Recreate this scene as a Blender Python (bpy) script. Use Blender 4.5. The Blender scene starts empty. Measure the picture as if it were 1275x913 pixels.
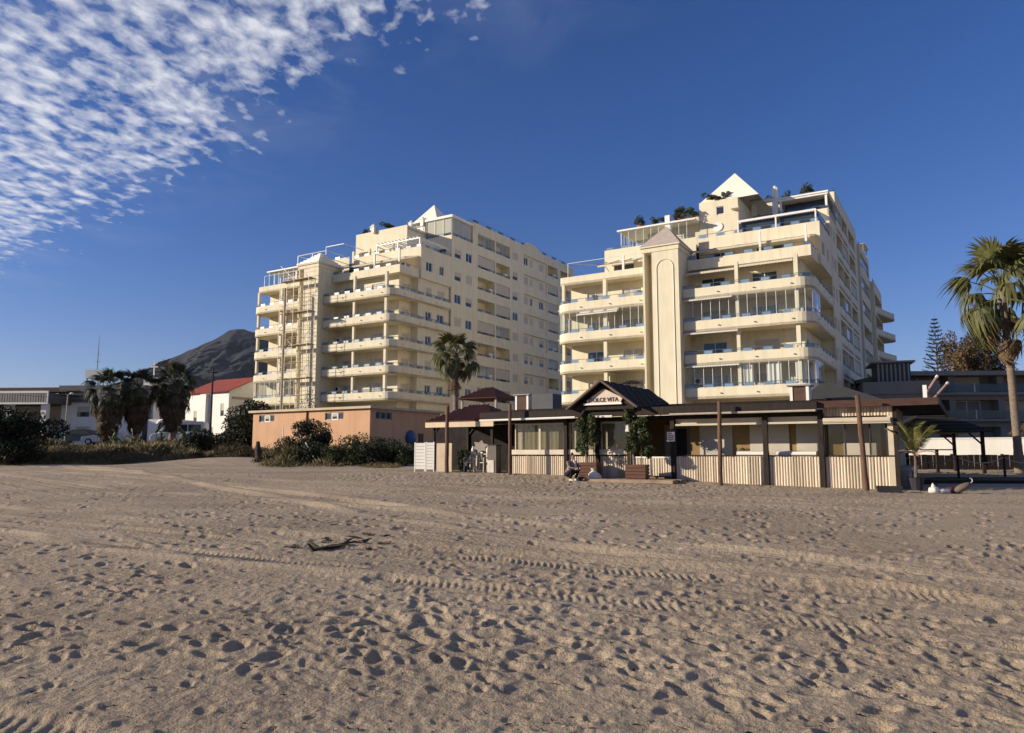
import bpy, math, random
import numpy as np
from mathutils import Vector, Matrix
R = math.radians
random.seed(7); rng = np.random.default_rng(11)
sc = bpy.context.scene
COL = sc.collection
# ------------------------------------------------------------------ camera
cam = bpy.data.cameras.new('camera'); co = bpy.data.objects.new('camera', cam); COL.objects.link(co)
co.location = (0, 0, 1.2); co.rotation_euler = (R(96.66), 0, 0)
cam.sensor_width = 36; cam.lens = 26.0; cam.clip_end = 30000; cam.clip_start = 0.05
sc.camera = co
# ------------------------------------------------------------------ light and sky
SUN_EL = R(16.5); SUN_AZ = R(83.5)          # azimuth measured from -Y towards -X
sdir = Vector((-math.sin(SUN_AZ)*math.cos(SUN_EL), -math.cos(SUN_AZ)*math.cos(SUN_EL), math.sin(SUN_EL)))
sun = bpy.data.lights.new('sun', 'SUN'); sun.energy = 5.0; sun.angle = R(0.5); sun.color = (1.0, 0.87, 0.69)
so = bpy.data.objects.new('sun', sun); COL.objects.link(so); so.location = (-30, -5, 40)
so.rotation_euler = sdir.to_track_quat('Z', 'Y').to_euler()
w = bpy.data.worlds.new('World'); sc.world = w; w.use_nodes = True
N = w.node_tree.nodes; LK = w.node_tree.links
for n in list(N): N.remove(n)
def nd(t, **k):
    n = N.new(t)
    for a, b in k.items(): setattr(n, a, b)
    return n
out = nd('ShaderNodeOutputWorld'); bg = nd('ShaderNodeBackground'); bg.inputs[1].default_value = 0.074
sky = nd('ShaderNodeTexSky', sky_type='NISHITA'); sky.sun_disc = False
sky.sun_elevation = SUN_EL; sky.sun_rotation = math.atan2(sdir.x, sdir.y)
sky.altitude = 0; sky.air_density = 1.0; sky.dust_density = 0.15; sky.ozone_density = 2.2
tc = nd('ShaderNodeTexCoord'); sep = nd('ShaderNodeSeparateXYZ'); LK.new(tc.outputs['Generated'], sep.inputs[0])
def mth(op, a, b=None, c=None, clamp=False):
    n = nd('ShaderNodeMath', operation=op); n.use_clamp = clamp
    for i, q in enumerate((a, b, c)):
        if q is None: continue
        if isinstance(q, (int, float)): n.inputs[i].default_value = q
        else: LK.new(q, n.inputs[i])
    return n.outputs[0]
zc = mth('MAXIMUM', sep.outputs[2], 0.03)
px = mth('DIVIDE', sep.outputs[0], zc); py = mth('DIVIDE', sep.outputs[1], zc)   # the cloud layer, a flat sheet high up
cmb = nd('ShaderNodeCombineXYZ'); LK.new(px, cmb.inputs[0]); LK.new(py, cmb.inputs[1])
def noise(vec, scale, detail, rough, dist=0.0):
    n = nd('ShaderNodeTexNoise'); n.inputs['Scale'].default_value = scale; n.inputs['Detail'].default_value = detail
    n.inputs['Roughness'].default_value = rough; n.inputs['Distortion'].default_value = dist
    LK.new(vec, n.inputs['Vector']); return n.outputs['Fac']
mp = nd('ShaderNodeMapping'); mp.inputs['Rotation'].default_value = (0, 0, R(28)); mp.inputs['Scale'].default_value = (1.0, 0.72, 1.0)
LK.new(cmb.outputs[0], mp.inputs[0])
big = noise(cmb.outputs[0], 1.1, 3, 0.5)
puff = noise(mp.outputs[0], 19.0, 3.5, 0.5, 0.3)
fine = noise(mp.outputs[0], 50.0, 4, 0.65)
vor = nd('ShaderNodeTexVoronoi', feature='SMOOTH_F1'); vor.inputs['Scale'].default_value = 17.0; vor.inputs['Smoothness'].default_value = 0.6
LK.new(mp.outputs[0], vor.inputs['Vector'])
# edge of the cloud field: a straight front with a wobble, the field goes on to the left
edge = mth('ADD', mth('ADD', mth('MULTIPLY', px, -0.67), mth('MULTIPLY', py, -0.74)), mth('MULTIPLY', mth('SUBTRACT', big, 0.5), 0.5))
cover = mth('MULTIPLY', mth('SUBTRACT', edge, -1.36), 2.2, clamp=True)
cover = mth('SUBTRACT', cover, mth('MULTIPLY', mth('SUBTRACT', edge, -0.15), 1.2, clamp=True))  # unseen cover overhead and behind is cut back to lower the ambient light
body = mth('ADD', mth('ADD', mth('MULTIPLY', puff, 1.0), mth('MULTIPLY', mth('SUBTRACT', 0.5, vor.outputs['Distance']), 0.42)), mth('MULTIPLY', mth('SUBTRACT', fine, 0.5), 0.30))
thr = mth('SUBTRACT', 0.98, mth('MULTIPLY', cover, 0.66))
dens = mth('MULTIPLY', mth('SUBTRACT', mth('ADD', body, mth('MULTIPLY', mth('SUBTRACT', noise(mp.outputs[0], 5.5, 3, 0.55), 0.5), 0.45)), thr), 2.2, clamp=True)
veil = mth('MULTIPLY', mth('MULTIPLY', mth('SUBTRACT', noise(mp.outputs[0], 3.2, 6, 0.62, 0.6), 0.44), 2.4, clamp=True), mth('MULTIPLY', mth('SUBTRACT', edge, -1.48), 1.4, clamp=True))
dens = mth('MAXIMUM', dens, mth('MULTIPLY', veil, 0.22))
dens = mth('MULTIPLY', dens, mth('MULTIPLY', mth('SUBTRACT', sep.outputs[2], 0.08), 9.0, clamp=True))
mix = nd('ShaderNodeMix', data_type='RGBA'); mix.inputs[7].default_value = (8.0, 8.2, 9.0, 1)
hs = nd('ShaderNodeHueSaturation'); hs.inputs['Saturation'].default_value = 1.25; LK.new(sky.outputs[0], hs.inputs['Color'])
gr = nd('ShaderNodeMix', data_type='RGBA', blend_type='MULTIPLY'); gr.inputs[0].default_value = 1.0; gr.inputs[7].default_value = (0.86, 0.82, 1.22, 1); LK.new(hs.outputs[0], gr.inputs[6])
LK.new(mth('MULTIPLY', dens, 0.94), mix.inputs[0]); LK.new(gr.outputs[2], mix.inputs[6])
LK.new(mix.outputs[2], bg.inputs[0]); LK.new(bg.outputs[0], out.inputs[0])
sc.view_settings.view_transform = 'Standard'; sc.view_settings.look = 'None'; sc.view_settings.gamma = 1
sc.view_settings.exposure = 0.34
sc.render.engine = 'CYCLES'
# ------------------------------------------------------------------ helpers
TH = R(31.5)
EU = Vector((math.cos(TH), -math.sin(TH), 0)); EV = Vector((math.sin(TH), math.cos(TH), 0))
_m = {}
def mat(name, col, rough=0.8, var=0.12, scale=3.0, bump=0.0, bscale=None, metal=0.0, spec=0.3, island=0.0, stretch=None, detail=4, transl=0.0, hue2=None, stain=0.0):
    """procedural paint / wood / stone: base colour varied by noise (and by mesh island), optional bump"""
    if name in _m: return _m[name]
    m = bpy.data.materials.new(name); m.use_nodes = True; nt = m.node_tree; n = nt.nodes; l = nt.links
    p = n['Principled BSDF']; p.inputs['Roughness'].default_value = rough; p.inputs['Metallic'].default_value = metal
    p.inputs['Specular IOR Level'].default_value = spec
    tcn = n.new('ShaderNodeTexCoord'); vec = tcn.outputs['Object']
    if stretch:
        mpn = n.new('ShaderNodeMapping'); mpn.inputs['Scale'].default_value = stretch; l.new(vec, mpn.inputs[0]); vec = mpn.outputs[0]
    no = n.new('ShaderNodeTexNoise'); no.inputs['Scale'].default_value = scale; no.inputs['Detail'].default_value = detail; l.new(vec, no.inputs['Vector'])
    cr = n.new('ShaderNodeMix'); cr.data_type = 'RGBA'
    c2 = hue2 or col
    cr.inputs[6].default_value = tuple(max(0, x*(1-var)) for x in col)+(1,)
    cr.inputs[7].default_value = tuple(min(1, x*(1+var)) for x in c2)+(1,)
    mr = n.new('ShaderNodeMapRange'); mr.inputs[1].default_value = 0.3; mr.inputs[2].default_value = 0.7
    l.new(no.outputs['Fac'], mr.inputs[0]); fac = mr.outputs[0]
    if island:
        g = n.new('ShaderNodeNewGeometry'); mm = n.new('ShaderNodeMix'); mm.inputs[0].default_value = island
        l.new(fac, mm.inputs[2]); l.new(g.outputs['Random Per Island'], mm.inputs[3]); fac = mm.outputs[0]
    l.new(fac, cr.inputs[0]); colout = cr.outputs[2]
    if stain:
        mps = n.new('ShaderNodeMapping'); mps.inputs['Scale'].default_value = (1.6, 1.6, 0.16); l.new(tcn.outputs['Object'], mps.inputs[0])
        ns = n.new('ShaderNodeTexNoise'); ns.inputs['Scale'].default_value = 1.3; ns.inputs['Detail'].default_value = 6; ns.inputs['Roughness'].default_value = 0.65; l.new(mps.outputs[0], ns.inputs['Vector'])
        rs = n.new('ShaderNodeMapRange'); rs.inputs[1].default_value = 0.47; rs.inputs[2].default_value = 0.74; rs.inputs[3].default_value = 0; rs.inputs[4].default_value = stain
        l.new(ns.outputs['Fac'], rs.inputs[0])
        ms = n.new('ShaderNodeMix'); ms.data_type = 'RGBA'; ms.inputs[7].default_value = (col[0]*0.55, col[1]*0.52, col[2]*0.5, 1)
        l.new(rs.outputs[0], ms.inputs[0]); l.new(colout, ms.inputs[6]); colout = ms.outputs[2]
    l.new(colout, p.inputs['Base Color'])
    if bump:
        nb = n.new('ShaderNodeTexNoise'); nb.inputs['Scale'].default_value = bscale or scale*6; nb.inputs['Detail'].default_value = 5; l.new(vec, nb.inputs['Vector'])
        b = n.new('ShaderNodeBump'); b.inputs['Strength'].default_value = bump; b.inputs['Distance'].default_value = 0.03
        l.new(nb.outputs['Fac'], b.inputs['Height']); l.new(b.outputs[0], p.inputs['Normal'])
    if transl:
        t = n.new('ShaderNodeBsdfTranslucent'); l.new(colout, t.inputs[0]); ms = n.new('ShaderNodeMixShader'); ms.inputs[0].default_value = transl
        l.new(p.outputs[0], ms.inputs[1]); l.new(t.outputs[0], ms.inputs[2]); l.new(ms.outputs[0], n['Material Output'].inputs[0])
    _m[name] = m; return m
def glass(name, tint, refl=0.1):
    if name in _m: return _m[name]
    m = bpy.data.materials.new(name); m.use_nodes = True; nt = m.node_tree; n = nt.nodes; l = nt.links
    n.remove(n['Principled BSDF'])
    tr = n.new('ShaderNodeBsdfTransparent'); tr.inputs[0].default_value = tuple(tint)+(1,)
    gl = n.new('ShaderNodeBsdfGlossy'); gl.inputs[1].default_value = 0.03; gl.inputs[0].default_value = (0.9, 0.93, 1, 1)
    fr = n.new('ShaderNodeLayerWeight'); fr.inputs[0].default_value = 0.5
    pw = n.new('ShaderNodeMath'); pw.operation = 'POWER'; pw.inputs[1].default_value = 4.0; l.new(fr.outputs['Facing'], pw.inputs[0])
    ad = n.new('ShaderNodeMath'); ad.operation = 'ADD'; ad.inputs[1].default_value = refl; l.new(pw.outputs[0], ad.inputs[0]); ad.use_clamp = True
    ms = n.new('ShaderNodeMixShader'); l.new(ad.outputs[0], ms.inputs[0]); l.new(tr.outputs[0], ms.inputs[1]); l.new(gl.outputs[0], ms.inputs[2])
    l.new(ms.outputs[0], n['Material Output'].inputs[0]); _m[name] = m; return m
CREAM = mat('cream_render', (0.715, 0.65, 0.485), 0.9, 0.05, 0.7, 0.25, 24, stain=0.34)
WHITE = mat('white_paint', (0.78, 0.76, 0.70), 0.6, 0.05, 2)
WFRAME = mat('white_metal', (0.74, 0.73, 0.70), 0.4, 0.04, 2)
DGLASS = mat('dark_glass', (0.035, 0.042, 0.05), 0.06, 0.3, 0.5, spec=0.6)
CGLASS = glass('clear_glass', (0.90, 0.94, 0.93), 0.03)
BGLASS = glass('blue_glass', (0.5, 0.58, 0.62), 0.04)
RAIL = mat('blue_rail', (0.085, 0.135, 0.20), 0.4, 0.1, 3)
SHUT = mat('beige_shutter', (0.52, 0.47, 0.38), 0.7, 0.06, 2, stretch=(1, 1, 12))
GREYF = mat('grey_metal', (0.25, 0.25, 0.24), 0.5, 0.1, 3)
CANVAS = mat('cream_canvas', (0.80, 0.72, 0.56), 0.9, 0.05, 1.5, transl=0.3)
WCANVAS = mat('white_canvas', (0.82, 0.80, 0.75), 0.9, 0.05, 1.5, transl=0.3)
TERRA = mat('terrace_tile', (0.42, 0.30, 0.22), 0.85, 0.1, 4)
DARKM = mat('dark_metal', (0.03, 0.03, 0.035), 0.5, 0.2, 3)
TIMBER = mat('dark_stained_timber', (0.026, 0.017, 0.013), 0.8, 0.35, 3, 0.4, 20, stretch=(6, 6, 1))
POLEW = mat('pole_wood', (0.13, 0.075, 0.05), 0.85, 0.35, 3, 0.5, 20, stretch=(8, 8, 1), stain=0.3)
CANE = mat('split_cane', (0.54, 0.44, 0.315), 0.8, 0.3, 6, 0.25, 30, island=0.75, stretch=(5, 5, 1), hue2=(0.64, 0.545, 0.415), stain=0.45)
DTILE = mat('dark_roofing', (0.016, 0.013, 0.012), 0.9, 0.4, 3, 0.4, 12)
MTILE = mat('maroon_tile', (0.10, 0.035, 0.03), 0.8, 0.25, 4, 0.4, 12, island=0.3)
LEAFD = mat('dark_leaf', (0.035, 0.05, 0.02), 0.6, 0.5, 2, island=0.8, transl=0.25, hue2=(0.07, 0.085, 0.03))
LEAFG = mat('green_leaf', (0.035, 0.052, 0.02), 0.6, 0.5, 2, island=0.8, transl=0.25, hue2=(0.08, 0.10, 0.035))
BARK = mat('bark', (0.14, 0.10, 0.07), 0.95, 0.35, 5, 0.6, 14)

def empty(name, loc=(0, 0, 0), rz=0.0, label=None, cat=None, group=None):
    o = bpy.data.objects.new(name, None); COL.objects.link(o); o.location = loc; o.rotation_euler = (0, 0, rz)
    o.empty_display_size = 0.2
    return tag(o, label, cat, group)
def tag(o, label=None, cat=None, group=None, kind=None):
    if label: o['label'] = label
    if cat: o['category'] = cat
    if group: o['group'] = group
    if kind: o['kind'] = kind
    return o
def link(name, me, parent=None, loc=None, rz=None):
    o = bpy.data.objects.new(name, me); COL.objects.link(o)
    if parent is not None: o.parent = parent
    if loc is not None: o.location = loc
    if rz is not None: o.rotation_euler = (0, 0, rz)
    return o
def dup(o, parent=None, loc=None, rot=None, scale=None):
    c = o.copy(); COL.objects.link(c); c.parent = parent
    if loc is not None: c.location = loc
    if rot is not None: c.rotation_euler = rot
    if scale is not None: c.scale = scale
    for ch in list(o.children): dup(ch, c)
    return c
class MB:
    def __init__(s): s.v = []; s.f = []; s.m = []
    def poly(s, pts, mi=0):
        i = len(s.v); s.v += [tuple(p) for p in pts]; s.f.append(tuple(range(i, i+len(pts)))); s.m.append(mi); return s
    def box(s, x0, x1, y0, y1, z0, z1, mi=0):
        if x0 > x1: x0, x1 = x1, x0
        if y0 > y1: y0, y1 = y1, y0
        if z0 > z1: z0, z1 = z1, z0
        i = len(s.v)
        s.v += [(x0,y0,z0),(x1,y0,z0),(x1,y1,z0),(x0,y1,z0),(x0,y0,z1),(x1,y0,z1),(x1,y1,z1),(x0,y1,z1)]
        for q in ((0,3,2,1),(4,5,6,7),(0,1,5,4),(1,2,6,5),(2,3,7,6),(3,0,4,7)):
            s.f.append(tuple(i+k for k in q)); s.m.append(mi)
        return s
    def bar(s, p, q, w=0.1, h=None, mi=0, up=(0, 0, 1)):
        h = h or w; p = Vector(p); q = Vector(q); d = (q-p).normalized(); a = d.cross(Vector(up))
        if a.length < 1e-4: a = d.cross(Vector((1, 0, 0)))
        a.normalize(); b = a.cross(d).normalized(); i = len(s.v)
        for c in (p, q):
            for sx, sy in ((-1,-1),(1,-1),(1,1),(-1,1)): s.v.append(tuple(c+a*(sx*w/2)+b*(sy*h/2)))
        for k in range(4): s.f.append((i+k, i+(k+1)%4, i+4+(k+1)%4, i+4+k)); s.m.append(mi)
        s.f.append((i+3,i+2,i+1,i)); s.f.append((i+4,i+5,i+6,i+7)); s.m += [mi, mi]
        return s
    def tube(s, pts, r, n=6, mi=0, cap=True):
        pts = [Vector(p) for p in pts]; rs = r if isinstance(r, (list, tuple)) else [r]*len(pts); base = len(s.v)
        a0 = None
        for k, p in enumerate(pts):
            d = (pts[min(k+1, len(pts)-1)]-pts[max(k-1, 0)]).normalized()
            if a0 is None:
                a = d.cross(Vector((0, 0, 1)));
                if a.length < 1e-3: a = d.cross(Vector((1, 0, 0)))
            else: a = a0-d*a0.dot(d)
            a.normalize(); a0 = a; b = d.cross(a)
            for j in range(n):
                t = 2*math.pi*j/n; s.v.append(tuple(p+(a*math.cos(t)+b*math.sin(t))*rs[k]))
        for k in range(len(pts)-1):
            for j in range(n):
                s.f.append((base+k*n+j, base+k*n+(j+1)%n, base+(k+1)*n+(j+1)%n, base+(k+1)*n+j)); s.m.append(mi)
        if cap:
            s.f.append(tuple(base+j for j in range(n-1, -1, -1))); s.f.append(tuple(base+(len(pts)-1)*n+j for j in range(n))); s.m += [mi, mi]
        return s
    def lathe(s, prof, c=(0, 0, 0), n=12, mi=0):
        base = len(s.v)
        for r, z in prof:
            for j in range(n):
                t = 2*math.pi*j/n; s.v.append((c[0]+r*math.cos(t), c[1]+r*math.sin(t), c[2]+z))
        for k in range(len(prof)-1):
            for j in range(n):
                s.f.append((base+k*n+j, base+k*n+(j+1)%n, base+(k+1)*n+(j+1)%n, base+(k+1)*n+j)); s.m.append(mi)
        s.f.append(tuple(base+j for j in range(n-1, -1, -1))); s.f.append(tuple(base+(len(prof)-1)*n+j for j in range(n))); s.m += [mi, mi]
        return s
    def prism(s, poly, z0, z1, mi=0):
        n = len(poly); i = len(s.v)
        s.v += [(x, y, z0) for x, y in poly]+[(x, y, z1) for x, y in poly]
        s.f.append(tuple(range(i+n-1, i-1, -1))); s.f.append(tuple(range(i+n, i+2*n))); s.m += [mi, mi]
        for k in range(n): s.f.append((i+k, i+(k+1)%n, i+n+(k+1)%n, i+n+k)); s.m.append(mi)
        return s
    def ribbon(s, path, t, z0, z1, mi=0):
        """a wall of thickness t following a plan path (inner side to the left of travel)"""
        n = len(path); i = len(s.v); inn = []
        for k in range(n):
            a = Vector(path[max(k-1, 0)]); b = Vector(path[min(k+1, n-1)]); d = (b-a).normalized(); inn.append((path[k][0]-d.y*t, path[k][1]+d.x*t))
        for p, z in ((path, z0), (path, z1), (inn, z1), (inn, z0)): s.v += [(x, y, z) for x, y in p]
        for k in range(n-1):
            for a, b in ((0, 1), (1, 2), (2, 3), (3, 0)):
                s.f.append((i+a*n+k, i+a*n+k+1, i+b*n+k+1, i+b*n+k)); s.m.append(mi)
        for k in (0, n-1): s.f.append((i+k, i+n+k, i+2*n+k, i+3*n+k)); s.m.append(mi)
        return s
    def ico(s, c, r, sub=1, jit=0.0, sc3=(1, 1, 1), mi=0):
        import bmesh
        bm = bmesh.new(); bmesh.ops.create_icosphere(bm, subdivisions=sub, radius=1.0); i = len(s.v)
        for v in bm.verts:
            k = r*(1+random.uniform(-jit, jit)); s.v.append((c[0]+v.co.x*k*sc3[0], c[1]+v.co.y*k*sc3[1], c[2]+v.co.z*k*sc3[2]))
        for f in bm.faces: s.f.append(tuple(i+v.index for v in f.verts)); s.m.append(mi)
        bm.free(); return s
    def panel(s, M, s0, s1, z0, z1, ops, mi=0, back=None, reveal=None):
        """a wall in the (s,z) plane with real openings; ops = (s0,s1,z0,z1,depth[,back])"""
        xs = sorted({s0, s1, *[o[0] for o in ops], *[o[1] for o in ops]}); zs = sorted({z0, z1, *[o[2] for o in ops], *[o[3] for o in ops]})
        xs = [x for x in xs if s0 <= x <= s1]; zs = [z for z in zs if z0 <= z <= z1]
        for a, b in zip(zs, zs[1:]):
            run = None; mid = (a+b)/2
            for x, y in list(zip(xs, xs[1:]))+[(None, None)]:
                solid = x is not None and not any(o[0] < (x+y)/2 < o[1] and o[2] < mid < o[3] for o in ops)
                if solid: run = (run[0], y) if run else (x, y)
                elif run: s.poly([M(run[0], a, 0), M(run[1], a, 0), M(run[1], b, 0), M(run[0], b, 0)], mi); run = None
        for o in ops:
            a, b, c, d, dep = o[:5]; r = mi if reveal is None else reveal
            s.poly([M(a, c, 0), M(a, c, dep), M(a, d, dep), M(a, d, 0)], r); s.poly([M(b, c, dep), M(b, c, 0), M(b, d, 0), M(b, d, dep)], r)
            s.poly([M(a, d, 0), M(a, d, dep), M(b, d, dep), M(b, d, 0)], r); s.poly([M(a, c, dep), M(a, c, 0), M(b, c, 0), M(b, c, dep)], r)
            if len(o) > 5 and o[5]: s.poly([M(a, c, dep), M(b, c, dep), M(b, d, dep), M(a, d, dep)], r)
        return s
    def mesh(s, name, mats, smooth=False):
        me = bpy.data.meshes.new(name); me.from_pydata(s.v, [], s.f)
        for m in (mats if isinstance(mats, (list, tuple)) else [mats]): me.materials.append(m)
        if any(s.m): me.polygons.foreach_set('material_index', s.m)
        if smooth: me.polygons.foreach_set('use_smooth', [True]*len(s.f))
        me.update(); return me
    def build(s, name, mats, parent=None, smooth=False, loc=None, rz=None):
        return link(name, s.mesh(name, mats, smooth), parent, loc, rz)
def np_mesh(name, V, F, mats, smooth=False, midx=None):
    me = bpy.data.meshes.new(name); V = np.asarray(V, np.float32); F = np.asarray(F, np.int32); k = F.shape[1]
    me.vertices.add(len(V)); me.vertices.foreach_set('co', V.ravel()); me.loops.add(F.size); me.loops.foreach_set('vertex_index', F.ravel())
    me.polygons.add(len(F)); me.polygons.foreach_set('loop_start', np.arange(0, F.size, k, dtype=np.int32))
    for m in (mats if isinstance(mats, (list, tuple)) else [mats]): me.materials.append(m)
    if midx is not None: me.polygons.foreach_set('material_index', np.asarray(midx, np.int32))
    if smooth: me.polygons.foreach_set('use_smooth', np.ones(len(F), bool))
    me.update(calc_edges=True); return me
def leaf_cloud(P, size, asp=0.5, up=0.3, dirs=None):
    """leaf-sized diamond faces centred at the points P"""
    n = len(P); a = rng.normal(size=(n, 3)) if dirs is None else dirs+rng.normal(size=(n, 3))*0.35
    a[:, 2] += up*0.0; a /= np.linalg.norm(a, axis=1)[:, None]+1e-9
    b = np.cross(a, rng.normal(size=(n, 3))); b /= np.linalg.norm(b, axis=1)[:, None]+1e-9
    s = (size*rng.uniform(0.6, 1.35, n))[:, None]
    V = np.stack([P-a*s*0.5, P+b*s*asp*0.5, P+a*s*0.5, P-b*s*asp*0.5], 1).reshape(-1, 3)
    F = np.arange(4*n).reshape(n, 4); return V, F
def clumps(n, c, rad, ncl=10, spread=0.42, seed=0, flat=0.0):
    """points gathered in clumps through an ellipsoid: uneven outline with gaps"""
    r = np.random.default_rng(seed); d = r.normal(size=(ncl, 3)); d /= np.linalg.norm(d, axis=1)[:, None]
    cc = d*(r.uniform(0.25, 0.85, ncl)**0.6)[:, None]
    if flat: cc[:, 2] = np.maximum(cc[:, 2], -flat)
    k = r.integers(0, ncl, n); q = r.normal(size=(n, 3)); q /= np.linalg.norm(q, axis=1)[:, None]
    p = cc[k]+q*(r.uniform(0.3, 1, n)**0.5*spread*r.uniform(0.7, 1.2, ncl)[k])[:, None]
    return p*np.array(rad)+np.array(c), cc*np.array(rad)+np.array(c)
# ------------------------------------------------------------------ the beach
GY = [-40, 0, 10, 20, 25, 28, 31, 36, 45, 52, 60, 80, 100, 140]
GZ = [-1.6, -0.42, -0.30, -0.08, 0.04, 0.15, 0.33, 0.37, 0.42, 0.70, 1.25, 2.3, 2.4, 2.5]
def G(y): return np.interp(y, GY, GZ)
def vnoise(shape, cell, seed):
    """smooth value noise on a raster"""
    r = np.random.default_rng(seed); gy = int(shape[0]/cell[0])+3; gx = int(shape[1]/cell[1])+3; g = r.uniform(-1, 1, (gy, gx)).astype(np.float32)
    yy = np.arange(shape[0])/cell[0]; xx = np.arange(shape[1])/cell[1]
    y0 = yy.astype(int); x0 = xx.astype(int); fy = (yy-y0).astype(np.float32); fx = (xx-x0).astype(np.float32)
    fy = (fy*fy*(3-2*fy))[:, None]; fx = (fx*fx*(3-2*fx))[None, :]
    A = g[y0]; B = g[y0+1]
    return (A[:, x0]*(1-fx)+A[:, x0+1]*fx)*(1-fy)+(B[:, x0]*(1-fx)+B[:, x0+1]*fx)*fy
def seg_dist(X, Y, pts):
    best = np.full(X.shape, 1e9, np.float32); along = np.zeros(X.shape, np.float32); side = np.zeros(X.shape, np.float32); acc = 0.0
    for (ax, ay), (bx, by) in zip(pts, pts[1:]):
        dx, dy = bx-ax, by-ay; L2 = dx*dx+dy*dy; L = math.sqrt(L2)
        t = np.clip(((X-ax)*dx+(Y-ay)*dy)/L2, 0, 1); d = np.hypot(X-ax-t*dx, Y-ay-t*dy); m = d < best
        best[m] = d[m]; along[m] = (acc+t*L)[m]; side[m] = (((X-ax)*dy-(Y-ay)*dx)/L)[m]; acc += L
    return best, along, side
# footprints: wandering trails and trampled patches
ST = []
sr = np.random.default_rng(5)
def trail(x, y, ang, n, step=0.62, wob=0.12, dep=0.045):
    for i in range(n):
        ang += sr.normal()*wob; x += math.cos(ang)*step; y += math.sin(ang)*step; sgn = 1 if i % 2 else -1
        ST.append((x-math.sin(ang)*0.11*sgn, y+math.cos(ang)*0.11*sgn, ang+sr.normal()*0.12, dep*sr.uniform(0.7, 1.3), sr.uniform(0.9, 1.15)))
for x, y, a, n in ((-2.3, 4.3, 1.2, 9), (-1.6, 5.2, 0.9, 7), (-3.2, 5.4, 0.15, 8), (-1.0, 4.5, 0.05, 5), (0.2, 4.4, 1.9, 10), (1.9, 4.4, 2.2, 13), (2.3, 4.6, 2.35, 14), (2.6, 5.4, 0.5, 6),
                   (-5, 8, 0.1, 14), (-4, 7, 0.25, 12), (1.2, 6.6, 0.6, 14), (3.6, 5.0, 1.9, 9), (-0.6, 5.6, 2.7, 8), (0.8, 5.0, 2.9, 9), (-2.8, 6.8, 1.1, 10), (4.5, 8, 2.6, 16), (-1.5, 7.4, 0.3, 10), (5.6, 9.5, 2.9, 20)):
    trail(x, y, a, n); trail(x+sr.normal()*0.3, y+sr.normal()*0.3, a+sr.normal()*0.15, n)
for i in range(190):
    y = sr.uniform(4.5, 38); x = sr.uniform(-0.8, 0.8)*y; trail(x, y, sr.choice([0.1, 0.35, 2.8, 3.0, 1.2, 1.9])+sr.normal()*0.35, int(sr.integers(8, 26)), dep=0.05)
for i in range(3000):                                      # loose scuffs
    y = 3.4+38*sr.random()**1.25; x = sr.uniform(-0.85, 0.85)*(y+2)
    ST.append((x, y, sr.uniform(0, 6.28), sr.uniform(0.012, 0.045), sr.uniform(0.35, 1.1)))
for i in range(800):                                      # close to the camera
    y = 3.0+7.5*sr.random(); x = sr.uniform(-0.8, 0.8)*(y+1.5)
    ST.append((x, y, sr.uniform(0, 6.28), sr.uniform(0.02, 0.055), sr.uniform(0.4, 1.15)))
for i in range(3000):                                      # the trampled strip in front of the bar
    u = sr.uniform(-17, 3); v = -sr.gamma(2.0, 1.9)-0.3
    ST.append((10.5+u*EU.x+v*EV.x, 25.2+u*EU.y+v*EV.y, sr.uniform(0, 6.28), sr.uniform(0.02, 0.055), sr.uniform(0.7, 1.2)))
BERM = [[(-52, 66), (-34.6, 50.5), (-5.5, 21.6), (0.04, 15.3), (5.9, 8.8), (9, 5.2)], [(-34, 52), (-19, 36.5), (0.0, 12.9), (5.1, 7.5), (8, 4.2)], [(-30, 38), (-12, 24), (-2, 17.5), (7, 13.5), (16, 9)], [(-36, 43), (-14, 29), (2, 20.5), (14, 15.5)], [(-33, 33), (-14, 19.5), (-4, 13.6), (4, 9.2)], [(-40, 45.5), (-20, 34), (-6, 27), (8, 20.5)], [(-28, 27), (-13, 16.5), (-6, 11.5), (0, 8.6)]]
TREAD = [[(-1.5, 9.0), (0.37, 8.1), (2.42, 7.1), (3.84, 6.05), (6.0, 4.6)], [(-13, 15.5), (-7.68, 12.5), (-3.55, 10.5), (-2.2, 9.9)], [(-4.6, 5.0), (-2.84, 4.35), (-1.5, 3.7), (0, 3.2)], [(-0.3, 10.6), (1.6, 9.5), (3.9, 8.3), (5.6, 7.1), (8, 5.5)], [(-13.5, 17.4), (-8.2, 14.4), (-4.1, 12.2), (-0.3, 10.6)]]
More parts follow.
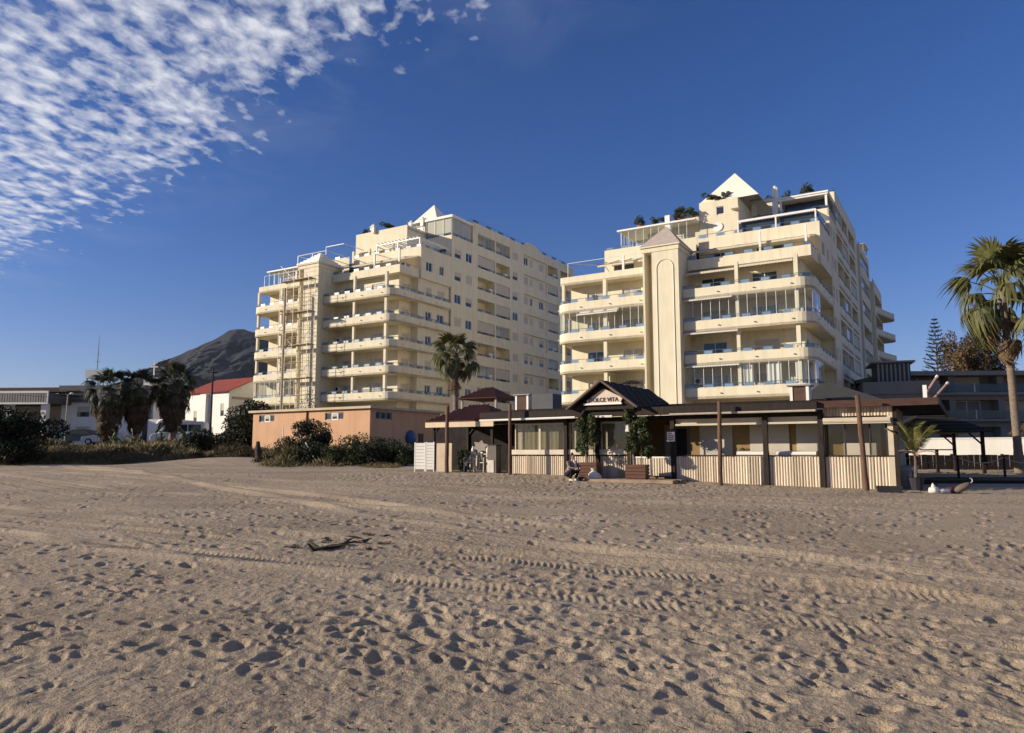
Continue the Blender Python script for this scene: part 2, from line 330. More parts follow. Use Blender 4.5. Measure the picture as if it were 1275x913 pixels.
def raster(x0, x1, y0, y1, res):
    nx = int((x1-x0)/res)+1; ny = int((y1-y0)/res)+1
    xs = (x0+np.arange(nx)*res).astype(np.float32); ys = (y0+np.arange(ny)*res).astype(np.float32)
    sh = (ny, nx); H = np.zeros(sh, np.float32)
    rgh = np.clip(0.75+0.8*vnoise(sh, (1.3/res, 2.0/res), 8), 0.25, 1.5)
    for cell, amp, sd in ((2.6, 0.03, 1), (1.1, 0.012, 2), (0.45, 0.008, 3), (0.19, 0.007, 4), (0.09, 0.007, 5), (0.045, 0.0055, 6)):
        if cell > res*1.6: H += amp*vnoise(sh, (cell/res*0.8, cell/res*1.15), sd)*(1.0 if cell > 0.3 else rgh)
    patch = np.clip(0.75+0.7*vnoise(sh, (2.2/res, 3.0/res), 9), 0.2, 1)      # smoother and rougher patches
    Z = np.zeros(sh, np.float32)
    for x, y, a, d, s in ST:
        s *= 0.78*(0.6+0.55*((x*37.1+y*17.3) % 1.0)); d *= 0.95
        rr = 0.42*s; i0 = int((y-rr-y0)/res); i1 = int((y+rr-y0)/res)+1; j0 = int((x-rr-x0)/res); j1 = int((x+rr-x0)/res)+1
        if i1 <= 0 or j1 <= 0 or i0 >= ny or j0 >= nx: continue
        i0 = max(i0, 0); j0 = max(j0, 0); i1 = min(i1, ny); j1 = min(j1, nx)
        dx = xs[j0:j1][None, :]-x; dy = ys[i0:i1][:, None]-y; c, q = math.cos(a), math.sin(a)
        l = (dx*c+dy*q)/(0.165*s); wd = (-dx*q+dy*c)/(0.078*s*(1+0.18*np.clip(l, -1, 1))); r2 = l*l+wd*wd
        pit = -d*np.exp(-(r2**3)*0.5)*(0.75+0.35*np.clip(l, -1, 1))+0.24*d*np.exp(-((np.sqrt(r2)-1.6)/0.38)**2)*(1+0.5*np.clip(l, -1.5, 1.5))
        wg = np.exp(-(r2/3.2)**2); Z[i0:i1, j0:j1] = Z[i0:i1, j0:j1]*(1-wg)+pit
    H += Z*np.minimum(1, patch*1.5)
    X, Y = np.meshgrid(xs, ys)
    # many thin parallel wheel and rake marks sweeping across the beach
    rl = np.random.default_rng(17); perp = 0.70*X+0.715*Y+0.5*np.sin(X*0.11)+0.25*np.sin(X*0.31+1); sp = np.arange(-30, 70, 0.02); prof = np.zeros_like(sp)
    for _ in range(170):
        c0 = rl.uniform(-25, 62); w0 = rl.uniform(0.05, 0.16); prof += rl.uniform(0.35, 1.0)*(np.exp(-((sp-c0)/w0)**2)-0.7*np.exp(-((sp-c0-1.7*w0)/w0)**2))
    al_ = 0.715*X-0.70*Y; seg = np.clip(0.5+1.2*vnoise(sh, (4.5/res, 4.5/res), 61), 0, 1)*np.clip((Y-4.5)/5, 0, 1)
    H = H*(1-0.45*seg)+0.030*seg*np.interp(perp, sp, prof).astype(np.float32)
    for k, b in enumerate(BERM):
        d, al, sd = seg_dist(X, Y, b); wv = 0.30+0.06*np.sin(al*0.7)
        amp = 1.2 if k < 2 else 0.7; k1 = np.exp(-(d/(wv*0.9))**4)*np.clip(0.75+0.5*np.sin(al*0.31+k*2)+0.3*np.sin(al*1.3), 0.15, 1); H = H*(1-0.65*k1)+k1*amp*(0.02+0.06*np.exp(-(d/(wv*0.62))**2)-0.05*np.exp(-((sd+0.5)/0.2)**2))
    for b in TREAD:
        d, al, sd = seg_dist(X, Y, b); k1 = np.clip((0.27-d)/0.05, 0, 1)
        t = np.sin((al+np.abs(sd)*0.5)*2*math.pi/0.10); k1 *= np.clip(0.6+0.25*np.sin(al*0.8+1)+0.2*np.sin(al*2.7)+0.7*vnoise(sh, (0.5/res, 0.5/res), 41), 0.1, 1); H = H*(1-0.75*k1)+k1*(-0.02+0.0095*np.clip(t*1.5, -1, 1))+0.015*np.exp(-((d-0.33)/0.07)**2)
    return xs, ys, H.astype(np.float32)
NR = raster(-9, 9, 2.2, 13, 0.0125)
FR = raster(-42, 38, 2.0, 48, 0.04)
def bil(r, x, y):
    xs, ys, H = r; fx = np.clip((x-xs[0])/(xs[1]-xs[0]), 0, len(xs)-1.001); fy = np.clip((y-ys[0])/(ys[1]-ys[0]), 0, len(ys)-1.001)
    i = fy.astype(int); j = fx.astype(int); a = fx-j; b = fy-i
    return (H[i, j]*(1-a)+H[i, j+1]*a)*(1-b)+(H[i+1, j]*(1-a)+H[i+1, j+1]*a)*b
def sand_h(x, y):
    n = bil(NR, x, y); f = bil(FR, x, y)
    kn = np.clip((12.6-y)/0.8, 0, 1)*np.clip((8.8-np.abs(x))/0.5, 0, 1)
    h = n*kn+f*(1-kn); fade = np.clip((47-y)/4, 0, 1)*np.clip((41-np.abs(x+2))/4, 0, 1)*np.clip((y-2.0)/0.4, 0, 1)
    mound = 0.45*np.exp(-(((x+17.5)/5.0)**2+((y-46.5)/2.6)**2))+0.25*np.exp(-(((x+9)/4.0)**2+((y-44)/2.0)**2))
    return G(y)+h*fade+mound
# rows from near to far, columns fanned: about a pixel apart at every distance
NCOL, NROW = 1080, 620
ry = 2.3*np.exp(np.linspace(0, 1, NROW)**1.0*math.log(60/2.3)); ct = np.tan(np.linspace(-R(43), R(43), NCOL))
XX = (ct[None, :]*(ry[:, None]+1.0)); YY = np.repeat(ry[:, None], NCOL, 1)
V = np.stack([XX, YY, sand_h(XX, YY)], -1).reshape(-1, 3)
ii = (np.arange(NROW-1)[:, None]*NCOL+np.arange(NCOL-1)[None, :]).ravel()
F = np.stack([ii, ii+1, ii+NCOL+1, ii+NCOL], 1)
def sand_material():
    m = bpy.data.materials.new('beach_sand'); m.use_nodes = True; n = m.node_tree.nodes; l = m.node_tree.links; p = n['Principled BSDF']
    p.inputs['Roughness'].default_value = 0.95; p.inputs['Specular IOR Level'].default_value = 0.15
    g = n.new('ShaderNodeNewGeometry')
    def nz(s, d, r=0.55, st=None):
        q = n.new('ShaderNodeTexNoise'); q.inputs['Scale'].default_value = s; q.inputs['Detail'].default_value = d; q.inputs['Roughness'].default_value = r
        v = g.outputs['Position']
        if st: mm = n.new('ShaderNodeMapping'); mm.inputs['Scale'].default_value = st; l.new(v, mm.inputs[0]); v = mm.outputs[0]
        l.new(v, q.inputs['Vector']); return q.outputs['Fac']
    def mixc(f, a, b, lo=0.35, hi=0.65):
        r = n.new('ShaderNodeMapRange'); r.inputs[1].default_value = lo; r.inputs[2].default_value = hi; l.new(f, r.inputs[0])
        x = n.new('ShaderNodeMix'); x.data_type = 'RGBA'; l.new(r.outputs[0], x.inputs[0])
        for k, c in ((6, a), (7, b)):
            if isinstance(c, tuple): x.inputs[k].default_value = c+(1,)
            else: l.new(c, x.inputs[k])
        return x.outputs[2]
    c = mixc(nz(0.5, 5, st=(0.5, 1, 1)), (0.325, 0.25, 0.168), (0.45, 0.357, 0.25))
    c = mixc(nz(0.22, 4, 0.6, (0.7, 1, 1)), (0.25, 0.19, 0.132), c, 0.36, 0.52)          # damper patches
    c = mixc(nz(9, 6), c, mixc(nz(70, 3), (0.255, 0.193, 0.13), (0.51, 0.415, 0.305)), 0.3, 0.8)
    c = mixc(nz(38, 4, 0.7), c, (0.16, 0.115, 0.08), 0.66, 0.76)          # bits of wrack and grit
    l.new(c, p.inputs['Base Color'])
    b = n.new('ShaderNodeBump'); b.inputs['Strength'].default_value = 0.9; b.inputs['Distance'].default_value = 0.014; l.new(nz(55, 5, 0.65), b.inputs['Height'])
    b2 = n.new('ShaderNodeBump'); b2.inputs['Strength'].default_value = 0.8; b2.inputs['Distance'].default_value = 0.05; l.new(nz(14, 5, 0.6), b2.inputs['Height'])
    l.new(b.outputs[0], b2.inputs['Normal']); l.new(b2.outputs[0], p.inputs['Normal'])
    return m
SAND = sand_material()
tag(link('beach_sand', np_mesh('beach_sand', V, F, SAND, smooth=True)), kind='structure')
# the land all round: sand sheet beside and behind the camera, soil and tarmac behind the beach
EARTH = mat('dry_earth', (0.20, 0.155, 0.11), 0.95, 0.3, 0.4, 0.4, 4)
gx = np.concatenate([np.linspace(-9000, -120, 14), np.linspace(-100, 100, 41), np.linspace(120, 9000, 14)])
gy = np.concatenate([np.linspace(-600, -45, 8), np.linspace(-40, 140, 73), np.linspace(200, 12000, 16)])
XX, YY = np.meshgrid(gx, gy); ZZ = G(YY)-0.12
fy_ = (YY > 2.5) & (YY < 59.0) & (np.abs(XX) < 0.93*(YY+1)-1.5); ZZ = np.where(fy_, ZZ-0.5, ZZ)
V = np.stack([XX, YY, ZZ], -1).reshape(-1, 3); nx = len(gx)
ii = (np.arange(len(gy)-1)[:, None]*nx+np.arange(nx-1)[None, :]).ravel(); F = np.stack([ii, ii+1, ii+nx+1, ii+nx], 1)
cy = V[F].mean(1)[:, 1]
tag(link('ground', np_mesh('ground', V, F, [SAND, EARTH], midx=(cy > 58).astype(int))), kind='structure')
# the coastal road behind the dune
ASPH = mat('asphalt', (0.055, 0.055, 0.055), 0.9, 0.2, 1.5, 0.3, 30)
mb = MB(); xs = np.linspace(-120, -14, 20)
for a, b in zip(xs, xs[1:]): mb.poly([(a, 70, G(70)+.02), (b, 70, G(70)+.02), (b, 90, G(90)+.02), (a, 90, G(90)+.02)])
tag(mb.build('road', ASPH), kind='structure')
# ------------------------------------------------------------------ the mountain
ROCK = mat('haze_tinted_rock', (0.020, 0.025, 0.036), 0.95, 0.25, 0.006, 0.5, 0.03, detail=8)  # the dark blue of distance haze is mixed into the base colour
def mountain():
    nx, ny = 420, 170; D = 4200.0
    prof_px = np.array([60, 150, 190, 215, 240, 262, 280, 292, 300, 315, 345, 380, 430, 500, 600, 700, 800])
    prof_y = np.array([500, 478, 455, 444, 432, 422, 411, 408, 409, 412, 428, 440, 462, 482, 520, 560, 580])
    xs = (prof_px-637.5)/921*D; zs = (564-prof_y)/921*D*1.0
    X = np.linspace(xs[0]-900, xs[-1], nx); top = np.interp(X, xs, zs, left=0)
    t = np.linspace(0, 1, ny); sh = (ny, nx)
    rough = sum(a_*(0.5-np.abs(vnoise(sh, (c_*1.2, c_), 50+i_))) for i_, (a_, c_) in enumerate(((1.0, 46), (0.6, 23), (0.36, 12), (0.22, 6), (0.14, 3.2), (0.1, 1.8))))
    ridge = -np.abs(vnoise(sh, (70, 22), 25))-0.4*np.abs(vnoise(sh, (30, 9), 26))
    Y = D-1500*(1-t)[:, None]+260*rough*(t*(1-t)*4)[:, None]**0.5
    Z = top[None, :]*(t[:, None]**1.25)*(1+0.30*ridge*np.sin(np.pi*t)[:, None])+60*rough*np.sin(np.pi*np.clip(t*0.97, 0, 1))[:, None]+12*rough
    V = np.stack([np.repeat(X[None, :], ny, 0), Y, Z], -1); V2 = V[::-1].copy(); V2[..., 1] = 2*D-V2[..., 1]+0  # far slope
    V = np.concatenate([V, V2[1:]], 0); ny2 = V.shape[0]
    ii = (np.arange(ny2-1)[:, None]*nx+np.arange(nx-1)[None, :]).ravel()
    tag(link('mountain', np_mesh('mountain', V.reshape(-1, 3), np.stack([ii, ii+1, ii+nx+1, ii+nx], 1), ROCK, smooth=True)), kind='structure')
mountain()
# ------------------------------------------------------------------ the two apartment blocks
_wm = {}
NETC = mat('net_curtain_glass', (0.42, 0.40, 0.35), 0.15, 0.25, 1.2, spec=0.5, stretch=(9, 9, 0.3))
RAILP = mat('blue_rail_panel', (0.16, 0.25, 0.36), 0.25, 0.25, 0.6, spec=0.5)
def win_mesh(w, h, kind):
    """frame, pane and shutter meshes for a window of this size; local x along the wall, y inward"""
    k = (round(w, 2), round(h, 2), kind)
    if k in _wm: return _wm[k]
    f = MB(); t = 0.06
    f.box(0, w, 0.0, 0.07, 0, t); f.box(0, w, 0.0, 0.07, h-t, h); f.box(0, t, 0.0, 0.07, t, h-t); f.box(w-t, w, 0.0, 0.07, t, h-t)
    if kind in ('slide', 'dark', 'curt') and w > 0.75: f.box(w/2-0.035, w/2+0.035, 0.005, 0.06, t, h-t)
    fm = f.mesh('window_frame', WFRAME if kind != 'greydark' else GREYF)
    p = MB(); p.box(t, w-t, 0.03, 0.045, t, h-t); pm = p.mesh('pane', DGLASS if kind != 'curt' else NETC)
    s = None
    if kind in ('shut', 'half'):
        q = MB(); z0 = t if kind == 'shut' else h*0.45; n = max(4, int((h-t-z0)/0.16))
        for i in range(n):
            a = z0+(h-t-z0)*i/n; b = z0+(h-t-z0)*(i+1)/n; q.box(t, w-t, -0.015+0.012, 0.022, a+0.008, b)
        s = q.mesh('shutter', SHUT)
    _wm[k] = (fm, pm, s); return _wm[k]
def window(parent, pos, rz, w, h, kind, name='window'):
    fm, pm, s = win_mesh(w, h, kind)
    o = link(name, fm, parent, pos, rz); link('pane', pm, o)
    if s: link('shutter', s, o)
    return o
def balcony_path(corner_u, r, v_side, u_from, left=False, n=7):
    """plan path of a balcony front: along v=0, round the corner, back along the side"""
    if not left:
        p = [(u_from, 0.0)]+[(corner_u-r+r*math.sin(a), r-r*math.cos(a)) for a in np.linspace(0, math.pi/2, n)]+[(corner_u, v_side)]
    else:
        p = [(corner_u, v_side)]+[(corner_u+r-r*math.cos(a), r-r*math.sin(a)) for a in np.linspace(0, math.pi/2, n)]+[(u_from, 0.0)]
    return p
def along(path, step, inset):
    """points every step along a plan path, inset to the inner side"""
    out = []; acc = 0
    for a, b in zip(path, path[1:]):
        a = Vector(a); b = Vector(b); L = (b-a).length; d = (b-a)/max(L, 1e-6); nrm = Vector((-d.y, d.x))
        while acc < L: out.append((a+d*acc+nrm*inset, d)); acc += step
        acc -= L
    return out
def railing(parent, path, top, glassy, name='railing', step=0.85, h=0.34):
    mb = MB(); pts = along(path, step, 0.08)
    mid = [tuple(p)+(top+h,) for p, d in pts]; mid += [tuple(Vector(path[-1])+Vector((0, 0)))+(top+h,)]
    if len(mid) > 1: mb.tube(mid, 0.025, 5)
    for p, d in pts: mb.bar((p.x, p.y, top-0.02), (p.x, p.y, top+h), 0.03)
    for i, ((p, d), (q, _)) in enumerate(zip(pts, pts[1:])):
        if i % 2 == 0:
            a = p.lerp(q, 0.08); b = p.lerp(q, 0.92); mb.poly([(a.x, a.y, top+0.04), (b.x, b.y, top+0.04), (b.x, b.y, top+h-0.04), (a.x, a.y, top+h-0.04)], 1)
    return mb.build(name, [RAIL, RAILP if glassy else RAIL], parent)
def balcony(parent, path, top, floor_poly, rail=True, glassy=True, thick=0.14, hgt=0.95):
    mb = MB(); mb.ribbon(path, thick, top-hgt, top)
    mb.prism(floor_poly, top-hgt+0.012, top-hgt+0.2)
    for p, d in along(path, 3.1, -0.12)[1:]: mb.box(p.x-0.06, p.x+0.06, p.y-0.06, p.y+0.1, top-0.52, top-0.44)      # water spouts
    b = mb.build('balcony', CREAM, parent)
    if rail: railing(b, path, top, glassy)
    return b
def glazing(parent, path, z0, z1, step=0.72, name='glazed_screen', curtain=False):
    mb = MB(); pts = along(path, step, 0.10); top = [tuple(p)+(z1,) for p, d in pts]; bot = [tuple(p)+(z0+0.03,) for p, d in pts]
    mb.tube(top, 0.045, 4); mb.tube(bot, 0.035, 4)
    for p, d in pts: mb.bar((p.x, p.y, z0), (p.x, p.y, z1), 0.035)
    o = mb.build(name, WFRAME, parent); pane = None
    for (p, d), (q, _) in zip(pts, pts[1:]):
        g = MB(); a = p.lerp(q, 0.03); b = p.lerp(q, 0.97); g.poly([(a.x, a.y, z0+0.05), (b.x, b.y, z0+0.05), (b.x, b.y, z1-0.04), (a.x, a.y, z1-0.04)]); g.build('pane', CGLASS, o)
    if curtain:
        pts2 = along(path, 0.11, 0.42); c = MB(); prev = None
        for i, (p, d) in enumerate(pts2):
            nrm = Vector((-d.y, d.x)); f = (i*0.11) % 2.3; q = p+nrm*0.05*math.sin(i*1.9)
            if f < 1.25 and i > 42:
                if prev is not None: c.poly([(prev.x, prev.y, z0), (q.x, q.y, z0), (q.x, q.y, z1-0.05), (prev.x, prev.y, z1-0.05)])
                prev = q
            else: prev = None
        c.build('curtain', WCANVAS, parent)
    return o
def awning(parent, u0, u1, v0, z0, v1, z1, mat_=None, scallop=False, bars=0):
    """a canvas awning from the wall (v0,z0) out to its front bar (v1,z1)"""
    mb = MB(); n = 6; t = 0.02
    for i in range(n):
        a = i/n; b = (i+1)/n; sa = 0.05*math.sin(math.pi*a); sb = 0.05*math.sin(math.pi*b)
        pa = (v0+(v1-v0)*a, z0+(z1-z0)*a-sa); pb = (v0+(v1-v0)*b, z0+(z1-z0)*b-sb)
        mb.poly([(u0, pa[0], pa[1]), (u1, pa[0], pa[1]), (u1, pb[0], pb[1]), (u0, pb[0], pb[1])])
    k = int((u1-u0)/0.22)
    for i in range(k):
        a = u0+(u1-u0)*i/k; b = u0+(u1-u0)*(i+1)/k; d = 0.16 if not scallop else 0.22
        mb.poly([(a, v1, z1), (b, v1, z1), (b, v1, z1-d*0.7), ((a+b)/2, v1-0.005, z1-d), (a, v1, z1-d*0.7)])
    o = mb.build('awning', mat_ or CANVAS, parent)
    f = MB(); f.tube([(u0-0.03, v1+0.01, z1+0.01), (u1+0.03, v1+0.01, z1+0.01)], 0.025, 5)
    for i in range(bars+2):
        u = u0+(u1-u0)*i/(bars+1); f.tube([(u, v0, z0+0.04), (u, v1, z1+0.04)], 0.035, 5)
    f.build('awning_arm', GREYF, o)
    return o
def pergola(parent, u0, u1, v0, v1, z0, z1, slats=0, nposts=3, m=None):
    mb = MB(); w = 0.13
    for i in range(nposts):
        u = u0+(u1-u0)*i/(nposts-1); mb.box(u-w/2, u+w/2, v0, v0+w, z0, z1-0.002)
        mb.box(u-w/2+0.01, u+w/2-0.01, v0+w, v1, z1-0.13, z1-0.003)
    mb.box(u0-w/2, u1+w/2, v0-0.012, v0+w-0.012, z1, z1+0.2)
    o = mb.build('pergola', m or WFRAME, parent)
    s = None
    for i in range(slats):
        u = u0+(u1-u0)*(i+0.5)/slats
        if s is None:
            q = MB(); q.box(-0.04, 0.04, v0-0.25, v1, z1+0.21, z1+0.30); s = q.mesh('slat', m or WFRAME)
        link('slat', s, o, (u, 0, 0))
    return o
def ac_unit(parent, u, v, z):
    mb = MB(); mb.box(u, u+0.85, v-0.32, v, z, z+0.6); mb.lathe([(0.02, 0), (0.22, 0.0), (0.22, 0.02)], (0, 0, 0), 10, 1)
    for i in range(len(mb.v)-30, len(mb.v)):
        x, y, zz = mb.v[i]; mb.v[i] = (u+0.36+x, v-0.325-zz, z+0.3+y)
    return mb.build('air_conditioner', [WHITE, DARKM], parent)
def chimney(parent, u, v, z0, z1, w=0.5):
    mb = MB(); mb.box(u-w/2, u+w/2, v-w/2, v+w/2, z0, z1); mb.box(u-w/2-0.06, u+w/2+0.06, v-w/2-0.06, v+w/2+0.06, z1+0.003, z1+0.08)
    mb.lathe([(0.14, z1+0.085), (0.14, z1+0.3), (0.2, z1+0.32), (0.02, z1+0.42)], (u, v, 0), 8)
    return mb.build('chimney', WHITE, parent)

def apartments(O, zb, nf, label, zg, vend, second):
    rz = -TH
    root = empty('apartment_building', (O[0], O[1], 0), rz, label, 'apartment block')
    T = [zb+3.0*i for i in range(nf+3)]; roof = T[-1]+3.0; SLB = 0.95
    FL = [t-0.75 for t in T]
    Mf = lambda v: (lambda s, z, d: (s, v+d, z))          # front-facing wall
    Ms = lambda u: (lambda s, z, d: (u-d, s, z))          # wall facing the side street
    rr = random.Random(3 if second else 4)
    VW = 2.5
    # --- right wing: inner wall behind the balconies, doors in it
    ops = []; doors = []
    for k in range(nf):
        z0 = FL[k]
        for (a, b) in ((-10.1, -7.9), (-5.5, -3.3)): ops.append((a, b, z0, z0+2.1, 0.16)); doors.append((a, b, z0))
    topz = T[nf]-SLB+0.03
    gops = [(-10.6, -6.0, zg+1.2, T[0]-SLB-0.25, 0.5, True), (-5.2, -1.8, zg+1.2, T[0]-SLB-0.25, 0.5, True)]
    mb = MB(); mb.panel(Mf(VW), -11.1, -1.25, zg, topz, ops+gops)
    # side strip behind the corner balcony
    sops = []; swin = []
    for k in range(nf):
        z0 = FL[k]+0.85
        for (a, b, h) in ((3.4, 4.8, 1.15), (6.4, 7.5, 1.1), (8.7, 10.0, 1.1)): sops.append((a, b, z0, z0+h, 0.14)); swin.append((a, b, z0, h))
    if second:
        mb.panel(Ms(-1.25), VW, 4.9, zg, topz, [(3.1, 4.5, *o[2:]) for o in sops if o[0] < 5]); mb.panel(Ms(-0.3), 4.9, 11.3, zg, topz, [o for o in sops if o[0] > 5])
        mb.poly([(-1.25, 4.9, zg), (-0.3, 4.9, zg), (-0.3, 4.9, topz), (-1.25, 4.9, topz)])
    else: mb.panel(Ms(-1.25), VW, 11.3, zg, topz, sops)
    mb.poly([(-1.25, 11.29, zg), (-0.003, 11.29, zg), (-0.003, 11.29, topz), (-1.25, 11.29, topz)])
    mb.build('wall', CREAM, root)
    for (a, b, z0) in doors: window(root, (a, VW+0.09, z0), 0, b-a, 2.1, rr.choice(['slide', 'curt', 'half', 'shut', 'curt']), 'sliding_door')
    for (a, b, z0, h) in swin: window(root, (-1.25-0.09 if (not second or a < 5) else -0.39, a-(0.3 if second and a < 5 else 0), z0), math.pi/2, b-a, h, rr.choice(['shut', 'dark', 'shut']))
    # --- left wing
    ops = []; doors = []
    for k in range(nf):
        for (a, b) in ((-21.8, -20.0), (-18.0, -16.0)): ops.append((a, b, FL[k], FL[k]+2.1, 0.16)); doors.append((a, b, FL[k]))
    mb = MB(); mb.panel(Mf(VW), -23.6, -14.35, zg, T[nf]-SLB+0.03, ops); mb.panel(Ms(-14.36), VW, 4.0, zg, T[nf], []); mb.poly([(-23.6, VW, zg), (-23.6, vend, zg), (-23.6, vend, T[nf]), (-23.6, VW, T[nf])])
    for k in range(nf): mb.box(-19.1, -18.75, 0.9, VW-0.003, FL[k], T[k+1]-SLB-0.004) if k % 2 == 0 else None   # dividing walls
    mb.build('wall', CREAM, root)
    for (a, b, z0) in doors: window(root, (a, VW+0.09, z0), 0, b-a, 2.1, rr.choice(['slide', 'curt', 'curt', 'shut']), 'sliding_door')
    # --- balconies of the full storeys
    for k in range(nf):
        pr = balcony_path(0.0, 1.3, 11.2, -11.05); fl = pr+[(-1.2, 11.2), (-1.2, VW), (-11.05, VW)]
        b = balcony(root, pr, T[k], fl)
        pl = balcony_path(-24.3, 1.6, 4.0, -14.4, True); fl = pl+[(-14.4, VW), (-23.55, VW), (-23.55, 4.0)]
        balcony(root, pl, T[k], fl)
        zc_ = T[k+1]-SLB if k < nf-1 else T[nf]-SLB
        for (u, v, wd) in ((-6.3, 0.28, 0.3), (-1.35, 0.28, 0.34), (-23.5, 0.5, 0.3), (-18.9, 0.28, 0.34)):
            c = MB(); c.box(u-wd/2, u+wd/2, v, v+wd, FL[k]-0.003, zc_-0.002); c.build('column', CREAM, root)
        # furniture-like clutter belongs to the flats: air conditioners
        if rr.random() < 0.6: ac_unit(root, -10.95, VW-0.02, FL[k]+1.3)
    # --- the stair tower
    zt = T[nf]+0.65
    mb = MB(); mb.box(-13.62, -11.1, -0.9, 3.0, zg, zt); mb.box(-14.32, -13.625, 0.5, 3.0, zg, zt); mb.box(-14.5, -14.325, -0.9, 2.4, zg, zt)
    if not second:
        # raised arch moulding on the front
        pts = [(-13.15, -0.915, zg+2), (-13.15, -0.915, zt-1.6)]+[(-12.36-0.79*math.cos(a), -0.915, zt-1.6+0.79*math.sin(a)) for a in np.linspace(0, math.pi, 9)]+[(-11.57, -0.915, zg+2)]
        mb.tube(pts, 0.06, 4)
    mb.box(-14.55, -11.04, -0.96, 3.06, zt+0.004, zt+0.42); mb.box(-14.7, -10.9, -1.1, 3.2, zt+0.424, zt+0.56)
    tw = mb.build('stair_tower', CREAM, root)
    mb = MB(); cx, cy2 = -12.8, 1.05; q = [(-14.72, -1.12), (-10.88, -1.12), (-10.88, 3.22), (-14.72, 3.22)]; za = zt+0.565; ap = (cx, cy2, za+2.3)
    if not second:
        mb.poly([(x, y, za) for x, y in q][::-1])
        for i in range(4): mb.poly([(*q[i], za), (*q[(i+1) % 4], za), ap])
        mb.build('pyramid_cap', mat('pinkish_grey_tile', (0.42, 0.35, 0.31), 0.85, 0.12, 3, 0.5, 14), tw)
    else:                                                  # the cap is stripped to its battens
        for i in range(7):
            f = i/7.0; g = 1-f; p = [(cx+(x-cx)*g, cy2+(y-cy2)*g) for x, y in q]; z = za+1.75*f
            for j in range(4): mb.bar((*p[j], z+0.08), (*p[(j+1) % 4], z+0.08), 0.07, 0.14)
        mb.build('pyramid_cap', WHITE, tw)
        m2 = MB()
        for i in range(4): m2.poly([(cx+(q[i][0]-cx)*0.97, cy2+(q[i][1]-cy2)*0.97, za), (cx+(q[(i+1) % 4][0]-cx)*0.97, cy2+(q[(i+1) % 4][1]-cy2)*0.97, za), (cx, cy2, za+1.62)])
        m2.build('roof_felt', DARKM, tw)
    # --- first set-back storey (floor nf): its parapet, slab, wall behind
    t0, t1, t2 = T[nf], T[nf+1], T[nf+2]; VR = 16.0 if second else 15.6; V2 = 11.2
    mb = MB(); pth = [(-11.0, 1.4), (-0.25, 1.4), (-0.25, 5.0)]; mb.ribbon(pth, 0.14, t0-SLB, t0); mb.prism([(-11.0, 1.42), (-0.3, 1.42), (-0.3, 5.2), (-11.0, 5.2)], t0-SLB+0.01, t0-SLB+0.22)
    mb.prism([(-1.25, 5.2), (-0.02, 5.2), (-0.02, 11.3), (-1.25, 11.3)], t0-SLB+0.01, t0-SLB+0.22)
    b = mb.build('terrace', CREAM, root); railing(b, pth, t0, True)
    pl = balcony_path(-24.1, 0.25, 4.0, -14.52, True, 3); pl = [(x, y+0.9) for x, y in pl]
    mb = MB(); mb.ribbon(pl, 0.14, t0-SLB, t0-0.12); mb.prism(pl+[(-14.52, 5.2), (-24.05, 5.2)], t0-SLB+0.01, t0-SLB+0.22); b = mb.build('terrace', CREAM, root)
    # walls of floor nf: front at v=5 carrying the next parapet
    ops = [(-10.2, -7.6, FL[nf], FL[nf]+2.1, 0.2), (-5.6, -2.6, FL[nf], FL[nf]+2.1, 0.2)]
    mb = MB(); mb.panel(Mf(5.0), -11.0, 0.0, t0-SLB, t1, ops)
    sw = [(6.0, 7.2, FL[nf]+0.9, FL[nf]+2.05, 0.14), (8.7, 9.6, FL[nf]+0.9, FL[nf]+2.05, 0.14)]
    mb.panel(Ms(0.0), 5.0, 11.3, t0-SLB, t1, sw); mb.prism([(-11.0, 5.15), (-0.15, 5.15), (-0.15, 11.3), (-11.0, 11.3)], t1-0.9, t1-0.7)
    mb.panel(Mf(4.2), -20.6, -11.0, t0-SLB, t1, [(-19.6, -17.4, FL[nf], FL[nf]+2.1, 0.2), (-15.8, -13.2, FL[nf], FL[nf]+2.1, 0.2)])
    mb.poly([(-20.6, 4.2, t0-SLB), (-20.6, vend, t0-SLB), (-20.6, vend, t1), (-20.6, 4.2, t1)]); mb.prism([(-20.58, 4.25), (-11.0, 4.25), (-11.0, vend), (-20.58, vend)], t1-0.9, t1-0.7)
    mb.prism([(-23.6, 4.25), (-20.6, 4.25), (-20.6, vend), (-23.6, vend)], t0-0.9, t0-0.7)
    mb.build('wall', CREAM, root)
    for o in ops: window(root, (o[0], 5.1, o[2]), 0, o[1]-o[0], 2.1, 'slide', 'sliding_door')
    for a, b in ((-19.6, -17.4), (-15.8, -13.2)): window(root, (a, 4.3, FL[nf]), 0, b-a, 2.1, 'slide', 'sliding_door')
    for o in sw: window(root, (-0.09, o[0], o[2]), math.pi/2, o[1]-o[0], o[3]-o[2], 'dark')
    awning(root, -10.8, -0.4, 4.98, t0+1.75, 2.3, t0+1.05, bars=4, scallop=True)
    awning(root, -20.4, -14.9, 4.18, t0+1.75, 2.0, t0+0.95, bars=3, scallop=True)
    pf = MB(); pf.tube([(-23.3, 1.2, t0-0.2), (-23.3, 1.2, t0+1.35), (-20.7, 4.1, t0+1.45)], 0.04, 5); pf.tube([(-23.3, 1.2, t0+1.35), (-14.6, 1.2, t0+1.35)], 0.03, 5); pf.build('awning_frame', WFRAME, root)
    for u in (-17.4,): p_ = MB(); p_.box(u, u+0.2, 1.15, 1.35, t0-0.15, t0+1.35); p_.build('column', WHITE, root)
    p_ = MB(); p_.box(-4.6, -4.42, 1.7, 1.88, t0-0.7, t0+1.9); p_.build('column', WHITE, root); p_ = MB(); p_.box(-0.75, -0.57, 1.7, 1.88, t0-0.7, t0+1.9); p_.build('column', WHITE, root)
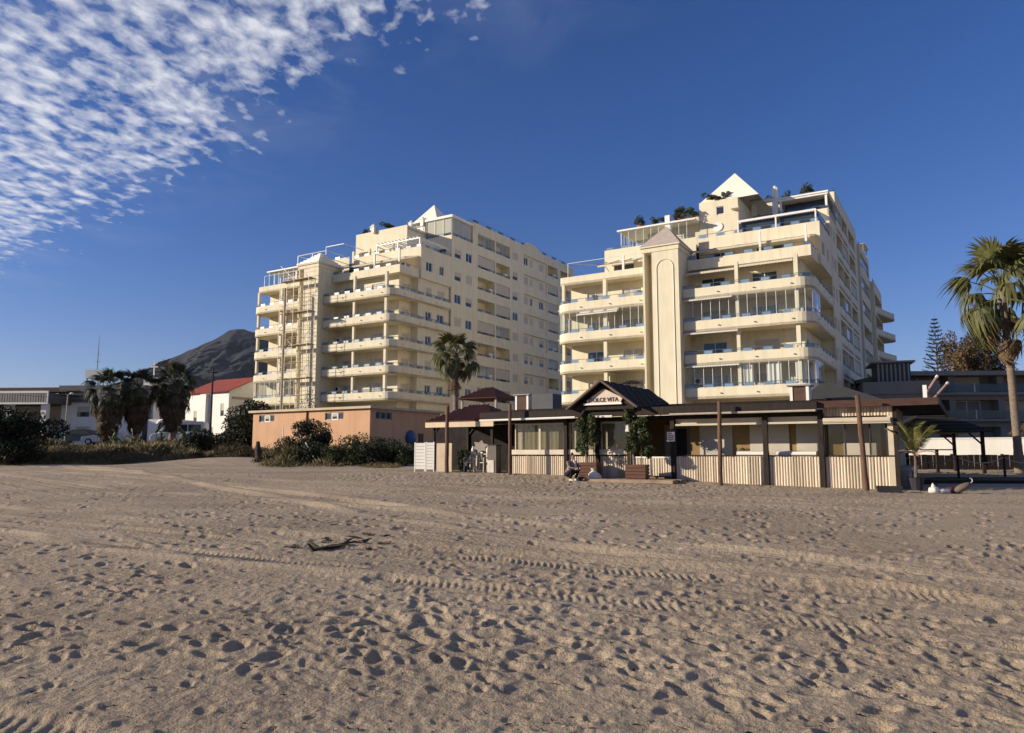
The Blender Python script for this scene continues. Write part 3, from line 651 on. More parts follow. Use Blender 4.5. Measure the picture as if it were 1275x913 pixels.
    # --- second set-back storey (floor nf+1): terrace v 5..9
    railing(root, [(-11.0, 5.0), (0.0, 5.0), (0.0, V2)], t1, True, 'railing')
    railing(root, [(-20.5, 4.3), (-11.2, 4.3)], t1, True, 'railing')
    ops = [(-6.6, -4.2, FL[nf+1], FL[nf+1]+2.1, 0.2), (-3.2, -0.9, FL[nf+1], FL[nf+1]+2.1, 0.2)]
    t2p = t2; mb = MB(); mb.panel(Mf(V2), -7.4, 0.0, t1-0.9, t2p, ops); mb.panel(Ms(0.0), V2, 11.3, t1-0.9, t2, [])
    mb.prism([(-7.4, V2+.15), (-0.15, V2+.15), (-0.15, vend), (-7.4, vend)], t2-0.9, t2-0.7)
    # the solid block beside the pyramid, with its small window and round window
    zb2 = roof-2.05
    zr_ = t1+1.95
    if not second:
        rw = [(-9.5, -8.75, t2-0.55, t2+0.3, 0.16)]; zr_ = t1+1.95
        mb.panel(Mf(6.2), -11.2, -7.4, t1-0.9, zb2, rw); mb.box(-14.2, -11.21, 6.4, 8.8, t1-0.7, zr_+0.75); mb.box(-17.0, -14.21, 7.2, 8.8, t1-0.7, zr_+0.45); mb.poly([(-7.4, 6.2, t1-0.9), (-7.4, 14, t1-0.9), (-7.4, 14, zb2), (-7.4, 6.2, zb2)]); mb.poly([(-11.2, 6.2, t1-0.9), (-11.2, vend, t1-0.9), (-11.2, vend, zb2), (-11.2, 6.2, zb2)])
        mb.prism([(-11.2, 6.25), (-7.4, 6.25), (-7.4, vend), (-11.2, vend)], zb2-0.5, zb2-0.3)
        mb.box(-7.95, -7.2, 5.5, 6.197, t2-0.35, t2-0.2)
    else:
        zb2 = roof-1.95; mb.panel(Mf(7.6), -13.2, -4.4, t1-0.9, zb2, [(-12.4, -10.6, t1-0.6, t1+1.5, 1.2, True), (-9.4, -6.6, t1-0.6, t1+1.3, 1.4, True)])
        mb.poly([(-4.4, 7.6, t1-0.9), (-4.4, VR, t1-0.9), (-4.4, VR, zb2), (-4.4, 7.6, zb2)]); mb.poly([(-13.2, 7.6, t1-0.9), (-13.2, vend, t1-0.9), (-13.2, vend, zb2), (-13.2, 7.6, zb2)])
        mb.prism([(-13.2, 7.65), (-4.4, 7.65), (-4.4, vend), (-13.2, vend)], zb2-0.5, zb2-0.3)
        for u in (-13.0, -10.2, -6.2): mb.box(u-0.15, u+0.15, 6.9, 7.2, t1-0.7, t1+1.6)
    mb.build('wall', CREAM, root)
    if not second: window(root, (-9.5, 6.28, t2-0.5), 0, 0.75, 0.8, 'dark')
    rw_ = MB(); rw_.lathe([(0.33, 0), (0.44, 0), (0.44, 0.1), (0.33, 0.1)], (0, 0, 0), 16); rw_.lathe([(0.01, 0.03), (0.34, 0.03), (0.34, 0.06)], (0, 0, 0), 16, 1)
    for i, (x, y, z) in enumerate(rw_.v): rw_.v[i] = (-9.35+x, 6.2-z, t1+1.25+y)
    if not second: rw_.build('round_window', [WHITE, DGLASS], root)
    for o in ops: window(root, (o[0], V2+0.1, o[2]), 0, o[1]-o[0], 2.1, 'slide', 'sliding_door')
    pergola(root, -7.2, -0.3, 5.05, V2-0.01, t1-0.68, t1+1.0, slats=0 if not second else 12, nposts=3)
    if not second: awning(root, -7.2, -0.3, V2-0.03, t1+1.5, 5.4, t1+1.16, WHITE, bars=2)
    # left: a glazed sun room on this level and its flat roof
    zr = t1+1.95
    if not second:
        mb = MB(); mb.box(-19.4, -11.21, 4.7, 9.0, zr, zr+0.16); mb.box(-14.3, -13.8, 4.85, 5.3, t1-0.7, zr+0.9); mb.build('sun_room_roof', WHITE, root)
        glazing(root, [(-19.3, 8.5), (-19.3, 4.8), (-14.4, 4.8)], t1-0.05, zr, 0.8, 'sun_room'); glazing(root, [(-13.7, 4.8), (-11.3, 4.8)], t1-0.05, zr, 0.8, 'sun_room')
        mb = MB(); mb.box(-19.0, -11.3, 8.9, 9.1, t1-0.7, zr-0.003); mb.prism([(-19.0, 9.0), (-11.3, 9.0), (-11.3, vend), (-19.0, vend)], zr-0.3, zr-0.1); mb.poly([(-19, 9, t1-.7), (-19, vend, t1-.7), (-19, vend, zr), (-19, 9, zr)]); mb.build('wall', CREAM, root)
    # --- third set-back storey (floor nf+2): terrace v 9..14, roof above
    railing(root, [(-7.3, V2+.05), (0.0, V2+.05), (0.0, VR)], t2p, True, 'railing')
    if not second: mb = MB(); mb.box(-0.14, 0.0, V2, VR-0.01, t2-0.7, t2p-0.004); mb.build('parapet', CREAM, root)
    ops = [(-6.6, -4.0, FL[nf+2], FL[nf+2]+2.1, 0.2), (-3.2, -0.8, FL[nf+2], FL[nf+2]+2.1, 0.2)]
    mb = MB(); mb.panel(Mf(VR), -7.4, 0.0, t2-0.9, roof, ops); mb.prism([(-7.4, VR+.1), (-0.12, VR+.1), (-0.12, 33.0), (-7.4, 33.0)], roof-0.5, roof-0.3)
    mb.poly([(-7.4, 13.0, t2-.9), (-7.4, vend, t2-.9), (-7.4, vend, roof), (-7.4, 13.0, roof)]); mb.build('wall', CREAM, root)
    for o in ops: window(root, (o[0], VR+0.1, o[2]), 0, o[1]-o[0], 2.1, 'slide', 'sliding_door')
    if not second:
        mb = MB(); mb.box(-4.8, -0.05, V2+.25, VR-0.003, t2+1.5, t2+1.66); mb.box(-4.85, 0.0, V2+.15, VR-0.01, t2+1.68, t2+1.84); mb.build('roof_overhang', WHITE, root)
        for (u, v) in ((-0.25, V2+.35), (-4.5, V2+.35)): mb = MB(); mb.box(u-0.1, u+0.1, v, v+0.2, t2-0.7, t2+1.5); mb.build('column', WHITE, root)
        mb = MB(); mb.box(-4.3, -0.45, V2+1.6, V2+1.65, t2-0.65, t2+1.45); mb.build('dark_glazing', DGLASS, root)
        mb = MB(); mb.box(-0.32, -0.27, V2+.8, VR-0.1, t2+0.02, t2+1.45); mb.build('dark_glazing', DGLASS, root)
        mb = MB(); mb.box(-7.0, -3.7, 5.5, 5.55, t1+0.02, t1+1.1); mb.box(-3.5, -0.3, 5.5, 5.55, t1+0.02, t1+1.1); mb.box(-0.2, -0.15, 5.7, 8.8, t1+0.02, t1+1.1); mb.build('dark_glazing', DGLASS, root)
        pergola(root, -7.3, -5.2, V2+.1, VR-0.02, t2-0.68, t2+1.55, nposts=2); awning(root, -7.4, -5.1, V2+2.5, t2+2.35, V2-0.2, t2+1.85, WCANVAS, scallop=True, bars=2)
    else:
        mb = MB(); mb.box(-4.4, 0.05, 11.21, VR-0.01, roof-0.62, roof-0.3); mb.build('sun_room_roof', WHITE, root)
        g = glazing(root, [(-4.3, 11.25), (0.0, 11.25), (0.0, VR-0.02)], t2-0.05, roof-0.62, 1.4, 'sun_room')
        bl = MB(); bl.box(-4.2, -0.3, 11.45, 11.5, t2+0.35, roof-0.65); bl.box(-0.35, -0.3, 11.55, VR-0.1, t2+0.3, roof-0.65); bl.build('roller_blind', SHUT, root)
        pergola(root, -7.2, -4.6, V2+.1, 13.5, t2-0.68, roof-1.35, slats=8, nposts=2)
        mb = MB(); z_ = t2-0.95; mb.tube([(-17.2, 4.4, t1+0.0), (-17.2, 4.4, t1+1.4)], 0.05, 5)
        fr = MB()
        z5 = t0+1.93
        for u in (-17.2, -14.6, -12.2): fr.tube([(u, 1.3, z5), (u, 1.3, z5+1.35), (u, 4.4, z5+1.35)], 0.05, 5)
        fr.tube([(-17.2, 1.3, z5+1.35), (-12.2, 1.3, z5+1.35)], 0.05, 5); fr.tube([(-12.2, 1.3, z5+1.35), (-12.2, 1.3, z5+1.8), (-9.2, 1.3, z5+1.8), (-9.2, 4.9, z5+1.8)], 0.05, 5); fr.build('awning_frame', WFRAME, root)
    # pyramid on the roof
    pc = (-8.4, 9.4) if not second else (-4.6, 13.4); hb = 2.9 if not second else 2.1; zp = roof-2.03 if not second else roof-0.5; ph = 3.6 if not second else 2.9
    mb = MB(); q = [(pc[0]-hb, pc[1]-hb), (pc[0]+hb, pc[1]-hb), (pc[0]+hb, pc[1]+hb), (pc[0]-hb, pc[1]+hb)]
    for i in range(4): mb.poly([(*q[i], zp), (*q[(i+1) % 4], zp), (*pc, zp+ph)])
    py_ = mb.build('pyramid_roof', mat('pale_render', (0.80, 0.75, 0.62), 0.85, 0.05, 1, 0.2, 20), root)
    if not second:
        for du in (-0.75, -0.25):
            w_ = MB(); w_.box(pc[0]+du, pc[0]+du+0.3, pc[1]-hb+0.35, pc[1]-hb+1.2, zp+0.55, zp+0.95); w_.build('roof_vent', DARKM, py_)
    # --- long side elevation on the street: windows and loggias
    SIDE = Ms(0.0); ops = []; wins = []; logs = []
    zlist = list(range(0, nf+2))+[nf+2]
    cols_w = [(11.9, 13.3), (14.4, 15.8), (26.2, 27.7)] if second else [(11.6, 12.6), (13.3, 14.3)]
    cols_l = [(17.2, 21.4), (21.8, 25.4)] if second else [(15.6, 19.9), (20.2, 24.4), (25.4, 30.6)]
    rec = [(29.4, 36.7)] if second else []
    vs_end = vend if second else 33.0
    for k in zlist:
        zf = FL[k]
        for (a, b) in cols_w: ops.append((a, b, zf+0.9, zf+2.1, 0.14)); wins.append((a, b, zf+0.9))
        for (a, b) in cols_l: ops.append((a, b, zf+0.75, zf+2.45, 1.5, True)); logs.append((a, b, zf))
        if second:
            for (a, b) in ((36.9, 40.2), (41.2, 44.5)): ops.append((a, b, zf+0.75, zf+2.4, 1.5, True)); logs.append((a, b, zf))
    mb = MB()
    if second:
        # shallow recessed panels with three windows each, under a string course
        r_ops = [(29.4, 36.6, FL[k]+0.15, FL[k]+2.4, 0.22) for k in zlist]
        mb.panel(SIDE, VR, vs_end, zg, roof, [o for o in ops+r_ops if o[0] > VR-0.1]); mb.panel(SIDE, 11.3, VR, zg, t2, [o for o in ops if o[0] < VR-0.1 and o[3] < t2])
        for k in zlist:
            zf = FL[k]; iw = [(29.8, 31.0), (31.6, 32.4), (34.4, 35.8)]
            mb.panel(Ms(-0.22), 29.4, 36.6, zf+0.15, zf+2.4, [(a, b, zf+0.9, zf+2.1, 0.12) for a, b in iw]); wins += [(a, b, zf+0.9, -0.22) for a, b in iw]
    else:
        mb.panel(SIDE, VR, vs_end, zg, roof, [o for o in ops if o[0] > VR-0.1]); mb.panel(SIDE, 11.3, VR, zg, t2, [o for o in ops if o[0] < VR-0.1 and o[3] < t2])
    mb.poly([(0, vs_end, zg), (-24, vs_end, zg), (-24, vs_end, roof-3), (0, vs_end, roof-3)]); mb.poly([(0, vs_end, zg), (-7.4, vs_end, zg), (-7.4, vs_end, roof), (0, vs_end, roof)])
    mb.box(-0.1, 0.03, 11.15, 11.297, zg, t1)
    mb.build('side_wall', CREAM, root)
    if second:
        g_ = MB(); g_.poly([(0.012, 29.0, roof), (0.012, 34.8, roof), (0.012, 32.9, roof+0.75), (0.012, 31.0, roof+0.75)]); g_.poly([(-0.3, 29.0, roof), (-0.3, 34.8, roof), (-0.3, 32.9, roof+0.75), (-0.3, 31.0, roof+0.75)])
        g_.poly([(0.012, 29.0, roof), (-0.3, 29.0, roof), (-0.3, 31, roof+.75), (.012, 31, roof+.75)]); g_.poly([(0.012, 31, roof+.75), (-0.3, 31.0, roof+.75), (-0.3, 32.9, roof+.75), (.012, 32.9, roof+.75)]); g_.poly([(0.012, 34.8, roof), (-0.3, 34.8, roof), (-0.3, 32.9, roof+.75), (.012, 32.9, roof+.75)]); g_.build('roof_gable', CREAM, root)
    for wn in wins:
        if wn[0] < VR-0.1 and wn[2] > t2: continue
        a, b, z0 = wn[:3]; uu = wn[3] if len(wn) > 3 else 0.0
        window(root, (uu-0.07, a, z0), math.pi/2, b-a, 1.2, rr.choice(['shut', 'shut', 'shut', 'dark', 'half']))
    for (a, b, zf) in logs:
        # loggia: french window at the back, railing on the sill, some glazed in or with a blind down
        window(root, (-1.5+0.005, a+0.3, zf+0.76), math.pi/2, min(1.7, (b-a)*0.45), 1.6, rr.choice(['slide', 'shut', 'dark']))
        r_ = MB(); r_.tube([(0.02, a, zf+1.0), (0.02, b, zf+1.0)], 0.025, 4)
        n = int((b-a)/0.9)
        for i in range(n+1): v = a+(b-a)*i/n; r_.bar((0.02, v, zf+0.74), (0.02, v, zf+1.0), 0.03)
        for i in range(n):
            if i % 2 == 0: r_.box(0.0, 0.02, a+(b-a)*(i+0.1)/n, a+(b-a)*(i+0.95)/n, zf+0.77, zf+0.97)
        r_.build('railing', RAIL, root)
        if not second:
            m = 8; pth = [(0.02+0.07*math.sin(math.pi*i/m)**0.25, a+(b-a)*i/m) for i in range(m+1)]; pb = MB(); pb.ribbon(pth, 0.12, zf-0.2, zf+0.75); pb.prism(pth, zf-0.19, zf); pb.build('balcony', CREAM, root)
        q = rr.random()
        if q < 0.22: bl = MB(); bl.box(-0.12, -0.08, a+0.05, b-0.05, zf+1.0, zf+2.43); bl.build('roller_blind', SHUT, root)
        elif q < 0.45: glazing(root, [(-0.05, a), (-0.05, b)], zf+0.76, zf+2.43, 0.95, 'glazed_screen')
        if rr.random() < 0.5: ac_unit_side = MB(); ac_unit_side.box(-0.5, -0.2, b-1.0, b-0.2, zf+0.78, zf+1.4); ac_unit_side.build('air_conditioner', WHITE, root)
    # spouts
    # roof edge railing, chimneys
    railing(root, [(-0.05, VR), (-0.05, vs_end)], roof, False, 'roof_railing', 1.6, 0.4)
    railing(root, [(-7.2, VR+.1), (-0.2, VR+.1)], roof, False, 'roof_railing', 1.6, 0.4)
    for (u, v, z0, z1) in (((-13.6, 7.0, zr, zr+1.0),) if not second else ())+((-10.7, 8.0, zb2-0.3, zb2+0.75), (-9.9, 7.4, zb2-0.3, zb2+0.55), (-7.1, V2+.4, t2-0.6, roof-0.25), (-5.0, V2+.3, t2-0.6, roof-0.15)): chimney(root, u, v, z0, z1, 0.42 if z1-z0 < 2 else 0.5)
    return root, T, roof, zr, zb2
B2, T2, ROOF2, ZR2, ZB2 = apartments((24.9, 60.0), 6.87, 4, 'cream stepped apartment block with intact tiled tower cap, behind the beach bar', 0.3, 33.0, False)
B1, T1, ROOF1, ZR1, ZB1 = apartments((-13.6, 83.0), 8.12, 5, 'cream stepped apartment block with scaffolding up its tower, behind the peach hut', 1.0, 46.0, True)
# glazed-in balconies of the nearer block
pr = balcony_path(0.0, 1.3, 4.5, -11.0); pl = balcony_path(-24.3, 1.6, 3.0, -14.5, True)
glazing(B2, pr, T2[0], T2[1]-0.97, 0.8, curtain=True)
glazing(B2, pr, T2[2], T2[3]-0.97, 0.8)
glazing(B2, pl, T2[2], T2[3]-0.97, 0.8)
awning(B2, -21.6, -17.3, 0.12, T2[3]-0.98, -0.45, T2[3]-1.28, WCANVAS, bars=2)
awning(B2, -10.9, -6.6, 0.3, T2[3]-0.99, -0.35, T2[3]-1.05, WCANVAS); awning(B2, -10.9, -6.2, 0.3, T2[2]-0.99, -0.30, T2[2]-1.07, WCANVAS); awning(B2, -10.9, -6.2, 0.3, T2[1]-0.99, -0.25, T2[1]-1.03, WCANVAS)
awning(B2, -10.8, -6.5, 2.4, T2[4]-1.0, 0.35, T2[4]-1.45, CANVAS, scallop=True, bars=1); awning(B2, -6.1, -1.6, 2.4, T2[4]-1.0, 0.35, T2[4]-1.3, CANVAS, scallop=True, bars=1)
pl1 = balcony_path(-24.3, 1.6, 3.0, -14.5, True)
glazing(B1, pl1, T1[0], T1[1]-0.97, 0.9)
glazing(B1, [(-22.6, 4.0), (-22.6, 1.3), (-15.0, 1.3)], T1[5]-0.1, T1[5]+1.75, 0.9, 'sun_room')
mb = MB(); mb.box(-22.8, -14.8, 1.1, 4.19, T1[5]+1.76, T1[5]+1.92); mb.build('sun_room_roof', WHITE, B1)
# rear bays of the nearer block: step outwards and downwards, round-ended balconies at the back corner
def rear_bay(u0, u1, v0, v1, zoff, ztop, rounded):
    Ms = lambda u: (lambda s, z, d: (u-d, s, z)); ops = []; lg = []
    k = 0
    while True:
        zf = T2[0]-0.75+zoff+3*(k-1); k += 1
        if zf+2.6 > ztop: break
        if zf < 0: continue
        ops.append((v0+0.6, v1-0.8 if not rounded else v1-0.3, zf+0.75, zf+2.4, 1.6, True)); lg.append(zf)
    mb = MB(); mb.panel(Ms(u1), v0, v1, 0.3, ztop, ops)
    mb.poly([(u0, v0, 0.3), (u1, v0, 0.3), (u1, v0, ztop), (u0, v0, ztop)]); mb.poly([(u1, v1, 0.3), (u0, v1, 0.3), (u0, v1, ztop), (u1, v1, ztop)]); mb.prism([(-7, v0+.02), (u1-.02, v0+.02), (u1-.02, v1), (-7, v1)], ztop-0.8, ztop-0.6)
    mb.poly([(-7, v0, 0.3), (-7, v1, .3), (-7, v1, ztop), (-7, v0, ztop)]); mb.poly([(-7, v1, 0.3), (u0, v1, .3), (u0, v1, ztop), (-7, v1, ztop)])
    mb.build('side_wall', CREAM, B2)
    for i, zf in enumerate(lg):
        window(B2, (u1-1.6+0.005, v0+1.2, zf+0.76), math.pi/2, 1.7, 1.6, random.choice(['slide', 'shut', 'dark']))
        if rounded:
            pth = [(u1-0.2, v0+0.5)]+[(u1+0.1, v0+2.5), (u1+1.2, v1-2.6)]+[(u1+0.0+1.6*math.cos(a), v1-1.0+1.6*math.sin(a)) for a in np.linspace(-0.5, math.pi/2, 7)]
            q = MB(); q.ribbon(pth, 0.14, zf-0.2, zf+0.75); q.prism(pth+[(u1-0.4, v1)], zf-0.19, zf); q.build('balcony', CREAM, B2)
        else:
            r_ = MB(); r_.tube([(u1+0.02, v0+0.6, zf+1.0), (u1+0.02, v1-0.8, zf+1.0)], 0.025, 4); r_.box(u1, u1+0.02, v0+0.8, v0+2.4, zf+0.77, zf+0.97); r_.build('railing', RAIL, B2)
        if random.random() < 0.5: glazing(B2, [(u1-0.05, v0+0.6), (u1-0.05, v1-0.8)], zf+0.76, zf+2.4, 1.2)
    railing(B2, [(u1-0.05, v0), (u1-0.05, v1)], ztop, False, 'roof_railing', 1.6, 0.35)
rear_bay(-1.0, 0.25, 33.4, 43.5, -0.7, 26.7, False)
rear_bay(0.0, 0.7, 43.6, 54.0, -1.0, 24.0, True)
mb = MB(); mb.box(-0.6, -0.3, 33.0, 33.39, 0.3, 26.6); mb.build('recessed_wall', CREAM, B2)
cn = MB(); cn.box(-1.5, 0.4, 38.5, 42.5, 27.9, 28.02); cn.box(0.1, 0.2, 38.6, 38.7, 26.7, 27.9); cn.box(0.1, 0.2, 42.3, 42.4, 26.7, 27.9); cn.build('roof_canopy', GREYF, B2)
# shrubs in pots on the roof terraces
_sh = []
for i in range(3):
    P, cc = clumps(420, (0, 0, 0.62), (0.62, 0.55, 0.42), 6, 0.45, 30+i); Vv, Ff = leaf_cloud(P, 0.17); _sh.append(np_mesh('foliage', Vv, Ff, LEAFD))
pot = MB(); pot.lathe([(0.2, 0), (0.28, 0.3), (0.3, 0.32), (0.24, 0.32)], (0, 0, 0), 10); potm = pot.mesh('pot', mat('terracotta', (0.34, 0.15, 0.09), 0.85, 0.15, 4))
def roof_shrub(B, O, u, v, z, s, i, label, group):
    p = Vector((O[0], O[1], 0))+EU*u+EV*v
    r_ = empty('potted_shrub', (p.x, p.y, z), random.uniform(0, 6), label, 'potted shrub', group)
    r_.scale = (s, s, s); link('foliage', _sh[i % 3], r_); link('pot', potm, r_)
L2_ = ['dark potted shrub on the glazed sun room roof of the nearer block', 'dark potted shrub on the stair block at the foot of the pyramid', 'dark potted shrub on the top roof of the nearer block, beyond the pyramid']
for i, (u, v, z, s) in enumerate([(-17.2, 5.6, ZR2+.16, 1.2), (-14.9, 5.6, ZR2+.16, .8), (-13.0, 5.6, ZR2+.16, 1.1), (-12.0, 5.7, ZR2+.16, 1.2), (-10.5, 6.8, ZB2-.3, 1.2), (-9.4, 6.7, ZB2-.3, 1.0), (-8.6, 6.7, ZB2-.3, .8), (-6.4, 16.1, ROOF2-.3, 1.0), (-4.9, 16.1, ROOF2-.3, 1.3), (-2.6, 16.1, ROOF2-.3, 1.5), (-16.0, 6.0, ZR2+.16, 1.0), (-11.8, 7.3, ZR2+.75, 1.0), (-13.4, 7.0, ZR2+.75, 1.3)]):
    roof_shrub(B2, (24.9, 60), u, v, z, s, i, L2_[0 if abs(z-ZR2-.16) < .1 else (2 if z > ROOF2-1 else 1)], 'shrubs on the roof of the nearer block')
for i, (u, v, z, s) in enumerate([(-10.6, 8.2, ZB1-.3, 1.0), (-8.6, 8.2, ZB1-.3, 1.3), (-7.6, 8.3, ZB1-.3, 1.1), (-11.9, 8.2, ZB1-.3, .9)]):
    roof_shrub(B1, (-13.6, 83), u, v, z, s, i, 'dark shrub in a pot on the upper roof of the scaffolded block', 'shrubs on the roof of the scaffolded block')
# scaffolding on the farther tower
SCAF = mat('scaffold_tube', (0.50, 0.44, 0.34), 0.5, 0.2, 3, metal=0.2); PLANK = mat('scaffold_board', (0.36, 0.26, 0.16), 0.9, 0.25, 3)
sroot = empty('scaffolding', (-13.6-13.4*EU.x-1.6*EV.x, 83-13.4*EU.y-1.6*EV.y, 1.0), -TH, 'tube scaffolding standing up the stair tower of the farther block', 'scaffolding')
mb = MB(); H = 21.5
for u in (-2.3, 0.1, 2.6):
    for v in (-1.1, -0.05): mb.tube([(u, v, 0.0), (u, v, H)], 0.035, 5)
for i in range(0, 11):
    z = 1.0+i*2.0
    for v in (-1.1, -0.05): mb.tube([(-2.5, v, z), (2.8, v, z)], 0.03, 5); mb.tube([(-2.5, v, z+1.0), (2.8, v, z+1.0)], 0.025, 5)
    for u in (-2.3, 0.1, 2.6): mb.tube([(u, -1.15, z), (u, 0.0, z)], 0.03, 5)
    a, b = ((-2.3, 0.1) if i % 2 else (0.1, -2.3)); mb.tube([(a, -1.14, z), (b, -1.14, z+2.0)], 0.025, 5)
mb.build('tube_frame', SCAF, sroot)
for i in range(0, 11, 2):
    q = MB(); q.box(-2.4, 2.7, -1.05, -0.1, 1.03+i*2.0, 1.08+i*2.0); q.build('deck', PLANK, sroot)
q = MB(); q.tube([(-1.1, -1.35, 0.3), (-1.1, -1.35, 20.0)], 0.15, 8); q.build('debris_chute', mat('chute_grey', (0.42, 0.36, 0.27), 0.7, 0.2, 2), sroot)
# ------------------------------------------------------------------ the beach bar
OB = Vector((10.5, 25.2, 0)); RZ = -TH
def W(u, v, z=0.0): return OB+EU*u+EV*v+Vector((0, 0, z))
def gz(u, v): p = W(u, v); return float(G(p.y))
bar = empty('beach_bar', (OB.x, OB.y, 0), RZ, 'long low beach bar with cane fence, dark timber posts and gabled entrance', 'beach bar')
def cane_panel(u0, u1, z0a, z0b, z1, v=0.0, name='cane_panel', pitch=0.095, parent=None, mat_=None):
    """split canes side by side: one panel between two posts"""
    mb = MB(); n = max(2, int(round((u1-u0)/pitch)))
    for i in range(n):
        a = u0+(u1-u0)*i/n; b = u0+(u1-u0)*(i+1)/n; g = (b-a)*0.03; zz = z0a+(z0b-z0a)*(i+0.5)/n; dv = random.uniform(-0.008, 0.008); zt = z1+random.uniform(-0.012, 0.012)
        m = (a+b)/2; i0 = len(mb.v)
        prof = [(a+g, v+0.012+dv), ((a+m)/2, v-0.012+dv), (m, v-0.02+dv), ((b+m)/2, v-0.012+dv), (b-g, v+0.012+dv)]
        for z in (zz, zt): mb.v += [(x, y, z) for x, y in prof]
        for k in range(4): mb.f.append((i0+k, i0+k+1, i0+6+k, i0+5+k)); mb.m.append(0)
        mb.f.append(tuple(i0+5+k for k in range(5))); mb.m.append(0)
    mb.box(u0, u1, v+0.022, v+0.04, min(z0a, z0b)+0.1, z1-0.02, 1)
    return tag(mb.build(name, [mat_ or CANE, mat('cane_backing', (0.24, 0.185, 0.125), 0.9, 0.2, 4)], parent or bar), kind='stuff')
posts_u = [-9.7, -8.3, -6.95, -5.2, -1.83, 0.0]
for u in posts_u:
    g = gz(u, 0)-0.1; mb = MB(); w_ = 0.08 if u > -5 else 0.075; mb.box(u-w_, u+w_, -0.14, 0.02-0.005, g, 2.66); mb.build('post', TIMBER, bar)
# front fence, panel by panel between the posts
for (a, b) in ((-12.3, -9.78), (-9.62, -8.38), (-8.22, -7.03), (-5.12, -1.91), (-1.75, -0.08), (0.08, 2.15)):
    cane_panel(a, b, gz(a, 0)+0.0, gz(b, 0)+0.0, 1.07)
for (a, b) in ((-5.12, -1.91), (-1.75, -0.08), (0.08, 2.2)):
    mb = MB(); mb.box(a, b, -0.05, 0.06, 1.085, 1.125); mb.build('rail', TIMBER, bar)
# entrance gate beside the right potted tree: cane leaves
gate = MB(); gate.box(-6.87, -6.82, -0.03, 0.03, 0.32, 1.08); gate.box(-5.33, -5.28, -0.03, 0.03, 0.3, 1.08); gate.box(-6.82, -5.33, -0.02, 0.02, 1.0, 1.06); gate.box(-6.1, -6.05, -0.028, 0.028, 0.32, 1.0); go_ = gate.build('gate', WHITE, bar)
cane_panel(-6.815, -6.105, 0.36, 0.36, 0.995, v=-0.006, name='gate_leaf', parent=go_); cane_panel(-6.045, -5.335, 0.34, 0.34, 0.995, v=-0.006, name='gate_leaf', parent=go_)
# left part: white sill, folding screens with curtains behind
CURT = mat('cream_curtain', (0.56, 0.52, 0.44), 0.9, 0.10, 1.2, stretch=(4, 4, 0.4)); FILM = glass('plastic_film', (0.72, 0.72, 0.68), 0.04)
mb = MB(); mb.box(-12.35, -6.99, -0.05, 0.22, 1.13, 1.33); mb.build('sill', mat('cream_sill', (0.62, 0.55, 0.43), 0.7, 0.1, 2, stain=0.3), bar)
for (a, b) in ((-12.2, -11.0), (-11.0, -9.8), (-9.6, -8.4), (-8.2, -7.0)):
    mb = MB(); t = 0.045
    mb.box(a, a+t, 0.06, 0.12, 1.332, 2.42); mb.box(b-t, b-0.002, 0.06, 0.12, 1.332, 2.42); mb.box(a+t, b-t, 0.065, 0.115, 2.36, 2.42); o = mb.build('folding_screen', mat('cream_frame', (0.55, 0.47, 0.34), 0.6, 0.08, 2), bar)
    q = MB(); q.box(a+t, b-t, 0.085, 0.095, 1.334, 2.36); q.build('pane', FILM, o)
    c = MB(); n = 26
    for i in range(n):
        x0 = a+(b-a)*i/n; x1 = a+(b-a)*(i+1)/n; y0 = 0.3+0.009*math.sin(i*1.3); y1 = 0.3+0.009*math.sin((i+1)*1.3); c.poly([(x0, y0, 1.34), (x1, y1, 1.34), (x1, y1, 2.45), (x0, y0, 2.45)])
    c.build('curtain', CURT, bar)
# inside: floor, back wall with ochre panels, ceiling
OCH = mat('ochre_panel', (0.27, 0.18, 0.08), 0.8, 0.15, 1.5); PALE = mat('pale_panel', (0.48, 0.44, 0.37), 0.8, 0.08, 1.5)
mb = MB(); mb.box(-13.4, 2.15, 0.1, 7.0, 0.1, 0.36); mb.build('floor', mat('deck_boards', (0.20, 0.14, 0.09), 0.85, 0.25, 3, stretch=(1, 8, 1)), bar)
mb = MB(); mb.box(-13.4, -5.0, 3.0, 3.15, 0.361, 2.62); mb.box(-5.0, 1.9, 1.35, 1.45, 0.361, 2.62); mb.build('back_wall', OCH, bar)
for (a, b, v_) in ((-4.6, -3.35, 1.3), (-2.7, -1.3, 1.3), (-1.05, -0.1, 1.3), (0.5, 1.7, 1.3), (-6.6, -5.4, 2.95)):
    mb = MB(); mb.box(a, b, v_-0.02, v_+0.047, 0.9, 2.35); mb.build('wall_panel', PALE, bar)
mb = MB(); mb.box(-6.1, -5.65, 2.9, 2.996, 0.362, 2.2); mb.build('doorway_shade_panel', DARKM, bar)  # solid dark panel, the unlit door opening put in as colour
# tables and white covered benches inside, seen over the fence
def table(u, v, label, w=0.8, mat_=None, h=0.75, grp='tables inside the bar'):
    p = W(u, v, 0.36); r_ = empty('table', p, RZ, label, 'table', grp)
    mb = MB(); mb.box(-w/2, w/2, -w/2, w/2, h-0.04, h); mb.build('tabletop', mat_ or TIMBER, r_)
    mb = MB(); mb.box(-0.04, 0.04, -0.04, 0.04, 0.03, h-0.042); mb.build('pedestal', DARKM, r_); mb = MB(); mb.box(-0.25, 0.25, -0.25, 0.25, 0, 0.03); mb.build('base', DARKM, r_)
for u, v, lb in ((-4.45, 0.7, 'dark square table against the post beside the gate, inside the bar'), (-3.55, 0.7, 'dark square table inside the bar, between the gate table and the bench'), (1.4, 0.75, 'dark square table behind the leaning pole in the raised end of the bar'), (0.5, 0.75, 'dark square table beside the corner post in the raised end of the bar')): table(u, v, lb)
CUSH = mat('white_cushion', (0.74, 0.70, 0.62), 0.9, 0.05, 4)
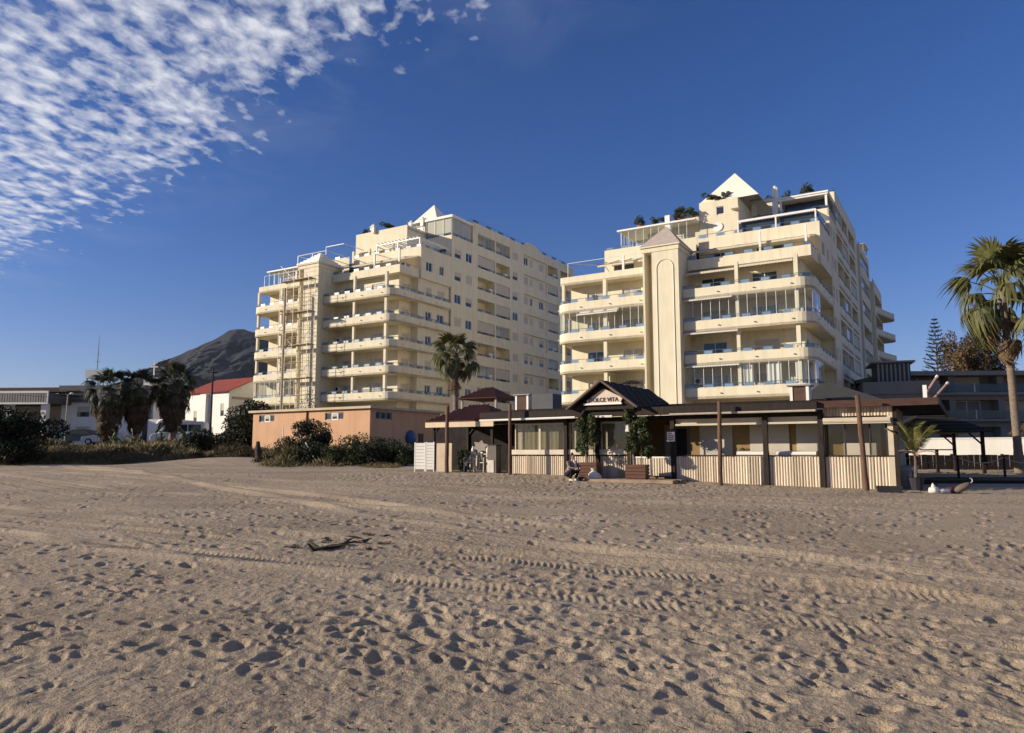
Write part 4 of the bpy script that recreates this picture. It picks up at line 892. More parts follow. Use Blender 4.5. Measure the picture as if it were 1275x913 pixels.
def bench(u0, u1, v, label):
    p = W((u0+u1)/2, v, 0.36); r_ = empty('bench', p, RZ, label, 'bench'); h = (u1-u0)/2
    mb = MB(); mb.box(-h, h, -0.3, 0.3, 0.0, 0.74); mb.build('bench_base', PALE, r_)
    n = max(1, int((u1-u0)/0.75))
    for i in range(n):
        mb = MB(); a = -h+2*h*i/n; b = -h+2*h*(i+1)/n
        prof = [(-0.30, 0.0), (-0.32, 0.06), (-0.28, 0.14), (0.0, 0.17), (0.28, 0.14), (0.32, 0.06), (0.30, 0.0)]; i0 = len(mb.v)
        for x in (a+0.01, b-0.01): mb.v += [(x, y, 0.742+z) for y, z in prof]
        k = len(prof)
        for j in range(k): mb.f.append((i0+j, i0+(j+1) % k, i0+k+(j+1) % k, i0+k+j)); mb.m.append(0)
        mb.f.append(tuple(range(i0, i0+k))); mb.f.append(tuple(range(i0+k, i0+2*k))); mb.m += [0, 0]
        mb.build('cushion', CUSH, r_)
bench(-3.0, -1.95, 0.75, 'short white cushioned bench behind the cane fence beside the red-brown pole')
bench(-1.6, -0.25, 0.7, 'long white cushioned bench behind the middle cane panel')
# roof of the long part: low pitch, dark roofing in overlapping strips, fascia and white gutter
mb = MB(); n = 9
for i in range(n):
    v0 = -0.55+i*0.45; z0 = 2.86+i*0.04; mb.box(-13.6, -0.02, v0, v0+0.47, z0, z0+0.06)
mb.build('roof', DTILE, bar)
mb = MB(); mb.box(-13.6, -0.02, -0.57, -0.552, 2.60, 2.90); mb.build('fascia', TIMBER, bar)
mb = MB(); mb.tube([(-13.55, -0.63, 2.57), (-9.0, -0.63, 2.60)], 0.045, 6); mb.build('gutter', WHITE, bar)
mb = MB(); mb.tube([(-8.15, -0.63, 2.60), (-7.4, -0.63, 2.60)], 0.045, 6); mb.build('gutter', WHITE, bar)
mb = MB(); mb.tube([(-5.1, -0.63, 2.61), (-0.05, -0.63, 2.61)], 0.04, 6); mb.build('gutter', mat('weathered_white', (0.42, 0.37, 0.30), 0.6, 0.15, 3), bar)
mb = MB(); mb.box(-5.1, -0.1, -0.1, 0.02, 2.2, 2.27); mb.box(-5.1, -0.1, 0.025, 0.06, 2.27, 2.62); mb.build('awning_box', mat('cream_box', (0.55, 0.48, 0.36), 0.6, 0.1, 2), bar)
mb = MB(); mb.box(-13.4, -0.05, 0.0, 0.09, 2.45, 2.61); mb.build('lintel', TIMBER, bar)
# raised right part: bamboo frieze, cream awning box, heavy brown fascia
mb = MB(); mb.box(-0.1, 3.5, -0.35, 9.5, 2.80, 2.9); mb.build('roof', DTILE, bar)
mb = MB(); mb.box(-0.1, 3.5, -0.40, -0.355, 2.70, 2.93); mb.build('fascia', mat('red_brown_board', (0.065, 0.032, 0.024), 0.75, 0.25, 3, stretch=(1, 6, 6)), bar)
mb = MB(); mb.box(3.505, 3.55, -0.4, 9.5, 2.70, 2.93); mb.build('fascia', TIMBER, bar)
cane_panel(0.1, 2.12, 2.42, 2.42, 2.76, v=-0.01)
mb = MB(); mb.box(0.1, 2.14, -0.22, -0.02, 2.16, 2.36); mb.tube([(0.1, -0.2, 2.26), (2.14, -0.2, 2.26)], 0.075, 8); mb.build('awning_box', mat('cream_box', (0.55, 0.48, 0.36)), bar)
mb = MB(); mb.box(2.02, 2.18, -0.02, 0.12, -0.02, 2.79); mb.build('post', mat('cream_frame', (0.55, 0.47, 0.34)), bar)
mb = MB(); mb.box(2.2, 2.32, -0.06, 0.06, -0.05, 2.79); mb.build('post', TIMBER, bar)
# glazed front panes of the right part
for (a, b) in ((0.15, 0.75), (1.45, 2.0)):
    mb = MB(); mb.box(a, a+0.05, 0.1, 0.16, 1.13, 2.16); mb.box(b-0.05, b, 0.1, 0.16, 1.13, 2.16); o = mb.build('folding_screen', DARKM, bar); q = MB(); q.box(a+0.05, b-0.05, 0.125, 0.135, 1.13, 2.16); q.build('pane', FILM, o)
# right flank: grey panels, service counter
GREYP = mat('grey_panel', (0.24, 0.235, 0.225), 0.7, 0.12, 1.2, stain=0.3)
for i, (a, b) in enumerate(((0.3, 1.5), (1.55, 2.8), (2.85, 4.2), (4.25, 5.7))):
    mb = MB(); mb.box(2.05, 2.12, a, b, -0.05, 2.78); mb.build('wall_panel', GREYP, bar)
mb = MB(); mb.box(2.13, 2.62, 0.5, 4.6, 0.62, 0.74); mb.build('counter', mat('grey_top', (0.3, 0.3, 0.29), 0.5, 0.1, 2), bar)
for a, b in ((0.5, 1.5), (2.2, 3.2)):
    mb = MB(); mb.box(2.14, 2.55, a, b, -0.05, 0.618); mb.build('cabinet', GREYP, bar)
# gabled entrance porch
ga = MB(); ru = -7.7; hw = 1.42; ze = 2.92; za = 3.95
for i in range(14):
    v0 = -0.95+i*0.36; dz = (i % 2)*0.0
    for s_ in (-1, 1):
        for j in range(5):
            f0 = j/5; f1 = (j+1)/5+0.02; p0 = (ru+s_*hw*f0, za-(za-ze)*f0+0.03*(1-0)); p1 = (ru+s_*hw*f1, za-(za-ze)*f1)
            ga.bar(((p0[0]+p1[0])/2, v0, (p0[1]+p1[1])/2+0.02*((i+j) % 2)), ((p0[0]+p1[0])/2, v0+0.355, (p0[1]+p1[1])/2+0.02*((i+j) % 2)), math.hypot(p1[0]-p0[0], p1[1]-p0[1]), 0.035, up=(-s_*(za-ze), 0, -hw*s_*s_) if s_ > 0 else ((za-ze), 0, -hw))
gab = ga.build('gable_roof', DTILE, bar)
for s_ in (-1, 1):
    mb = MB(); mb.bar((ru+s_*0.0, -0.99, za+0.02), (ru+s_*(hw+0.06), -0.99, ze-0.02), 0.07, 0.17, up=(0, 1, 0)); mb.build('barge_board', mat('grey_brown_board', (0.14, 0.10, 0.075), 0.85, 0.3, 3), bar)
mb = MB(); mb.poly([(ru-1.2, -0.72, 2.98), (ru+1.2, -0.72, 2.98), (ru, -0.72, 3.84)]); mb.box(ru-1.25, ru+1.25, -0.75, -0.6, 2.86, 2.977); mb.build('gable_wall', TIMBER, bar)
sg = MB(); SB = mat('pinkish_board', (0.62, 0.50, 0.40), 0.8, 0.15, 3)
y0 = -0.80; pr_ = [(ru-0.68, 3.12), (ru+0.72, 3.12), (ru+0.80, 3.26), (ru+0.72, 3.33), (ru+0.06, 3.66), (ru-0.1, 3.60), (ru-0.7, 3.22)]
for y in (y0, y0+0.05): sg.poly([(x, y, z) for x, z in pr_])
k = len(pr_)
for i in range(k): a = pr_[i]; b = pr_[(i+1) % k]; sg.poly([(a[0], y0, a[1]), (b[0], y0, b[1]), (b[0], y0+0.05, b[1]), (a[0], y0+0.05, a[1])])
sgn = empty('entrance_sign', W(ru, y0, 3.12), RZ, 'pinkish wooden name sign under the gable of the bar entrance', 'sign')
for i, (x, y, z) in enumerate(sg.v): sg.v[i] = (x-ru, y-y0, z-3.12)
sg.build('sign_board', SB, sgn)
tc_ = bpy.data.curves.new('lettering', 'FONT'); tc_.body = 'DOLCE VITA'; tc_.size = 0.215; tc_.extrude = 0.006; tc_.align_x = 'CENTER'; tc_.offset = 0.006; tc_.space_character = 1.02
to_ = bpy.data.objects.new('lettering', tc_); COL.objects.link(to_); bpy.context.view_layer.update()
tm = bpy.data.meshes.new_from_object(to_); bpy.data.objects.remove(to_); tm.materials.append(DARKM)
to_ = link('lettering', tm, sgn, (0.02, -0.012, 0.045)); to_.rotation_euler = (math.pi/2, 0, 0)
mb = MB(); mb.box(-0.82, 0.78, -0.05, 0.09, -0.075, -0.004); mb.build('ledge', WHITE, sgn)
for u in (-9.05, -6.35):
    mb = MB(); mb.bar((u, -0.72, 2.2), (u+(0.5 if u < -8 else -0.5), -0.72, 2.86), 0.09); mb.build('brace', TIMBER, bar)
# plants trained up beside the porch
def vine(u, v, z0, z1, n, label):
    r_ = empty('climbing_plant', W(u, v, gz(u, v)), 0, label, 'climbing plant')
    P, cc = clumps(n, (0, 0, (z0+z1)/2), (0.30, 0.30, (z1-z0)/2), 9, 0.5, int(n+u*10)); Vv, Ff = leaf_cloud(P, 0.12); link('foliage', np_mesh('foliage', Vv, Ff, LEAFD), r_)
    mb = MB(); mb.tube([(0.02, 0, 0), (0.06, 0.02, z0*0.6), (0, 0, z1*0.9)], 0.025, 5); mb.build('stem', BARK, r_)
vine(-8.55, -0.55, 1.7, 2.75, 700, 'dark climbing plant hanging at the gable porch by the bushier potted tree')
vine(-6.75, -0.55, 2.05, 2.75, 600, 'dark climbing plant hanging at the gable porch by the forked potted tree')
# deck in front of the entrance
DECK = mat('weathered_plank', (0.30, 0.225, 0.155), 0.9, 0.25, 3, 0.3, 20, stretch=(1, 6, 1))
dk = empty('boardwalk', W(-6.9, -0.9, 0.24), RZ, 'weathered plank boardwalk in front of the bar entrance', 'boardwalk')
for i in range(11):
    v_ = -0.85+i*0.17; g_ = 0.22; mb = MB(); mb.box(-2.0+random.uniform(-.05, .05), 2.2+random.uniform(-.05, .05), v_, v_+0.15, -0.12, 0.0+random.uniform(-.006, .006)); mb.build('plank', DECK, dk)
# signs on posts
for (u, z0, z1, w_, lab) in ((-5.24, 1.62, 1.98, 0.15, 'small white notice with red lines on the post beside the gate'),):
    p = W(u, -0.15, z0); r_ = empty('notice', p, RZ, lab, 'notice'); mb = MB(); mb.box(-w_, w_, -0.02, 0.0, 0, z1-z0); mb.build('notice_board', WHITE, r_)
    mb = MB(); RED = mat('red_print', (0.5, 0.08, 0.06), 0.7, 0.1, 3)
    for i in range(4): mb.box(-w_*0.7, w_*(0.7 if i != 3 else 0.2), -0.024, -0.021, 0.05+i*0.075, 0.085+i*0.075)
    mb.build('print', RED, r_)
p = W(-6.98, -0.16, 2.02); r_ = tag(MB().box(-0.07, 0.07, -0.05, 0, 0, 0.26).box(-0.05, 0.05, -0.06, -0.052, 0.05, 0.2).build('wall_light', WHITE, None, loc=p, rz=RZ), 'small white box lamp on the post behind the forked potted tree', 'lamp')
# tall wooden poles along the front
def pole(u, v, z1, r, lean, label, dark=False):
    g = gz(u, v)-0.3; p = W(u, v, g); mb = MB(); H = z1-g
    pts = [(lean*(i/8.0)+0.005*math.sin(i*2.1), 0.005*math.cos(i*1.7), H*i/8.0) for i in range(9)]; mb.tube(pts, [r*(1.12-0.2*i/8.0)+0.002*math.sin(i*3) for i in range(9)], 9)
    tag(mb.build('wooden_pole', POLEW, None, True, p, RZ), label, 'pole', 'tall poles along the front of the bar')
pole(-3.2, -1.0, 3.0, 0.075, 0.05, 'red-brown round wooden pole between the gate and the white benches')
pole(1.42, -1.0, 3.04, 0.08, -0.13, 'leaning red-brown wooden pole in front of the last cane panel')
pole(-11.8, -1.0, 3.22, 0.07, 0.0, 'weathered wooden pole at the left end of the white sill')
pole(-15.0, -1.0, 3.2, 0.085, 0.0, 'dark weathered wooden pole beside the pale board')
# far roof things: vents with white trims, grey awning roof
def vent(u, v, z0, z1, w_, label):
    r_ = empty('roof_cabinet', W(u, v, z0), RZ, label, 'cabinet'); h = z1-z0; mb = MB(); mb.box(-w_, w_, 0, 0.5, -0.3, h); mb.build('door_panel', mat('brown_board', (0.10, 0.055, 0.04), 0.8, 0.2, 3), r_)
    for s_ in (-1, 1): mb = MB(); mb.box(s_*(w_+0.06)-0.05, s_*(w_+0.06)+0.05, -0.03, 0.5, -0.3, h-0.003); mb.build('trim', WHITE, r_)
    mb = MB(); mb.box(-w_-0.2, w_+0.2, -0.1, 0.6, h, h+0.05); mb.build('lid', GREYF, r_)
vent(-0.9, 1.4, 2.9, 3.62, 0.22, 'brown roof cabinet with white trims beside the grey canopy roof')
vent(-13.6, 3.0, 2.95, 3.9, 0.25, 'brown roof cabinet with white trims above the screened end of the bar')
mb = MB(); mb.box(-0.35, 0.75, -0.4, 0.5, -0.3, 0.95); tag(mb.build('roof_tank', mat('slate_grey', (0.07, 0.075, 0.085), 0.6, 0.15, 2), None, loc=W(-12.6, 3.2, 2.95), rz=RZ), 'slate grey box on the bar roof next to a brown cabinet', 'tank')
cr_ = empty('canopy_roof', W(0.35, 4.0, 0.3), RZ, 'grey hipped canvas canopy rising behind the bar roof', 'canopy'); mb = MB(); GC = mat('grey_canvas', (0.045, 0.045, 0.043), 0.9, 0.1, 2)
b_ = [(-1.7, -1.5), (1.6, -1.5), (1.6, 1.5), (-1.7, 1.5)]; t_ = [(-0.9, -0.1), (-0.5, -0.1), (-0.5, 0.1), (-0.9, 0.1)]
for i in range(4): j = (i+1) % 4; mb.poly([(*b_[i], 2.72), (*b_[j], 2.72), (*t_[j], 3.6), (*t_[i], 3.6)])
mb.poly([(*p, 3.6) for p in t_]); mb.build('canvas', GC, cr_)
for x, y in b_: mb = MB(); mb.box(x*0.95-0.04, x*0.95+0.04, y*0.95-.04, y*0.95+.04, 0, 2.73); mb.build('leg', GREYF, cr_)
# roof terrace rail and two tilted tubes on the right flank
rt_ = empty('terrace_rail', W(3.1, 1.5, 2.9), RZ, 'dark metal rail with a white post on the right edge of the bar roof', 'railing')
mb = MB(); mb.tube([(0, 0, 0.48), (0, 4.2, 0.48)], 0.03, 5); mb.tube([(0, 0, 0.25), (0, 4.2, 0.25)], 0.02, 5)
for i in range(6): mb.bar((0, 0.84*i, 0), (0, 0.84*i, 0.48), 0.04)
mb.build('rail', DARKM, rt_); mb = MB(); mb.box(-0.06, 0.06, -0.3, -0.18, 0.0, 0.55); mb.build('end_post', WHITE, rt_)
def at(px, py, Y):
    """world point at forward distance Y along a sight line of the photograph (used to measure the place)"""
    c, s = math.cos(R(6.66)), math.sin(R(6.66)); x = (px-637.5)/921; y = (456.5-py)/921
    d = Vector((x, c-y*s, s+y*c)); t = Y/d.y; return Vector((d.x*t, Y, 1.2+d.z*t))
for i, (pa, pb, lb) in enumerate(((at(1151, 493, 25.0), at(1166, 470, 25.3), 'tilted pinkish tube above the roof rail, the one nearer the white end post'), (at(1163, 496, 26.4), at(1179, 478, 26.7), 'tilted pinkish tube above the roof rail, farther from the white end post'))):
    r_ = empty('parasol_pole', (pa.x, pa.y, 2.9), 0, lb, 'tube'); d = pb-pa; q0 = Vector((0, 0, pa.z-2.9)); mb = MB(); mb.tube([(0, 0, 0), q0, q0+d], 0.04, 6); mb.build('tube', mat('pink_tube', (0.42, 0.27, 0.20), 0.6, 0.1, 3), r_); mb = MB(); mb.tube([q0+d*0.97, q0+d*1.08], 0.05, 6); mb.build('end_cap', WHITE, r_)
# dark open pavilion on the right
def hip_pavilion(name, loc, rz, hw, hd, ze, za, ridge, mroof, label, posts=True, braces=True, fascia=None, strips=7, postm=None, tiles=False):
    r_ = empty(name, loc, rz, label, 'pavilion'); mb = MB()
    for i in range(strips):
        f0 = i/strips; f1 = (i+1)/strips; 
        def ring(f, dz): x = hw*(1-f)+ridge*f; y = hd*(1-f); return [(-x, -y, ze+(za-ze)*f+dz), (x, -y, ze+(za-ze)*f+dz), (x, y, ze+(za-ze)*f+dz), (-x, y, ze+(za-ze)*f+dz)]
        a = ring(f0, 0.03); b = ring(f1, 0.0); c = ring(f0, 0)
        for k in range(4): j = (k+1) % 4; mb.poly([a[k], a[j], b[j], b[k]]); mb.poly([c[k], c[j], a[j], a[k]])
    mb.poly([(-hw+.02, -hd+.02, ze-.01), (hw-.02, -hd+.02, ze-.01), (hw-.02, hd-.02, ze-.01), (-hw+.02, hd-.02, ze-.01)])
    ro = mb.build('roof', mroof, r_)
    if tiles:
        q = MB()
        for s_ in (-1,):
            n = int(hw*2/0.16)
            for i in range(n):
                x = -hw+2*hw*(i+0.5)/n; xt = max(-ridge, min(ridge, x)) ; f = 1.0 if abs(x) <= ridge else (hw-abs(x))/(hw-ridge)
                q.tube([(x, -hd, ze+0.03), (x, -hd*(1-f), ze+(za-ze)*f+0.03)], 0.05, 5)
        tag(q.build('tile_rows', mroof, ro), kind='stuff')
    for x in (-hw*0.84, hw*0.84):
        for y in (-hd*0.8, hd*0.8):
            m2 = MB(); m2.box(x-0.06, x+0.06, y-0.06, y+0.06, 0, ze-0.012); m2.build('post', postm or TIMBER, r_)
            if braces: m2 = MB(); m2.bar((x, y, ze-0.55), (x-math.copysign(0.5, x), y, ze-0.05), 0.06); m2.build('brace', TIMBER, r_)
    if fascia: m2 = MB(); m2.box(-hw+0.05, hw-0.05, -hd+0.02, -hd+0.08, ze-0.24, ze-0.012); m2.build('fascia', fascia, r_)
    return r_
hip_pavilion('pavilion', (18.6, 33.0, 0.3), R(-12), 1.75, 2.0, 1.78, 2.75, 0.25, DTILE, 'dark open timber pavilion beside the tall palm')
hip_pavilion('pavilion', W(-15.0, 1.5, 0.38), RZ, 1.9, 1.7, 2.2, 3.0, 0.5, MTILE, 'maroon tiled open shelter with cream fascia at the end of the bar', fascia=mat('cream_fascia', (0.60, 0.48, 0.33), 0.7, 0.1, 2), tiles=True)
hip_pavilion('pavilion', (-1.45, 47.0, 0.45), R(-31), 1.5, 1.5, 4.1, 4.85, 0.35, MTILE, 'small maroon tiled lookout pavilion raised above the shelter roof', tiles=True, braces=False, postm=mat('pavilion_grey', (0.3, 0.27, 0.23), 0.7, 0.1, 2))
def gy_(y): return float(G(y))
# ------------------------------------------------------------------ peach coloured hut
PEACH = mat('peach_render', (0.58, 0.35, 0.21), 0.9, 0.07, 0.8, 0.3, 18, stain=0.3)
hut = empty('beach_hut', (-9.2, 48.0, 0.45), RZ, 'low peach rendered hut with flat pale roof slab, in front of the scaffolded block', 'hut')
mb = MB(); zt = 3.62
fo = [(-10.66, -9.05, 2.95, 3.45, 0.14), (-4.05, -2.34, 2.95, 3.45, 0.14)]; so_ = [(0.54, 2.13, 2.95, 3.45, 0.14)]
mb.panel(lambda s, z, d: (s, d, z), -11.3, 0, -0.3, zt, fo); mb.panel(lambda s, z, d: (-d, s, z), 0, 7.5, -0.3, zt, so_); mb.box(-11.3, -11.2, 0.003, 7.5, -0.3, zt); mb.box(-11.2, 0, 7.4, 7.5, -0.3, zt-0.003)
mb.build('wall', PEACH, hut); mb = MB(); mb.box(-11.55, 0.25, -0.25, 7.7, zt+0.003, zt+0.16); mb.build('roof_slab', mat('pale_slab', (0.52, 0.42, 0.30), 0.9, 0.1, 1), hut)
for (a, b, c, d, e) in fo:
    for k in range(3): window(hut, (a+(b-a)*k/3, 0.06, c), 0, (b-a)/3-0.02, d-c, 'greydark' if (k != 1) else 'half')
for k in range(3): window(hut, (-0.06, 0.54+0.53*k, 2.95), math.pi/2, 0.51, 0.5, 'greydark')
mb = MB(); mb.tube([(-5.75, -0.06, 0), (-5.75, -0.06, zt-0.01)], 0.05, 6); mb.build('downpipe', mat('brown_pipe', (0.22, 0.1, 0.07), 0.6, 0.1, 3), hut)
mb = MB(); mb.box(0.01, 0.06, 5.0, 5.5, 1.5, 2.1); mb.build('meter_box', DARKM, hut)
mb = MB(); mb.lathe([(0.02, 0.28), (0.3, 0.24), (0.5, 0.1), (0.54, 0.0), (0.5, -0.02)], (0, 0, 0), 18)
for i, (x, y, z) in enumerate(mb.v): mb.v[i] = (z, x, y)
tag(mb.build('water_tank', mat('blue_plastic', (0.03, 0.09, 0.24), 0.45, 0.1, 2), None, True, Vector((-9.2, 48, 0.45))+EU*0.06+EV*4.1+Vector((0, 0, 1.78)), RZ), 'round blue tank fixed to the shaded end of the peach hut', 'tank')
# ------------------------------------------------------------------ town on the left
CLAD = mat('grey_cladding', (0.26, 0.25, 0.23), 0.6, 0.12, 0.6, stretch=(2, 1, 0.2)); DCLAD = mat('slate_cladding', (0.10, 0.105, 0.11), 0.7, 0.12, 0.5); RUST = mat('brown_sheet_roof', (0.13, 0.075, 0.055), 0.8, 0.25, 0.4, stretch=(3, 0.4, 1)); REDR = mat('red_tile', (0.26, 0.05, 0.035), 0.8, 0.2, 1.5, 0.3, 8)
wh = empty('warehouse', (-50.3, 80, 1.7), R(-4), 'wide warehouse with ribbed grey fascia and brown sheet roof behind the dark bush', 'warehouse')
mb = MB(); mb.box(-26, 0, 0, 0.12, 5.95, 6.2); mb.box(-26, 0, 0, 0.12, 4.75, 4.95); mb.box(-0.15, 0, 0.003, 0.1, 4.955, 5.945); mb.build('fascia_frame', WHITE, wh)
mb = MB()
for i in range(87): mb.box(-26+i*0.297, -26+i*0.297+0.22, 0.03, 0.10, 4.955, 5.945)
tag(mb.build('ribbed_fascia', CLAD, wh), kind='stuff'); mb = MB(); mb.box(-26, -0.02, 0.12, 14, 4.9, 6.0); mb.build('body', DCLAD, wh)
for i in range(7): mb = MB(); mb.box(-25+i*4.0, -24.4+i*4.0, 0.4, 1.0, 0, 4.9); mb.build('column', WHITE, wh)
mb = MB(); mb.box(-26, -0.5, 6, 6.2, -0.3, 4.88); mb.build('wall', mat('shop_wall', (0.45, 0.42, 0.38), 0.8, 0.15, 0.5), wh)
mb = MB()
for i in range(6): y0 = 1.5+i*1.9; mb.box(-24, 1.0, y0, y0+1.95, 6.2+i*0.26, 6.27+i*0.26)
mb.build('roof', RUST, wh)
wb = empty('office_building', (-51.0, 84, 1.9), R(-4), 'white two-storey building with slate-grey upper band beside the palms', 'building')
wo = [(1.6, 3.2, 3.3, 4.6, 0.15), (1.6, 3.4, 0.7, 2.3, 0.15), (4.9, 6.6, 0.6, 2.3, 0.15), (6.9, 7.9, 3.4, 4.5, 0.15)]
mb = MB(); mb.panel(lambda s, z, d: (s, d, z), -0.2, 9.5, -0.5, 5.0, wo); mb.build('wall', WHITE, wb)
mb = MB(); mb.box(-0.4, 9.8, -0.35, 6, 5.0, 6.9); mb.build('upper_band', DCLAD, wb); mb = MB(); mb.box(-0.2, 9.5, 0.2, 6, -0.5, 4.99); mb.build('body', DCLAD, wb)
mb = MB(); mb.box(4.2, 4.5, -0.15, -0.003, -0.5, 4.99); mb.build('pier', mat('grey_pier', (0.35, 0.35, 0.36), 0.8, 0.1, 1), wb)
for o in wo: window(wb, (o[0], 0.05, o[2]), 0, o[1]-o[0], o[3]-o[2], 'shut' if o[2] < 1 else 'half')
# roof tank with antenna
rt = empty('rooftop_tank', (-53.2, 94, 9.6), 0, 'white water tank carrying a tall thin antenna above the brown roof', 'tank')
mb = MB(); mb.box(-0.9, 0.9, -0.8, 0.8, 1.0, 2.1); mb.build('tank', WHITE, rt); mb = MB()
for x in (-0.7, 0.7):
    for y in (-0.6, 0.6): mb.bar((x, y, -8.0), (x, y, 1.0), 0.12)
mb.build('stand', GREYF, rt); mb = MB(); mb.tube([(0.15, 0, 2.1), (0.15, 0, 5.0), (0.15, 0, 6.6)], [0.06, 0.04, 0.02], 5)
for z in (3.2, 4.2): mb.bar((-0.3, 0, z), (0.6, 0, z), 0.03)
mb.build('antenna', GREYF, rt)
ch = empty('chapel', (-38.6, 82, 1.9), R(-6), 'small white chapel with an arched dark window and a cross, behind the palms', 'chapel')
mb = MB(); ao = [(-0.75, 0.75, 0.4, 2.6, 0.3)]
mb.panel(lambda s, z, d: (s, d, z), -1.8, 1.4, -0.5, 3.0, ao); mb.box(-1.8, 1.4, 0.31, 4, -0.5, 2.99); mb.box(-4.2, -2.8, 2.5, 3.9, -0.5, 8.0); mb.box(-2.8, -1.8, 2.7, 3.7, -0.5, 2.5); mb.build('wall', WHITE, ch)
arc = MB(); pts = [(-0.75, -0.06, 0.4), (-0.75, -0.06, 1.9)]+[(-0.75*math.cos(t), -0.06, 1.9+1.0*math.sin(t)) for t in np.linspace(0.2, math.pi-0.2, 9)]+[(0.75, -0.06, 1.9), (0.75, -0.06, 0.4)]
arc.tube(pts, 0.16, 6); arc.build('arch_moulding', WHITE, ch); m_ = MB(); m_.box(-0.74, 0.74, 0.12, 0.2, 0.4, 2.6)
m_.build('arched_window', DGLASS, ch)
cx = MB(); cx.box(-3.56, -3.44, 3.3, 3.42, 8.0, 10.0); cx.box(-3.95, -3.05, 3.3, 3.42, 9.2, 9.33); cx.build('cross', WHITE, ch)
rh = empty('white_house', (-37.2, 97, 2.0), RZ, 'white two-storey house with a red tiled roof left of the scaffolded block', 'house')
hoz = [(-1.6, -0.9, 4.0, 5.7, 0.15), (-7.2, -6.5, 3.2, 4.9, 0.15), (-3.6, -2.9, 1.2, 2.6, 0.15)]
mb = MB(); mb.panel(lambda s, z, d: (s, d, z), -9.0, 0, -0.6, 7.3, hoz); mb.poly([(0, 0, -0.6), (0, 10, -0.6), (0, 10, 7.3), (0, 5, 9.5), (0, 0, 7.3)]); mb.box(-9.0, -0.1, 0.16, 9.9, -0.6, 7.25); mb.build('wall', WHITE, rh)
mb = MB(); mb.box(-5.2, -4.0, -0.55, 0.16, -0.6, 7.0); mb.box(-2.6, -0.2, -0.02, -0.003, 6.6, 6.9); mb.build('pier', WHITE, rh)
mb = MB()
for i in range(12): f = i/12; mb.bar((-9.3, -0.45+5.45*(f+1/24), 7.22+2.35*(f+1/24)), (0.35, -0.45+5.45*(f+1/24), 7.22+2.35*(f+1/24)), 0.5, 0.09, up=(0, -2.35, 5.45))
mb.poly([(-9.3, 5, 9.6), (0.35, 5, 9.6), (0.35, 10.4, 7.2), (-9.3, 10.4, 7.2)]); mb.build('roof', REDR, rh)
for o in hoz: window(rh, (o[0], 0.05, o[2]), 0, o[1]-o[0], o[3]-o[2], 'half')
mb = MB(); mb.box(0.01, 0.1, 0.5, 9.5, 6.3, 6.6); mb.build('string_course', mat('beige_trim', (0.4, 0.33, 0.25), 0.8, 0.1, 1), rh)
# poles in the street
p = at(262, 530, 75); mb = MB(); mb.tube([(0, 0, -0.3), (0, 0, 7.7)], [0.13, 0.09], 8); up_ = empty('utility_pole', (p.x, 75, gy_(75)), 0, 'dark wooden utility pole in front of the white house', 'utility pole'); mb.build('pole', mat('tarred_wood', (0.06, 0.05, 0.045), 0.9, 0.2, 2), up_)
mb = MB(); mb.bar((-0.5, 0, 7.3), (0.5, 0, 7.3), 0.09); mb.build('crossarm', TIMBER, up_)
p = at(81, 540, 72); lp = empty('street_lamp', (p.x, 72, gy_(72)), 0, 'thin grey street lamp in front of the white office building', 'street lamp')
mb = MB(); mb.tube([(0, 0, -0.2), (0, 0, 4.9)], [0.07, 0.045], 6); mb.tube([(0, 0, 4.9), (0.3, 0, 5.1)], 0.035, 5); mb.build('column', GREYF, lp); mb = MB(); mb.lathe([(0.03, 0), (0.2, 0.04), (0.16, 0.12), (0.03, 0.18)], (0.38, 0, 5.0), 8); mb.build('lamp_head', WHITE, lp)
mb = MB(); mb.tube([at(57, 487, 80)-at(57, 487, 80)+Vector((-53.4, 79.8, 7.4)), Vector((-46, 78, 6.9)), Vector((-38, 76, 7.2)), Vector((-30.6, 75, 8.9))], 0.02, 4); tag(mb.build('overhead_cable', DARKM), 'dark overhead cable running from the warehouse to the utility pole', 'cable')
# ------------------------------------------------------------------ right: grey building, white wall
GRB = mat('grey_render', (0.22, 0.21, 0.195), 0.85, 0.08, 0.6, stain=0.2)
gb = empty('grey_building', (37.5, 72, 1.5), R(-3), 'low grey three-storey building with glass balcony rails, behind the tall palm', 'building')
H = 7.55; mb = MB(); fl = [0.0, 2.6, 5.15]; ops = []
for k, z in enumerate(fl):
    for i in range(6): ops.append((1.0+i*4.6, 5.0+i*4.6, z+0.35, z+2.2, 1.3, True))
mb.panel(lambda s, z, d: (s, d, z), 0, 30, -0.6, H-0.45, ops); mb.box(0, 30, 1.4, 12, -0.6, H-0.47); mb.build('wall', GRB, gb)
mb = MB(); mb.box(-0.5, 31, -0.9, 12.5, H-0.42, H); mb.build('roof_slab', mat('grey_slab', (0.22, 0.21, 0.20), 0.85, 0.1, 0.8), gb)
for k, z in enumerate(fl):
    mb = MB(); mb.box(0.2, 30, -0.7, -0.003, z+0.1, z+0.34); mb.build('balcony_slab', GRB, gb)
    for i in range(9):
        o_ = MB(); o_.bar((0.5+i*3.3, -0.6, z+0.34), (0.5+i*3.3, -0.6, z+1.2), 0.1); pst = o_.build('rail_post', mat('dull_white', (0.5, 0.49, 0.47), 0.7, 0.08, 2), gb)
        if i < 8: q = MB(); q.box(0.6+i*3.3, 3.7+i*3.3, -0.62, -0.60, z+0.4, z+1.15); q.build('glass_panel', BGLASS, gb)
for o in ops: window(gb, (o[0]+0.4, 1.29, o[2]), 0, 2.6, o[3]-o[2], 'slide' if random.random() < 0.6 else 'shut')
pw = empty('plant_room', (35.2, 70, 1.5), R(-20), 'grey annexe with a dark ribbed rooftop plant room beside the nearer block', 'annexe')
